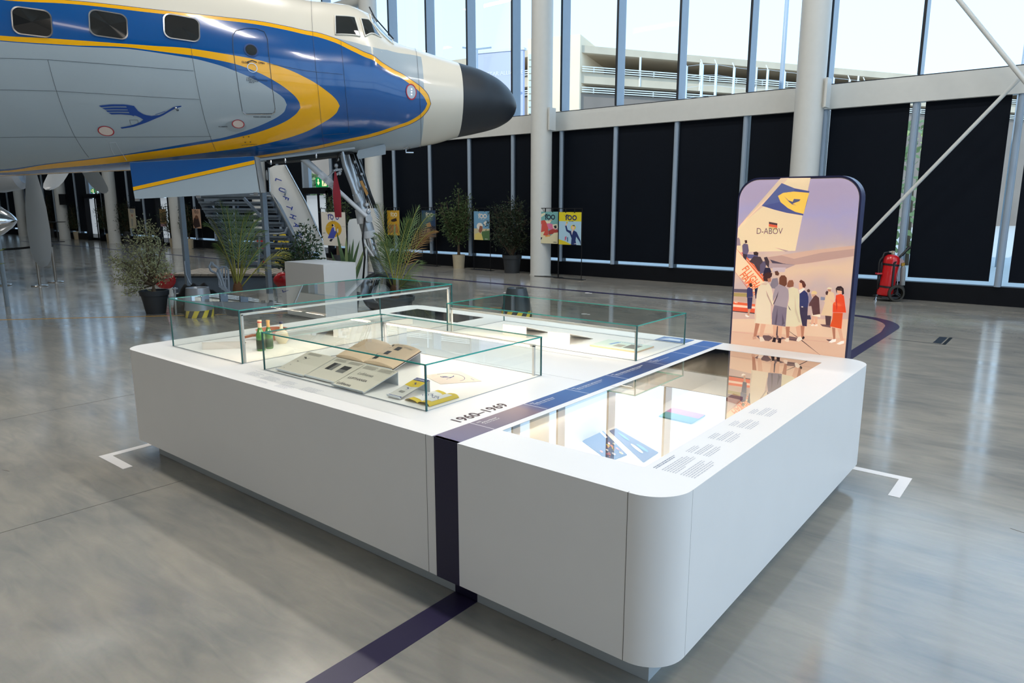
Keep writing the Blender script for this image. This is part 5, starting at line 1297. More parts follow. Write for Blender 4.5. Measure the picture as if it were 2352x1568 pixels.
# stairs with lettering
P8([(165, 630), (380, 870), (330, 950), (300, 945), (150, 800)], (236, 204, 168)); P8([(160, 625), (175, 630), (385, 865), (370, 870)], (226, 104, 60)); P8([(205, 655), (215, 650), (395, 850), (385, 858)], (226, 104, 60)); P8([(150, 795), (160, 800), (290, 960), (280, 960)], (200, 110, 70))
P8([(140, 1020), (310, 1040), (310, 1058), (138, 1040)], (222, 96, 56)); P8([(138, 1040), (310, 1058), (310, 1074), (137, 1058)], (236, 196, 170)); P8([(137, 1058), (310, 1074), (308, 1105), (136, 1088)], (216, 84, 50)); P8([(136, 1088), (308, 1105), (306, 1112), (136, 1094)], (50, 38, 44))
def ltxt(s_, x, y, crop, size, ang, m, bold=.01, sx=1):
    sc, ox, oy = (3.267, 1640, 380) if crop == 8 else (6.03, 1680, 560)
    p = onY(ox+x/sc, oy+y/sc, LY-.00003*_k[0]-.0003); a = math.radians(ang)
    text_mesh(s_, size, X1*math.cos(a)+Z1v*math.sin(a), Z1v*math.cos(a)-X1*math.sin(a), p, ph, m, bold=bold, sx=sx)
ltxt('D-ABOV', 316, 513, 8, .062, 1, pm((110, 92, 96)), .0, .82)
_k[0] += 4
ltxt('FLUGHAFEN', 207, 778, 8, .078, -50, pm((222, 116, 70)), .02, .66); ltxt('HAMBURG', 190, 822, 8, .078, -50, pm((222, 116, 70)), .02, .66); _k[0] += 3
# climbing passengers
P8([(168, 545), (185, 540), (195, 555), (200, 600), (168, 600)], (152, 132, 138)); P8([(212, 600), (225, 585), (255, 590), (262, 640), (240, 690), (215, 660)], (104, 92, 116)); P8([(230, 560), (248, 560), (250, 580), (234, 585)], (70, 48, 44)); P8([(215, 660), (250, 668), (240, 712), (220, 690)], (66, 54, 62))
P8([(265, 720), (300, 680), (350, 685), (368, 720), (350, 800), (330, 790), (300, 740)], (76, 60, 66)); P8([(296, 650), (318, 645), (334, 655), (330, 676), (300, 672)], (62, 44, 42)); P8([(345, 745), (375, 715), (395, 730), (380, 800), (345, 815)], (98, 86, 108)); P8([(375, 690), (398, 684), (415, 720), (412, 770), (388, 740)], (72, 56, 62))
P8([(372, 800), (385, 765), (420, 768), (432, 800), (400, 815), (365, 830)], (44, 38, 60))
# woman in navy at left (small)
P8([(262, 888), (280, 880), (290, 900), (282, 912), (268, 908)], (70, 44, 38)); P8([(248, 925), (262, 912), (290, 925), (292, 985), (246, 990)], (54, 54, 96)); P8([(250, 990), (290, 988), (282, 1075), (252, 1075)], (46, 44, 84)); P8([(258, 1075), (276, 1075), (262, 1130), (250, 1128)], (192, 144, 116)); P8([(236, 1115), (268, 1132), (250, 1138), (236, 1130)], (236, 222, 206))
P8([(305, 925), (330, 915), (330, 990), (312, 1000)], (40, 36, 60))
def woman(hair, coat, skirt, legs, shoes, fold=None):
    for pts, c in legs: P8(pts, c, 4)
    for pts, c in shoes: P8(pts, c, 4)
    if skirt: P8(*skirt, 4)
    P8(*coat, 4)
    if fold:
        for f in fold: P8(*f, 4)
    for h in hair: P8(*h, 4)
SK = (212, 164, 134); SKD = (176, 118, 92)
# shadows on ground
for p in ([(340, 1270), (520, 1262), (580, 1300), (520, 1345), (400, 1330)], [(560, 1275), (660, 1270), (760, 1310), (640, 1330)], [(790, 1275), (930, 1300), (1010, 1305), (930, 1350), (780, 1330)], [(1310, 1318), (1400, 1325), (1420, 1350), (1340, 1345)], [(1230, 1110), (1360, 1120), (1380, 1160), (1260, 1140)], [(1060, 1090), (1200, 1100), (1160, 1112)]): P8(p, (110, 82, 82), 4)
P8([(700, 1135), (960, 1330), (1225, 1535), (1232, 1538), (970, 1325)], (44, 34, 40), 4)
P8([(10, 1212), (1640, 1392), (1640, 1395), (10, 1215)], (180, 140, 124), 4)
# back group: man behind
P8([(540, 560), (570, 480), (640, 470), (655, 560), (610, 620), (545, 610)], (130, 118, 128), 4); P8([(600, 380), (640, 372), (665, 410), (650, 440), (610, 430)], (96, 58, 46), 4)
# woman 1
woman([([(440, 470), (460, 410), (520, 390), (568, 405), (560, 450), (530, 480), (500, 520), (450, 510)], (70, 40, 40)), ([(500, 480), (550, 470), (550, 520), (510, 530)], SKD)],
      ([(405, 560), (430, 530), (510, 535), (555, 600), (590, 760), (575, 860), (545, 820), (555, 1115), (320, 1095), (350, 700), (370, 600)], (220, 200, 172)), None,
      [([(335, 1095), (392, 1105), (345, 1280), (305, 1290)], SKD), ([(412, 1105), (478, 1112), (432, 1290), (385, 1290)], SK)],
      [([(292, 1285), (345, 1280), (348, 1312), (298, 1325)], (196, 150, 124)), ([(384, 1285), (432, 1285), (468, 1345), (400, 1352)], (226, 200, 178))],
      [([(480, 640), (495, 720), (560, 860), (575, 850), (520, 730)], (176, 152, 132)), ([(320, 1000), (335, 760), (345, 1000), (335, 1095)], (206, 184, 158)), ([(405, 560), (440, 540), (510, 545), (480, 570)], (200, 178, 154))])
# woman 2
woman([([(665, 470), (690, 435), (740, 435), (768, 470), (770, 560), (740, 590), (660, 555)], (112, 66, 48))],
      ([(610, 600), (670, 560), (740, 580), (800, 650), (790, 760), (770, 885), (590, 845), (620, 720), (575, 800), (575, 720)], (158, 142, 148)),
      ([(595, 845), (770, 885), (750, 1145), (560, 1115), (565, 960)], (120, 106, 120)),
      [([(578, 1120), (632, 1130), (620, 1300), (582, 1290)], SK), ([(640, 1130), (708, 1135), (692, 1310), (655, 1300)], SK), ([(632, 1140), (645, 1130), (640, 1290), (620, 1260)], (70, 50, 60))],
      [([(562, 1355), (585, 1290), (620, 1300), (612, 1362)], (44, 28, 34)), ([(640, 1365), (655, 1300), (694, 1305), (686, 1375)], (52, 30, 34))],
      [([(655, 650), (625, 720), (580, 830), (590, 840), (640, 730)], (92, 76, 84)), ([(600, 1110), (640, 880), (640, 1000), (625, 1120)], (92, 78, 92)), ([(700, 1130), (705, 960), (740, 1100)], (92, 78, 92))])
# woman 3
woman([([(778, 540), (800, 503), (850, 500), (866, 540), (860, 590), (800, 602), (770, 590)], (142, 88, 66))],
      ([(790, 620), (850, 595), (920, 620), (945, 700), (940, 860), (982, 1100), (900, 1145), (750, 1140), (770, 900), (800, 760)], (212, 198, 166)), None,
      [([(752, 1145), (810, 1145), (800, 1290), (765, 1300)], SKD), ([(892, 1145), (965, 1130), (960, 1300), (920, 1290)], SK)],
      [([(735, 1340), (768, 1300), (800, 1300), (800, 1352), (770, 1355)], (226, 200, 178)), ([(900, 1340), (920, 1290), (962, 1280), (985, 1322), (930, 1352)], (232, 212, 190))],
      [([(780, 840), (830, 925), (800, 900)], (70, 66, 74)), ([(880, 700), (900, 900), (960, 1090), (930, 1080), (880, 930)], (196, 180, 150))])
# woman 4 navy
woman([([(940, 520), (965, 495), (1010, 520), (1035, 570), (1020, 608), (990, 600), (960, 540)], (96, 50, 42)), ([(935, 545), (975, 540), (990, 600), (960, 636), (938, 620)], (224, 170, 138)), ([(935, 640), (1000, 608), (1022, 622), (950, 685)], (226, 212, 196))],
      ([(945, 690), (1010, 640), (1055, 680), (1075, 760), (1060, 880), (945, 865)], (48, 52, 96)), ([(945, 865), (1060, 880), (1045, 1140), (985, 1135), (950, 960)], (60, 50, 72)),
      [([(960, 1130), (1015, 1140), (1000, 1280), (970, 1300)], SKD)], [([(980, 1290), (1005, 1275), (1018, 1300), (990, 1325)], (36, 24, 32))],
      [([(970, 862), (995, 865), (994, 878), (970, 876)], (226, 206, 186))])
# further people
P8([(1045, 640), (1070, 622), (1092, 640), (1085, 670), (1055, 668)], (84, 56, 50), 4); P8([(1070, 670), (1100, 690), (1118, 760), (1100, 860), (1070, 860), (1068, 740)], (150, 134, 146), 4)
P8([(1105, 690), (1120, 655), (1160, 648), (1188, 672), (1180, 698)], (222, 188, 134), 4); P8([(1112, 698), (1170, 700), (1160, 730), (1120, 730)], (196, 152, 122), 4)
P8([(1100, 1120), (1120, 990), (1150, 990), (1140, 1110)], SK, 4); P8([(1150, 1120), (1160, 990), (1195, 990), (1190, 1110)], SK, 4); P8([(1098, 1120), (1140, 1105), (1145, 1132), (1110, 1135)], (232, 214, 196), 4); P8([(1150, 1125), (1190, 1105), (1198, 1135), (1160, 1136)], (232, 214, 196), 4)
P8([(1120, 960), (1235, 975), (1232, 1015), (1115, 990)], (232, 212, 186), 4); P8([(1140, 730), (1170, 708), (1215, 745), (1230, 970), (1130, 985), (1110, 860), (1075, 860), (1080, 820)], (92, 58, 58), 4)
P8([(1300, 985), (1385, 1000), (1370, 1130), (1310, 1120)], (86, 60, 62), 4); P8([(1325, 675), (1370, 650), (1420, 680), (1435, 760), (1400, 850), (1395, 1000), (1240, 985), (1270, 900), (1300, 800), (1280, 790)], (218, 186, 150), 4)
P8([(1325, 615), (1350, 598), (1392, 610), (1390, 628), (1330, 625)], (226, 204, 174), 4); P8([(1335, 625), (1382, 630), (1375, 660), (1340, 655)], (180, 124, 96), 4); P8([(1305, 670), (1325, 645), (1345, 665), (1330, 710), (1308, 700)], (76, 46, 44), 4); P8([(1240, 730), (1300, 740), (1295, 780), (1235, 775)], (130, 130, 150), 4)
P8([(1045, 990), (1095, 985), (1105, 1045), (1045, 1045)], (60, 52, 72), 4)
# woman in red suit
woman([([(1445, 620), (1470, 588), (1520, 583), (1555, 615), (1562, 690), (1535, 705), (1530, 640), (1480, 620), (1465, 650), (1460, 690)], (54, 34, 38)), ([(1462, 625), (1530, 625), (1528, 680), (1495, 695), (1465, 670)], (226, 172, 140)), ([(1465, 622), (1535, 630), (1533, 648), (1464, 640)], (34, 24, 30))],
      ([(1450, 710), (1520, 690), (1560, 720), (1590, 950), (1405, 945), (1408, 830), (1440, 810)], (222, 72, 36)), ([(1408, 950), (1545, 955), (1525, 1175), (1365, 1140), (1400, 1040)], (212, 80, 34)),
      [([(1395, 1155), (1440, 1165), (1440, 1320), (1415, 1330)], SKD), ([(1472, 1175), (1525, 1175), (1555, 1340), (1520, 1350)], SK)],
      [([(1345, 1360), (1400, 1320), (1452, 1315), (1445, 1350), (1390, 1366)], (240, 228, 214)), ([(1455, 1382), (1520, 1345), (1562, 1340), (1560, 1375), (1500, 1392)], (240, 228, 214))],
      [([(1408, 830), (1420, 800), (1500, 830), (1530, 850), (1500, 865), (1440, 850)], (236, 92, 48)), ([(1370, 770), (1410, 780), (1430, 800), (1415, 820), (1380, 800)], (228, 176, 146)), ([(1455, 720), (1470, 860), (1460, 940), (1448, 800)], (180, 50, 30))])
P8([(1635, 760), (1655, 748), (1664, 770), (1645, 800)], (176, 110, 80), 4)
ph.build('photo_print', None, lbx)
MB().prism(rtop(LX0+.013, LX1-.013, .06, LTOP-.016, LR-.013, LY-.0058), (0, .0004, 0)).build('cover_glass', glass('photo_glass', (255, 255, 255), 1.35, .5), lbx)

# ================================================================== FIRE EXTINGUISHER TROLLEY
M_EXR = mat('extinguisher_red', (196, 18, 24), .25, coat=.5); M_EXB = mat('trolley_black', (20, 21, 23), .5); M_EXG = mat('cylinder_grey', (138, 142, 142), .45); M_BRS = mat('brass', (172, 128, 50), .35, .8)
EXD = fw(2045, 690, (G(2045, 688)-CC).dot(FH)).copy()
ED_ = (G(2055, 690)-CC).dot(FH)
def ex(x, y, off=0): return fw(x, y, ED_+off)
KX = lambda x, y, off=0: ex(1980+x/9.8, 550+y/9.8, off)
et = thing('fire_extinguisher', 'large red wheeled fire extinguisher with hose against the dark blinds', 'extinguisher', G(2048, 691))
b0 = KX(505, 1255); tpt = KX(660, 300)
axv = (KX(650, 560)-KX(520, 1200)).normalized()
L_ = (KX(655, 330)-KX(505, 1255)).length; rr_ = (KX(820, 560)-KX(455, 560)).length/2*.93
MB().lathe(b0, [(rr_*.9, 0), (rr_, .03), (rr_, L_*.86), (rr_*.9, L_*.93), (rr_*.6, L_*.985), (0, L_)], 28, axis=axv).build('tank', M_EXR, et, .9)
MB().lathe(b0, [(rr_*1.02, L_*.19), (rr_*1.05, L_*.19), (rr_*1.05, L_*.235), (rr_*1.02, L_*.235)], 28, axis=axv, cap=False).build('strap', M_EXB, et)
MB().lathe(b0, [(rr_*1.02, L_*.73), (rr_*1.05, L_*.73), (rr_*1.05, L_*.775), (rr_*1.02, L_*.775)], 28, axis=axv, cap=False).build('strap', M_EXB, et)
MB().tube([b0+axv*L_, b0+axv*(L_+.07)], .035, 10).bar(b0+axv*(L_+.05), b0+axv*(L_+.05)-RH*.09, .03, .025).build('valve', mat('valve_metal', (190, 176, 156), .35, .6), et, .8)
MB().tube([b0+axv*(L_+.05)-RH*.07, KX(500, 300), KX(465, 400), KX(420, 440), KX(385, 520), KX(360, 900), KX(355, 1100), KX(385, 1120), KX(405, 900), KX(425, 560), KX(440, 500), KX(455, 620), KX(425, 1000)], .017, 8).build('hose', M_EXB, et, True)
MB().obox(KX(375, 762), RH, FH, Z1v, .05, .04, .015).build('hose_clip', M_EXR, et)
MB().bar(KX(675, 1060, -rr_*1.05), KX(730, 520, -rr_*1.05), .035, .02, up=FH).tube([KX(730, 530, -rr_), KX(860, 380, -.05), KX(1070, 170, -.05)], .022, 8).tube([KX(900, 360, .06), KX(1075, 165, .06)], .022, 8).build('handle_frame', M_EXB, et)
MB().tube([KX(1010, 225), KX(1085, 160)], .032, 10).build('grip', M_EXB, et, .8)
MB().bar(KX(340, 1275), KX(700, 1290), .35, .03).build('base_frame', M_EXB, et)
for of in (-.17, .17):
    c_ = KX(765, 1225, of); c_ = Vector((c_.x, c_.y, .163)); w_ = MB().lathe(c_, [(.12, -.03), (.155, -.03), (.163, -.015), (.163, .015), (.155, .03), (.12, .03)], 28, axis=FH, cap=False).build('wheel_tyre', mat('tyre_grey', (52, 50, 44), .7), et, .8)
    h_ = MB().lathe(c_, [(.03, -.03), (.03, .03)], 12, axis=FH)
    for a in (80, 200, 320):
        a = math.radians(a); h_.bar(c_, c_+(RH*math.cos(a)+Z1v*math.sin(a))*.13, .02, .02, up=FH)
    h_.build('wheel_spokes', M_EXB, w_)
MB().tube([Vector((KX(765, 1225, -.2).x, KX(765, 1225, -.2).y, .163)), Vector((KX(765, 1225, .2).x, KX(765, 1225, .2).y, .163))], .015, 8).build('axle', M_EXB, et)
c_ = KX(300, 1310); MB().bar(KX(330, 1240), Vector((c_.x, c_.y, .02)), .03, .02).lathe(Vector((c_.x, c_.y, 0)), [(.035, 0), (.035, .02)], 10).build('foot', M_ALU, et)
MB().tube([KX(905, 1025), KX(925, 650), KX(935, 600), KX(945, 590)], [.048, .048, .035, .02], 14).build('gas_cylinder', M_EXG, et, .9)
MB().tube([KX(940, 600), KX(948, 520)], .02, 8).obox(KX(915, 560), RH, FH, Z1v, .03, .02, .03).build('cylinder_valve', M_BRS, et, .8)
MB().poly([KX(850, 400), KX(960, 490), KX(880, 570), KX(835, 560)]).build('tag', mat('tag_pink', (190, 160, 160), .7), et)
MB().tube([KX(820, 600), KX(790, 1040)], .012, 8).build('support_rod', M_ALU, et)

# ================================================================== POSTERS ON BLACK STANDS
M_PBL = mat('stand_black', (18, 19, 21), .45)
def poster_stand(lb, bx, by, x0, x1, yt, yb, art, plab, Ydir=None):
    g = G(bx, by); d = (g-CC).dot(FH); t_ = thing('poster_stand', lb, 'stand', g, 'black poster stands along the window wall')
    y = g.y
    a = onY(x0, yt, y); b = onY(x1, yt, y); xa, xb = a.x, b.x; zt_ = a.z; zb_ = onY((x0+x1)/2, yb, y).z; zt_ = onY((x0+x1)/2, yt, y).z
    top = zt_+.09; w = .016
    f = MB()
    for x in (xa-.02, xb+.02): f.bar((x, y, 0), (x, y, top), w, w, up=Y1)
    f.bar((xa-.03, y, top), (xb+.03, y, top), w, w); f.build('frame', M_PBL, t_)
    MB().box(xa-.10, xb+.10, y-.10, y+.10, 0, .012).build('base_plate', M_PBL, t_)
    c_ = MB()
    for q in (.3, .7): x = lerp(xa, xb, q); c_.box(x-.012, x+.012, y-.01, y+.01, zt_-.02, top)
    c_.build('clip', M_PBL, t_)
    p_ = thing('poster', plab, 'poster', Vector(((xa+xb)/2, y, zb_)), 'anniversary posters on stands')
    MB().box(xa, xb, y-.006, y-.003, zb_, zt_).build('panel', mat('poster_back', (226, 222, 210), .6), p_)
    mb = MB(); kk = [0]
    def pq(pts, c, name=None):
        kk[0] += 1; yy = y-.0065-.0003*kk[0]; mb.poly([(lerp(xa, xb, u), yy, lerp(zt_, zb_, v)) for u, v in pts], mat('poster_%d_%d_%d' % c, c, .6))
    def tx(s_, u, v, h, c, bold=.03):
        kk[0] += 1; yy = y-.0065-.0003*kk[0]; text_mesh(s_, h*(zt_-zb_), X1, Z1v, Vector((lerp(xa, xb, u), yy, lerp(zt_, zb_, v))), mb, mat('poster_%d_%d_%d' % c, c, .6), bold=bold)
    def cr1(u, v, w_, c):
        kk[0] += 1; yy = y-.0065-.0003*kk[0]
        crane(lambda X, Y_: (lerp(xa, xb, u+w_*(1-X)), yy, lerp(zt_, zb_, v+w_*.5*(1-Y_))), mb, mat('poster_%d_%d_%d' % c, c, .6))
    art(pq, tx, cr1); mb.build('print', None, p_)
def ov(cx_, cy_, rx, ry, n=16, a0=0, a1=360): return [(cx_+rx*math.cos(math.radians(a0+(a1-a0)*i/n)), cy_+ry*math.sin(math.radians(a0+(a1-a0)*i/n))) for i in range(n if a1-a0 == 360 else n+1)]
def hundred(tx, cr1, c, v=.24):
    tx('1', .26, v, .23, c, .03); tx('O', .38, v, .21, c, .03); tx('O', .60, v, .21, c, .03); cr1(.22, v-.17, .22, c); tx('1926 – 2026', .44, v+.05, .035, c, .01)
def art_red(pq, tx, cr1):
    pq([(0, 0), (1, 0), (1, 1), (0, 1)], (120, 178, 178)); pq([(0, .09), (.3, .03), (.28, .1), (.05, .19), (0, .2)], (226, 222, 190))
    pq([(.3, .28), (.7, .24), (.55, .36), (.35, .37)], (236, 228, 196)); pq([(0, .30), (.28, .26), (.36, .34), (.45, .42), (.48, .7), (.42, .78), (.1, .78), (0, .6)], (206, 84, 72))
    pq([(.0, .42), (.14, .38), (.1, .6), (.0, .62)], (222, 150, 156)); pq([(.38, .38), (.55, .36), (.95, .44), (.95, .62), (.6, .55), (.5, .56)], (222, 120, 158)); pq([(.7, .40), (.95, .38), (.98, .5), (.86, .56), (.72, .5)], (236, 228, 200)); pq([(.76, .44), (.9, .42), (.92, .5), (.82, .53)], (24, 34, 54))
    pq([(.48, .6), (.7, .54), (1, .56), (1, .66), (.5, .72)], (176, 64, 58)); pq([(0, 1), (0, .66), (.28, .62), (.2, .74), (.55, .78), (.78, .66), (1, .64), (1, 1)], (226, 218, 180)); pq([(.32, .76), (.58, .72), (.58, .77), (.32, .8)], (228, 160, 80)); pq([(0, .8), (.16, .82), (.08, .9), (0, .9)], (20, 30, 60))
    hundred(tx, cr1, (16, 26, 52)); tx('Lufthansa', .74, .96, .035, (16, 26, 52))
def art_yel(pq, tx, cr1):
    pq([(0, 0), (1, 0), (1, 1), (0, 1)], (170, 206, 226)); pq([(0, 0), (1, 0), (1, .28), (0, .28)], (222, 206, 32)); pq([(0, .84), (.3, .9), (.6, 1), (0, 1)], (214, 196, 40))
    pq([(.28, .42), (.34, .40), (.40, .54), (.55, .58), (.52, .66), (.34, .58)], (24, 44, 100)); pq([(.29, .42), (.33, .3), (.37, .34), (.35, .41)], (236, 190, 160)); pq([(.32, .3), (.38, .29), (.41, .34), (.36, .35)], (226, 200, 60))
    pq([(.50, .66), (.54, .57), (.66, .55), (.80, .60), (.98, .86), (1, 1), (.93, .88), (.78, .74), (.76, .86), (.80, 1), (.56, 1), (.58, .8)], (24, 44, 100)); pq([(.56, .57), (.64, .56), (.60, .7)], (240, 236, 236))
    pq(ov(.65, .46, .11, .08), (228, 206, 70)); pq(ov(.645, .475, .06, .06), (238, 196, 166)); pq([(.6, .41), (.7, .39), (.73, .43), (.62, .42)], (30, 50, 110)); pq([(.61, .52), (.67, .52), (.66, .58), (.61, .58)], (238, 196, 166))
    pq([(.28, .76), (.36, .74), (.34, .84), (.28, .88)], (196, 90, 120)); pq([(.38, .78), (.42, .76), (.43, .9), (.39, .9)], (60, 110, 160)); hundred(tx, cr1, (16, 32, 100)); tx('Lufthansa', .70, .97, .035, (240, 240, 244))
def art_sky(pq, tx, cr1):
    pq([(0, 0), (1, 0), (1, 1), (0, 1)], (112, 162, 196)); pq([(0, .6), (1, .6), (1, 1), (0, 1)], (206, 196, 160)); pq([(.5, .7), (1, .66), (1, 1), (.5, 1)], (84, 120, 76)); pq(ov(.38, .52, .2, .12), (236, 232, 222)); pq([(.38, .5), (.56, .52), (.55, .66), (.42, .76), (.3, .7)], (150, 96, 74)); pq([(.05, .8), (.3, .74), (.5, .8), (.6, 1), (.05, 1)], (226, 206, 120)); pq([(.6, .4), (.8, .32), (.78, .5), (.74, .5)], (230, 226, 216)); hundred(tx, cr1, (238, 228, 216)); tx('Lufthansa', .7, .97, .035, (240, 240, 240))
def art_nvy(pq, tx, cr1):
    pq([(0, 0), (1, 0), (1, 1), (0, 1)], (34, 62, 96)); pq([(0, .5), (1, .6), (1, 1), (0, 1)], (24, 34, 52)); pq([(.3, .5), (.6, .44), (.7, .6), (.4, .64)], (170, 120, 80)); pq(ov(.5, .78, .14, .1), (120, 96, 84)); hundred(tx, cr1, (206, 196, 190))
def art_ylw(pq, tx, cr1):
    pq([(0, 0), (1, 0), (1, 1), (0, 1)], (206, 160, 44)); pq([(.3, .38), (.75, .3), (.8, .42), (.55, .46), (.35, .45)], (50, 34, 28)); pq([(.1, .6), (.8, .55), (.9, .9), (.1, .9)], (180, 110, 50)); hundred(tx, cr1, (240, 230, 200))
def art_wht(pq, tx, cr1):
    pq([(0, 0), (1, 0), (1, 1), (0, 1)], (240, 234, 220)); pq(ov(.5, .50, .33, .24, 28), (226, 176, 40)); hundred(tx, cr1, (48, 60, 150), .22)
    pq([(.34, .62), (.44, .46), (.56, .44), (.62, .6), (.55, .7), (.5, .78), (.24, .78), (.3, .68)], (74, 88, 184)); pq([(.30, .86), (.36, .8), (.46, .8), (.38, .88)], (24, 26, 50)); pq(ov(.50, .40, .05, .05), (240, 226, 210)); pq(ov(.47, .39, .04, .035), (20, 22, 34)); pq([(.52, .44), (.58, .44), (.58, .56), (.54, .56)], (236, 232, 228)); pq([(.64, .50), (.70, .48), (.70, .6), (.64, .6)], (240, 230, 214)); pq([(.66, .43), (.69, .44), (.68, .48)], (190, 50, 50)); pq([(.18, .44), (.34, .42), (.34, .44), (.18, .46)], (226, 196, 110)); pq([(.78, .40), (1, .38), (.96, .42)], (240, 234, 220)); tx('Lufthansa', .70, .95, .035, (60, 66, 90))
def art_pnk(pq, tx, cr1):
    pq([(0, 0), (1, 0), (1, 1), (0, 1)], (206, 168, 142)); pq([(.15, .5), (.4, .36), (.7, .4), (.9, .9), (.2, 1), (0, .8)], (60, 44, 42)); pq(ov(.5, .42, .2, .1), (120, 80, 60)); hundred(tx, cr1, (44, 36, 40), .22)
def art_tan(pq, tx, cr1):
    pq([(0, 0), (1, 0), (1, 1), (0, 1)], (168, 136, 90)); pq([(.2, .4), (.8, .4), (.8, .7), (.2, .8)], (110, 90, 60)); pq([(0, .85), (1, .85), (1, 1), (0, 1)], (190, 150, 160))
def art_pal(pq, tx, cr1):
    pq([(0, 0), (1, 0), (1, 1), (0, 1)], (190, 180, 156)); pq([(.4, .3), (.6, .3), (.5, .45)], (150, 70, 50)); pq([(.3, .5), (.6, .52), (.5, .9), (.3, .9)], (150, 150, 140)); hundred(tx, cr1, (80, 120, 160), .2)
PS = [((1262, 635.5), 1240, 1283, 486, 559, art_red, 'black poster stand in front of the white column, left of the yellow poster stand', 'teal poster with a red and pink drawing, in front of the white column'),
      ((1308, 640.5), 1284.5, 1336, 487, 562, art_yel, 'black poster stand holding the yellow and blue poster, nearest right of the white column', 'yellow and pale blue poster of a waving blonde woman in navy'),
      ((1109, 620), 1088.5, 1124.5, 485, 551, art_sky, 'black poster stand between the two potted trees by the blinds', 'blue sky poster of a person in a white hat'),
      ((984, 610), 968.5, 1000, 483, 544, art_nvy, 'black poster stand right of the palm, under a navy poster', 'dark navy poster partly behind the right palm'),
      ((903, 603), 889, 917, 483, 540, art_ylw, 'black poster stand behind the right palm, under a golden poster', 'golden yellow poster directly behind the right palm'),
      ((764, 640), 737.5, 793, 487, 564, art_wht, 'black poster stand by the frosted doors left of the nose gear', 'white poster with a large yellow disc and a blue figure beside the nose gear'),
      ((451, 571), 441, 459.5, 480, 524, art_pnk, 'black poster stand left of the metal stairs', 'peach coloured poster with a dark figure, left of the metal stairs'),
      ((373, 564), 366, 380, 480, 520, art_tan, 'black poster stand before the frosted door, behind the grey support pole', 'tan poster in front of the frosted door at left'),
      ((302, 566), 294, 310, 479, 524, art_pal, 'black poster stand behind the olive tree at left', 'pale beige poster above the potted olive tree')]
for (bx, by), x0, x1, yt, yb, art, lb, pl_ in PS: poster_stand(lb, bx, by, x0, x1, yt, yb, art, pl_)
# ================================================================== FLOOR CONES, PEDESTAL, STANCHIONS
M_CON = mat('cone_dark', (62, 70, 74), .3, spec=.6); M_CONL = mat('cone_paled', (150, 154, 158), .3, .4); M_HZY = mat('hazard_yellow', (224, 200, 40), .45); M_HZK = mat('hazard_black', (36, 38, 36), .5)  # second shell is the dark one paled, glass reflections put into its colour
def cone(lb, g, r0, r1, h, m):
    t_ = thing('floor_cone', lb, 'floor cone', g)
    MB().lathe(g, [(r0, .001), (r0, .13), (r1, h), (r1-.03, h), (r1-.05, h-.05), (0, h-.05)], 40).build('shell', m, t_, .6)
    MB().lathe(g, [(r0+.002, .002), (r0+.002, .125)], 40, cap=False).build('tape_band', M_HZY, t_, .9)
    s_ = MB(); n = 40; N_ = 9
    for k in range(N_):
        a0 = 2*math.pi*k/N_; w = 2*math.pi/N_*.5; rows = []
        for i in range(5):
            a = a0+w*i/4; rows.append([(g.x+(r0+.004)*math.cos(a+.25*q), g.y+(r0+.004)*math.sin(a+.25*q), .003+.121*q) for q in (0, .5, 1)])
        s_.grid(rows)
    s_.build('tape_stripes', M_HZK, t_)
gc = G(1187, 733); gc.z = 0; gc += FH*.24
cone('dark glossy floor cone with a yellow and black tape band beyond the rear glass case', gc, .262, .165, .50, M_CON)
gc = G(446, 731); gc.z = 0; gc += FH*.22
cone('floor cone with a yellow and black tape band, painted pale for the left glass case reflections', gc, .235, .185, .50, M_CONL)
M_PED = mat('pedestal_white', (206, 206, 204), .45)
t_ = thing('pedestal', 'plain grey-white box pedestal standing in front of the nose gear', 'pedestal', (-10, 7.2, 0))
MB().box(-10.54, -9.46, 6.87, 7.52, .04, .94).build('box', M_PED, t_); MB().box(-10.50, -9.50, 6.91, 7.48, 0, .04).build('recessed_foot', mat('foot_grey', (90, 92, 92), .6), t_)
M_STS = mat('stanchion_steel', (176, 172, 166), .22, .9); M_BELT = mat('belt_black', (20, 22, 28), .8)
sg = []
for (x, y, xt, yt_), lb in (((92, 657, 82, 563), 'steel belt stanchion, left one of the pair under the propeller blade'), ((129, 648, 118, 558), 'steel belt stanchion, right one of the pair under the propeller blade'), ((8, 655, -2, 560), 'steel belt stanchion cut off by the left edge of the picture')):
    g = G(x, y); t_ = thing('stanchion', lb, 'stanchion', g, 'belt stanchions at left'); sg.append(g)
    MB().lathe(g, [(.18, 0), (.18, .015), (.16, .03), (.04, .045), (0, .045)], 28).build('base', M_STS, t_, .5)
    MB().tube([g+Z1v*.03, g+Z1v*.96], .032, 16).build('post', M_STS, t_, .8)
    MB().lathe(g, [(.036, .88), (.036, .965), (.03, .975), (0, .975)], 16).build('belt_head', M_PBL, t_, .6)
for a, b, lb in ((sg[0], sg[1], 'short black barrier belt between the two steel stanchions'), (sg[0], sg[2]-RH*1.0, 'long black barrier belt running off the left edge')):
    t_ = thing('barrier_belt', lb, 'belt', a+Z1v*.93); rows = []
    for i in range(13):
        q = i/12; p = a.lerp(b, q)+Z1v*(.93-.07*math.sin(math.pi*q)); rows.append([p+Z1v*.025, p-Z1v*.025])
    MB().grid(rows).grid([[p+FH*.002 for p in r] for r in rows]).build('webbing', M_BELT, t_)
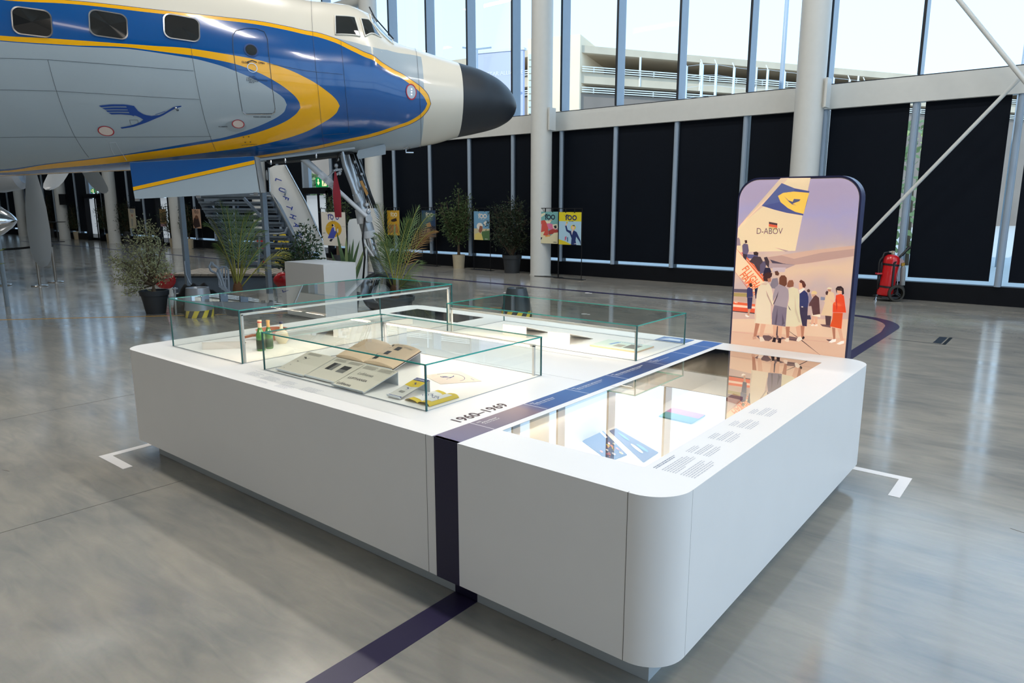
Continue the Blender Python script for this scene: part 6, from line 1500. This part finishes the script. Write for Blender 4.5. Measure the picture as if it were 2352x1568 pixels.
# ================================================================== STAIRS, TRAILER AND OTHER KIT UNDER THE NOSE
M_SB = mat('stair_bluegrey', (96, 110, 124), .5, noise=.05); M_SBL = mat('steel_bluegrey_light', (140, 152, 164), .45, noise=.05); M_DECK = mat('deck_boards', (150, 140, 126), .7, noise=.1)
D_ = 14.6
def T(x, y, d=D_): return fw(x, y, d)
tr = thing('trailer', 'low blue-grey flat trailer with a slatted deck under the aircraft nose', 'trailer', G(520, 690))
a = fw(395, 640, D_); b = fw(662, 640, D_); zt_ = hz(395, 629, a)
ax_ = (b-a); ax_.z = 0; LT = ax_.length; ax_.normalize(); dp_ = Vector((-ax_.y, ax_.x, 0)); dp_ = dp_ if dp_.dot(FH) > 0 else -dp_
c_ = (a+b)/2
def tb(u0, u1, v0, v1, z0, z1, m, nm, par=tr):
    c = a+ax_*((u0+u1)/2)+dp_*((v0+v1)/2); c.z = (z0+z1)/2
    return MB().obox(c, ax_, dp_, Z1v, abs(u1-u0)/2, abs(v1-v0)/2, abs(z1-z0)/2).build(nm, m, par)
tb(0, LT, 0, 1.35, zt_-.24-.16, zt_-.06, M_SB, 'chassis')
for k in range(16): tb(LT*k/16+.012, LT*(k+1)/16-.012, 0, 1.35, zt_-.045, zt_, M_DECK, 'deck_slat')
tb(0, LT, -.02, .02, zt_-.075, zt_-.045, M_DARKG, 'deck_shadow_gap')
for u, v in ((.35, .5), (LT-.35, .5), (.35, 1.2), (LT-.35, 1.2)):
    c = a+ax_*u+dp_*v; c.z = .14; MB().lathe(c, [(.06, -.06), (.14, -.06), (.14, .06), (.06, .06)], 20, axis=dp_).build('wheel', M_RUB, tr, .8)
M_FEN = mat('fender_red', (178, 18, 26), .25, coat=.5)
for px_, w_, h_, lb in ((380, 13, 19, 'round glossy red drum end behind the potted olive tree'), (652, 13, 18, 'round glossy red drum end beside the grey pedestal')):
    t_ = thing('red_drum', lb, 'drum', T(px_, 668, D_-.15)); c = T(px_, 644 if px_ < 500 else 643, D_-.15)
    rx_ = w_/F_PX*D_; rz_ = h_/F_PX*D_
    v_ = MB().lathe((0, 0, 0), [(0, -.09), (.7, -.085), (.97, -.04), (1, 0), (.97, .04), (.7, .075), (.25, .085), (0, .085)], 32)
    # lathe about z -> lay on its side facing the camera-left
    o_ = [(c+RH*(p[2]*1.4)+FH*(p[0]*rx_*1.1)*.9+Z1v*(p[1]*rz_)+RH*(p[0]*rx_*.85)) for p in v_.v]; v_.v = [tuple(p) for p in o_]
    v_.build('drum', M_FEN, t_, .8); MB().tube([c-Z1v*rz_*.9, Vector((c.x, c.y, 0))], .03, 8).build('support', M_SB, t_)
# passenger steps
ps = thing('boarding_stairs', 'dark steel mobile stairs with a white lettered side panel under the aircraft', 'stairs', G(640, 664))
SR0, SR1 = T(712, 634, 16.2), T(622, 442, 17.2); SL0, SL1 = T(555, 628, 17.6), T(455, 442, 18.6)
for A_, B_ in ((SR0, SR1), (SL0, SL1)): MB().bar(A_, B_, .07, .24, up=Z1v).build('stringer', M_SB, ps)
NST = 12
for k in range(NST):
    q = (k+.5)/NST; A_ = SR0.lerp(SR1, q); B_ = SL0.lerp(SL1, q); MB().bar(A_, B_, .30, .045).bar(A_-Z1v*.05-FH*.13, B_-Z1v*.05-FH*.13, .02, .07).build('tread', M_SB, ps)
for q in (.02, .98): MB().bar(SR0.lerp(SR1, q), SL0.lerp(SL1, q), .08, .10).build('cross_beam', M_SB, ps)
for (x0, y0, x1, y1, dd) in ((560, 455, 640, 540, 17), (575, 560, 660, 640, 17), (640, 540, 600, 640, 17), (690, 590, 610, 600, 17), (470, 460, 560, 455, 18), (545, 455, 545, 500, 18)):
    MB().bar(T(x0, y0, dd), T(x1, y1, dd), .06, .06).build('brace', M_SB, ps)
pnl = [T(*p, 16.1) for p in ((618, 386), (630, 380), (652, 378), (700, 460), (740, 548), (752, 612), (722, 620), (690, 560), (645, 470), (621, 440))]
po = MB().prism(pnl, FH*.05).build('side_panel', mat('stair_panel_white', (228, 230, 228), .35), ps)
MB().tube([T(655, 379, 16.05), T(700, 462, 16.05), T(741, 552, 16.05)], .02, 8).tube([T(617, 385, 16.05), T(620, 440, 16.05), T(690, 570, 16.05), T(718, 622, 16.05)], .02, 8).build('panel_edge', M_ALU, po)
lm = MB(); dv = (T(690, 532, 16.05)-T(636, 410, 16.05)).normalized()
for i, ch in enumerate('LUFTHANSA'):
    p = T(lerp(634, 707, i/8.6), lerp(408, 585, i/8.6), 16.06); text_mesh(ch, .20, (-RH*.35-Z1v*.94).normalized(), (RH*.94-Z1v*.35).normalized(), p-FH*.01, lm, None, bold=.02, sx=.7)
lm.build('lettering', mat('lettering_blue', (36, 66, 156), .5), po)
lp = [T(*p, 18.4) for p in ((462, 447), (470, 447), (545, 560), (538, 566))]; MB().prism(lp, FH*.04).build('far_side_panel', M_SBL, ps)
for pts in (((575, 448, 17), (640, 452, 16.3), (655, 447, 16.1), (656, 436, 16.1)), ((560, 537, 17), (640, 537, 16.2), (655, 534, 16.1), (660, 522, 16.1))):
    MB().tube([T(*p) for p in pts], .022, 8).build('handrail', M_SBL, ps, True)
ln = [Vector((T(q, 600, 17).x, T(q, 600, 17).y, 0)) for q in (520, 600, 700)]
for p in ln: MB().bar(p, p+Z1v*.6, .06, .06).build('leg', M_SB, ps)
# support poles under the gear door
for i, (x0, y0, x1, y1, lb) in enumerate(((415, 452, 429, 662, 'grey support pole standing between the olive tree and the trailer'), (604, 440, 614, 690, 'grey support pole standing just right of the left palm'))):
    d = 13.2 if i == 0 else 13.0
    g = fw(x1, 690, d); g.z = 0; top = fw(x0, y0, d); t_ = thing('support_pole', lb, 'pole', g)
    MB().bar(Vector((top.x, top.y, 0)), top, .085, .085).build('pole', M_SBL, t_); MB().obox(Vector((top.x, top.y, .008)), RH, FH, Z1v, .16, .16, .008).build('foot_plate', M_SBL, t_)
t_ = thing('hose_rail', 'thin grey upright rod on the trailer between the stairs and the pole', 'rod', T(593, 625, 14.8)); MB().tube([T(596, 545, 14.8), T(593, 628, 14.8)], .022, 8).build('rod', M_SBL, t_)
t_ = thing('cable', 'thin dark cable sagging from the left support pole to the black cloth', 'cable', T(430, 640, 13))
MB().tube([T(424, 600, 13.1), T(427, 630, 13), T(436, 650, 12.9), T(450, 662, 12.8), T(470, 668, 12.7)], .012, 6).build('cable', M_SBL, t_, True)
# luggage trolley
lt_ = thing('hand_truck', 'folded grey tubular hand truck leaning left of the left palm', 'trolley', G(520, 712)); d = 12.2
MB().tube([T(486, 602, d), T(490, 608, d), T(502, 616, d), T(498, 628, d), T(485, 622, d), T(480, 612, d), T(486, 602, d)], .022, 8).build('handle', M_SBL, lt_, True)
MB().tube([T(498, 625, d), T(507, 645, d), T(512, 665, d)], .025, 8).tube([T(503, 618, d), T(520, 668, d)], .02, 8).build('frame_tube', M_SBL, lt_)
MB().tube([T(504, 655, d), T(503, 618, d), T(510, 612, d), T(520, 612, d), T(524, 620, d), T(526, 670, d)], .018, 8).tube([T(504, 640, d), T(526, 640, d)], .014, 6).tube([T(511, 612, d), T(511, 660, d)], .012, 6).tube([T(518, 612, d), T(518, 660, d)], .012, 6).build('back_rack', M_SBL, lt_)
MB().bar(T(505, 655, d), T(528, 672, d), .05, .05).build('toe_bar', M_SBL, lt_)
c_ = T(512, 690, d)
for s_ in (-.16, .16):
    q = c_+RH*s_; MB().lathe(Vector((q.x, q.y, .11)), [(.04, -.025), (.11, -.02), (.11, .02), (.04, .025)], 20, axis=RH).build('wheel', M_RUB, lt_, .8)
MB().bar(T(520, 660, d), Vector((c_.x, c_.y, .11)), .03, .03).build('lower_frame', M_SBL, lt_)
# crumpled black cloth over a case
cl = thing('black_cloth', 'crumpled black cloth bundle on the floor in front of the trailer', 'cloth', G(450, 712)); random.seed(11)
d = 12.3; rows = []
for j in range(9):
    v = j/8; r = []
    for i in range(33):
        u = i/32; p = fw(lerp(396, 512, u), 690, d+v*.7); e = math.sin(math.pi*u)**.35; z = .50*e*(math.sin(math.pi*min(1, v*1.2+.15))**.4)+.03*math.sin(u*31)+.025*math.sin(u*17+v*9)+random.uniform(-.012, .012)
        if j in (0, 8) or i in (0, 32): z = 0.0
        r.append(Vector((p.x, p.y, max(0, z))))
    rows.append(r)
MB().grid(rows).build('fabric', mat('cloth_black', (10, 10, 12), .9), cl, True)
t_ = thing('tripod_foot', 'small silver tripod fitting left of the black cloth', 'fitting', T(402, 690, 12.3)); MB().tube([T(402, 660, 12.3), T(402, 682, 12.3), Vector((T(402, 690, 12.3).x, T(402, 690, 12.3).y, 0))], .02, 8).lathe(T(402, 663, 12.3), [(.05, -.01), (.05, .01)], 12).build('stem', M_STL, t_)
# white glossy panels and seating behind the gear
for i, (pts, d, lb) in enumerate((([(799, 640), (799, 512), (803, 504), (812, 502), (828, 502), (834, 508), (838, 640)], 18, 'white rounded board behind the nose gear leg, left and taller one'), ([(808, 640), (811, 562), (817, 553), (828, 550), (842, 551), (842, 640)], 17, 'white rounded board behind the nose gear leg, right and lower one'))):
    P_ = [fw(x, y, d) for x, y in pts]; P_[0].z = P_[-1].z = .06; t_ = thing('rounded_board', lb, 'board', Vector((P_[0].x, P_[0].y, 0)))
    MB().prism(P_, FH*.10).build('board', mat('board_white', (214, 216, 214), .3), t_)
    a_, b_ = Vector((P_[0].x, P_[0].y, 0)), Vector((P_[-1].x, P_[-1].y, 0)); MB().bar(a_+Z1v*.03+FH*.05, b_+Z1v*.03+FH*.05, .3, .06).build('foot', M_SBL, t_)
t_ = thing('ribbed_roller', 'round pale blue ribbed object beside the base of the leafy shrub', 'drum', T(722, 594, 15)); MB().lathe(T(722, 592, 15), [(0, -.10), (.12, -.09), (.13, 0), (.12, .09), (0, .10)], 18, axis=(RH+FH*.4).normalized()).build('drum', mat('pale_blue', (150, 176, 200), .3), t_, .8)
MB().tube([T(722, 600, 15), Vector((T(722, 600, 15).x, T(722, 600, 15).y, 0))], .03, 8).build('support', M_SB, t_)
# yellow low display boards seen through the steps
for (x0, y0, x1, y1, d, c, lb) in ((629, 532, 660, 566, 20, (206, 180, 44), 'yellow board seen through the stair treads'), (590, 545, 612, 560, 20, (170, 20, 28), 'dark red object seen through the stair treads')):
    p, q = fw(x0, y1, d), fw(x1, y0, d); t_ = thing('info_board', lb, 'board', Vector((p.x, p.y, 0)))
    m_ = MB(); m_.prism([Vector((p.x, p.y, 0)), Vector((q.x, q.y, 0)), Vector((q.x, q.y, q.z)), Vector((p.x, p.y, q.z))], FH*.08); m_.build('board', mat('board_%d' % c[0], c, .5), t_)
# left background: podium, high table, speaker, display
g = G(90, 543); t_ = thing('podium', 'tall white tapered podium right of the large propeller blade', 'podium', g); p = [fw(x, y, (g-CC).dot(FH)) for x, y in ((79, 476), (91, 476), (101, 543), (82, 543))]; p[2].z = p[3].z = 0
p = [q-FH*.7+Z1v*0 for q in p]; MB().prism(p, FH*.3).build('body', mat('podium_white', (190, 188, 190), .4), t_)
g = G(134, 555); t_ = thing('high_table', 'thin-topped black high table in front of the second column from left', 'table', g); zt_ = hz(134, 509, g)
MB().lathe(g, [(.3, 0), (.3, .02), (.03, .03), (.03, zt_-.03), (.45, zt_-.03), (.45, zt_), (0, zt_)], 24).build('body', M_PBL, t_, .5)
t_ = thing('loudspeaker', 'black box loudspeaker mounted on a column at left', 'loudspeaker', Vector((-44.75, 15.35, 2.15)))
c = Vector((-44.75, 15.35, hz(151, 458, Vector((-44.75, 15.35, 0))))); MB().box(-45.16, c.x, 15.33, 15.43, c.z-.04, c.z+.04).build('bracket', M_PBL, t_); MB().obox(c, RH, FH, Z1v, .17, .14, .30).build('cabinet', M_PBL, t_); MB().obox(c-FH*.145, RH, FH, Z1v, .15, .008, .27).build('grille', M_BLK, t_)

# ================================================================== PLANTS
M_TER = mat('pot_beige', (176, 164, 138), .7, noise=.05); M_POTK = mat('pot_anthracite', (46, 50, 54), .55); M_SOIL = mat('soil', (46, 36, 28), .95); M_BARK = mat('bark', (112, 94, 70), .9, noise=.2, nscale=30)
def leafset(mb, c, d, L, w, n=1):
    d = d.normalized(); s_ = d.cross(Vector((random.gauss(0, 1), random.gauss(0, 1), random.gauss(0, 1)))); s_ = s_.normalized() if s_.length > 1e-4 else d.orthogonal()
    mb.add([c, c+d*L*.5+s_*w, c+d*L, c+d*L*.5-s_*w], [(0, 1, 2), (0, 2, 3)])
def pot(t_, g, r0, r1, h, m, rim=False):
    pr_ = [(r0, 0), (r1, h*(.78 if rim else 1))]
    if rim: pr_ += [(r1*1.10, h*.79), (r1*1.14, h)]
    rr = pr_[-1][0]; pr_ += [(rr*.93, h), (rr*.9, h*.9), (0, h*.9)]
    MB().lathe(g, pr_, 32).build('pot', m, t_, .6); MB().lathe(g, [(rr*.9, h*.9), (rr*.88, h*.915), (0, h*.92)], 20).build('soil', M_SOIL, t_)
def branchy(t_, g, z0, tips, r0, leafm, nleaf, LL, LW, spread, trunk_split=.0, mtr=None):
    br = MB(); lf = MB(); base = g+Z1v*z0
    for tp in tips:
        pts = [base+Vector((random.uniform(-.02, .02), random.uniform(-.02, .02), 0))]; mid = base.lerp(tp, .5)+Vector((random.uniform(-.08, .08), random.uniform(-.08, .08), .10)); n = 7
        if trunk_split: pts.append(base+Z1v*trunk_split)
        b0 = pts[-1]
        for i in range(1, n+1):
            q = i/n; pts.append(b0*(1-q)**2+mid*2*q*(1-q)+tp*q*q+Vector((random.gauss(0, .012), random.gauss(0, .012), 0)))
        N_ = len(pts); br.tube(pts, [max(.003, r0*(1-.85*i/(N_-1))) for i in range(N_)], 5)
        for _ in range(nleaf):
            q = random.uniform(.30, 1.0)**.7; i = min(int(q*(N_-1)), N_-2); p = pts[i].lerp(pts[i+1], q*(N_-1)-i); dr = Vector((random.gauss(0, 1), random.gauss(0, 1), random.gauss(.35, .8))).normalized()
            tw = dr*random.uniform(.02, spread)
            if random.random() < .12: br.tube([p, p+tw], .0025, 3, cap=False)
            leafset(lf, p+tw, dr+Vector((random.gauss(0, .5), random.gauss(0, .5), random.gauss(0, .5))), LL*random.uniform(.6, 1.2), LW)
    br.build('branches', mtr or M_BARK, t_); lf.build('foliage', leafm, t_, kind='stuff')
# foreground olive tree in black pot
random.seed(21)
M_OLV = mat('leaf_olive', (172, 172, 128), .6, noise=.25, nscale=14)
g = G(349, 722); g.z = 0; g += FH*.15; dO = (g-CC).dot(FH)
t_ = thing('olive_tree', 'sparse silvery olive bush in a black rimmed pot, nearest plant at left', 'potted tree', g); pot(t_, g, .16, .215, .41, M_POTK, True)
tips = [fw(x, y, dO+o) for x, y, o in ((330, 505, 0), (345, 512, .2), (312, 522, -.1), (298, 548, .1), (360, 528, .1), (375, 560, -.1), (286, 568, .1), (335, 545, -.2), (262, 588, 0), (248, 596, .1), (268, 612, -.1), (290, 600, .2), (385, 612, 0), (396, 632, .05), (300, 635, -.2), (262, 640, .1), (280, 652, -.05), (345, 570, .3), (320, 580, -.3), (370, 600, .2), (292, 676, .0), (352, 610, -.2))]
branchy(t_, g, .38, tips, .020, M_OLV, 170, .055, .010, .12, .12)
# background trees
M_LG = [mat('leaf_dark', (44, 62, 34), .7, noise=.3, nscale=6), mat('leaf_mid', (64, 84, 44), .7, noise=.3, nscale=6), mat('leaf_deep', (30, 46, 24), .7, noise=.3, nscale=6)]
def bgtree(lb, px_, pyb, potpx, poth, box_, potm, lm_, ns=16, nleaf=90, LL=.09, LW=.016, multi=False, rim=False, kind='potted tree'):
    g = G(px_, pyb); g.z = 0; d = (g-CC).dot(FH); g = g+FH*(potpx/2/F_PX*d); d = (g-CC).dot(FH); t_ = thing('potted_tree', lb, kind, g, 'potted trees along the window wall')
    s_ = d/F_PX; r = potpx/2*s_; h = poth*s_; pot(t_, g, r*.85, r, h, potm, rim)
    x0, x1, y0, y1 = box_; tips = []
    for k in range(ns):
        u, v = random.uniform(-1, 1), random.uniform(-1, 1)
        while u*u+v*v > 1: u, v = random.uniform(-1, 1), random.uniform(-1, 1)
        w = .5+.5*(1-abs(v)); tips.append(fw((x0+x1)/2+u*(x1-x0)/2*.92, (y0+y1)/2+v*(y1-y0)/2*.95, d-.25*(x1-x0)/2*s_+random.uniform(-1, .5)*(x1-x0)/2*s_*.5))
    sp = 0 if multi else max(.2, (pyb-poth-y1)*s_*.8)
    branchy(t_, g, h*.9, tips, .03 if not multi else .014, lm_, nleaf, LL, LW, .22*min(1.6, (x1-x0)*s_), sp)
bgtree('olive tree in a beige pot standing between the navy poster and the sky poster', 1053, 617, 29, 31, (1002, 1088, 425, 548), M_TER, M_LG[1], 30, 120)
bgtree('wide multi-stemmed tree in a large anthracite pot left of the white column', 1176, 628, 40, 41, (1122, 1222, 448, 572), M_POTK, M_LG[2], 26, 120, multi=True, rim=True)
bgtree('small tree in a beige pot beside the column with the loudspeaker', 174, 549, 18, 17, (140, 196, 455, 528), M_TER, M_LG[0], 18, 80)
bgtree('tree in a square beige pot in front of the frosted doors at left', 249, 556, 15, 19, (212, 272, 462, 530), M_TER, M_LG[0], 20, 90)
bgtree('bushy dark tree in a dark pot overlapping the column left of the gear door', 290, 558, 22, 26, (255, 312, 452, 540), M_POTK, M_LG[2], 22, 110, multi=True)
bgtree('airy tree in a beige pot just left of the grey support pole', 395, 568, 15, 20, (362, 406, 456, 530), M_TER, M_LG[0], 16, 80)
bgtree('dark bushy tree in a grey-beige pot just right of the grey support pole', 433, 571, 17, 22, (404, 446, 448, 536), M_TER, M_LG[2], 16, 100)
bgtree('large dark tree behind the podium at far left', 118, 545, 18, 20, (86, 134, 442, 520), M_POTK, M_LG[2], 20, 110, multi=True)
bgtree('leafy green tree behind the white poster and the red ribbon', 775, 612, 24, 26, (742, 806, 440, 520), M_POTK, M_LG[1], 22, 100)
bgtree('tall dark cypress-like plant by the blinds behind the right palm', 933, 600, 18, 22, (918, 945, 440, 560), M_POTK, M_LG[2], 10, 60)
# ficus behind pedestal
random.seed(4)
def shrub(lb, px_, d, pts, lm_, n, LL, LW, z0=.45, pr=.2):
    g = fw(px_, 640, d); g.z = 0; t_ = thing('leafy_shrub', lb, 'potted shrub', g); pot(t_, g, pr*.8, pr, z0, M_POTK, True); branchy(t_, g, z0*.9, [fw(x, y, d+o) for x, y, o in pts], .012, lm_, n, LL, LW, .12)
shrub('glossy-leaved shrub in front of the white stair panel, behind the pedestal', 703, 12.9, [(700, 510, 0), (712, 520, .1), (690, 530, -.1), (726, 535, .1), (676, 548, 0), (730, 560, -.1), (684, 565, .1), (718, 578, 0), (668, 590, 0), (698, 560, .2), (734, 590, .1), (706, 590, -.2)], mat('leaf_ficus', (58, 84, 50), .4, noise=.3, nscale=10), 60, .085, .016)
shrub('low dark green shrub between the stairs and the pedestal', 668, 13.4, [(662, 560, 0), (672, 566, .1), (650, 576, 0), (680, 580, .1), (646, 594, 0), (664, 590, .1), (690, 596, 0)], M_LG[0], 90, .07, .013, .35)
# palms: every frond its own part
M_PLM = mat('palm_green', (88, 112, 56), .5, noise=.25, nscale=5); M_PLD = mat('palm_dark', (54, 78, 44), .5, noise=.25, nscale=5); M_PST = mat('palm_stem', (138, 136, 62), .6); M_PDRY = mat('palm_dry', (150, 112, 60), .7)
def frond(t_, base, tip, sag, m, n=30, LL=.36, back=FH):
    pts = []; mid = base.lerp(tip, .55)+Z1v*sag
    for i in range(n+1): q = i/n; pts.append(base*(1-q)**2+mid*2*q*(1-q)+tip*q*q)
    fr_ = MB().tube(pts[::3]+[pts[-1]], [.013*(1-.8*i/(len(pts[::3]))) for i in range(len(pts[::3])+1)], 5).build('frond', M_PST, t_, True)
    lf = MB(); axis = (tip-base).normalized(); sd = axis.cross(back).normalized()
    roll = random.uniform(-1.0, 1.0); sd = (sd*math.cos(roll)+back*math.sin(roll)).normalized(); nn = sd.cross(axis)
    for i in range(int(n*.28), n+1):
        q = (i/n-.28)/.72; d = (pts[min(i+1, n)]-pts[i-1]).normalized(); L = LL*.85*(math.sin(math.pi*min(.97, q*.8+.2))**.7)+.02
        for s_ in (-1, 1):
            for jj in (0,):
                p = pts[i].lerp(pts[min(i+1, n)], jj)
                dr = (d*(.85+.6*q)+sd*s_*(.85-.4*q)+nn*(.3+random.gauss(0, .16))).normalized(); w = d*.0075+nn*.003
                p1 = p+dr*L*.5; p2 = p+dr*L*random.uniform(.9, 1.05)-Z1v*L*.16
                lf.add([p-w, p+w, p1+w, p1-w, p2], [(0, 1, 2, 3), (3, 2, 4)])
    lf.build('leaflets', m, fr_, kind='stuff')
random.seed(9)
def palm(lb, px_, pyb, d, fr_list, pr, ph_):
    g = fw(px_, pyb, d); g.z = 0; t_ = thing('palm', lb, 'potted palm', g, 'date palms under the aircraft nose'); pot(t_, g, pr*.8, pr, ph_, M_POTK, True)
    b = g+Z1v*(ph_*.9); MB().lathe(b, [(.07, 0), (.09, .08), (.07, .2), (.03, .26)], 14).build('trunk', mat('palm_fibre', (96, 66, 40), .9, bump=.5, nscale=40), t_)
    for x, y, o, sag, m in fr_list: frond(t_, b+Z1v*.12+Vector((random.uniform(-.03, .03), random.uniform(-.03, .03), 0)), fw(x, y, d+o), sag, m)
palm('date palm standing left of the right support pole, in front of the trailer', 549, 700, 12.2, [(505, 462, 0, .25, M_PLD), (480, 500, .3, .55, M_PLD), (476, 520, -.2, .5, M_PLM), (540, 485, .1, .3, M_PLM), (520, 480, -.3, .4, M_PLM), (575, 490, .2, .5, M_PLM), (592, 505, 0, .5, M_PLM), (600, 530, .3, .4, M_PLM), (560, 500, -.3, .3, M_PLM), (498, 560, .1, .2, M_PLM), (610, 560, .1, .25, M_PLM), (660, 580, .3, .25, M_PST)], .27, .36)
palm('date palm right of the nose wheels, standing in a dark bowl pot', 908, 702, 12.0, [(905, 520, .1, .2, M_PLM), (868, 470, 0, .3, M_PLD), (870, 540, -.2, .3, M_PLM), (960, 476, 0, .3, M_PLM), (990, 492, .2, .45, M_PLM), (996, 530, 0, .4, M_PDRY), (938, 505, -.3, .3, M_PLM), (930, 560, .2, .1, M_PLD), (862, 590, .1, .2, M_PLD), (960, 600, .2, .1, M_PLM), (882, 560, -.2, .2, M_PLM), (940, 640, -.1, .0, M_PLM)], .30, .34)
# sword-leaved plant
g = fw(800, 700, 12.3); g.z = 0; t_ = thing('sword_plant', 'upright sword-leaved plant between the pedestal and the nose gear', 'potted plant', g); pot(t_, g, .16, .2, .36, M_POTK, True)
M_SWD = mat('sword_leaf', (72, 98, 62), .4, noise=.2, nscale=9); M_SWE = mat('sword_leaf_light', (128, 146, 96), .4)
for k, (x, y, o) in enumerate(((773, 530, 0), (795, 545, .1), (812, 548, -.1), (826, 552, .05), (785, 570, -.15), (766, 590, .1), (834, 590, 0), (804, 560, .15), (760, 578, -.05), (842, 560, .1))):
    b = g+Z1v*.33+RH*random.uniform(-.06, .06); tp = fw(x, y, 12.3+o); ms = []; n = 8
    for i in range(n+1):
        q = i/n; p = b.lerp(tp, q)+(tp-b).cross(FH).normalized()*.0; w = .032*(math.sin(math.pi*(.18+.82*q)))**.6 if q < 1 else .001; ms.append([p-RH*w, p-FH*.01*(1-q), p+RH*w])
    MB().grid(ms).build('leaf', M_SWE if k % 4 == 1 else M_SWD, t_, True)
# grassy leaves poking in at the left edge
g = fw(-150, 700, 10.5); g.z = 0; t_ = thing('palm', 'palm mostly out of frame, its leaf tips entering at the left edge', 'potted palm', g); pot(t_, g, .2, .25, .4, M_POTK, True)
for x, y in ((-2, 532), (8, 572), (6, 605), (-8, 648)): frond(t_, g+Z1v*.5, fw(x, y, 10.5), .2, M_PLM, LL=.13)
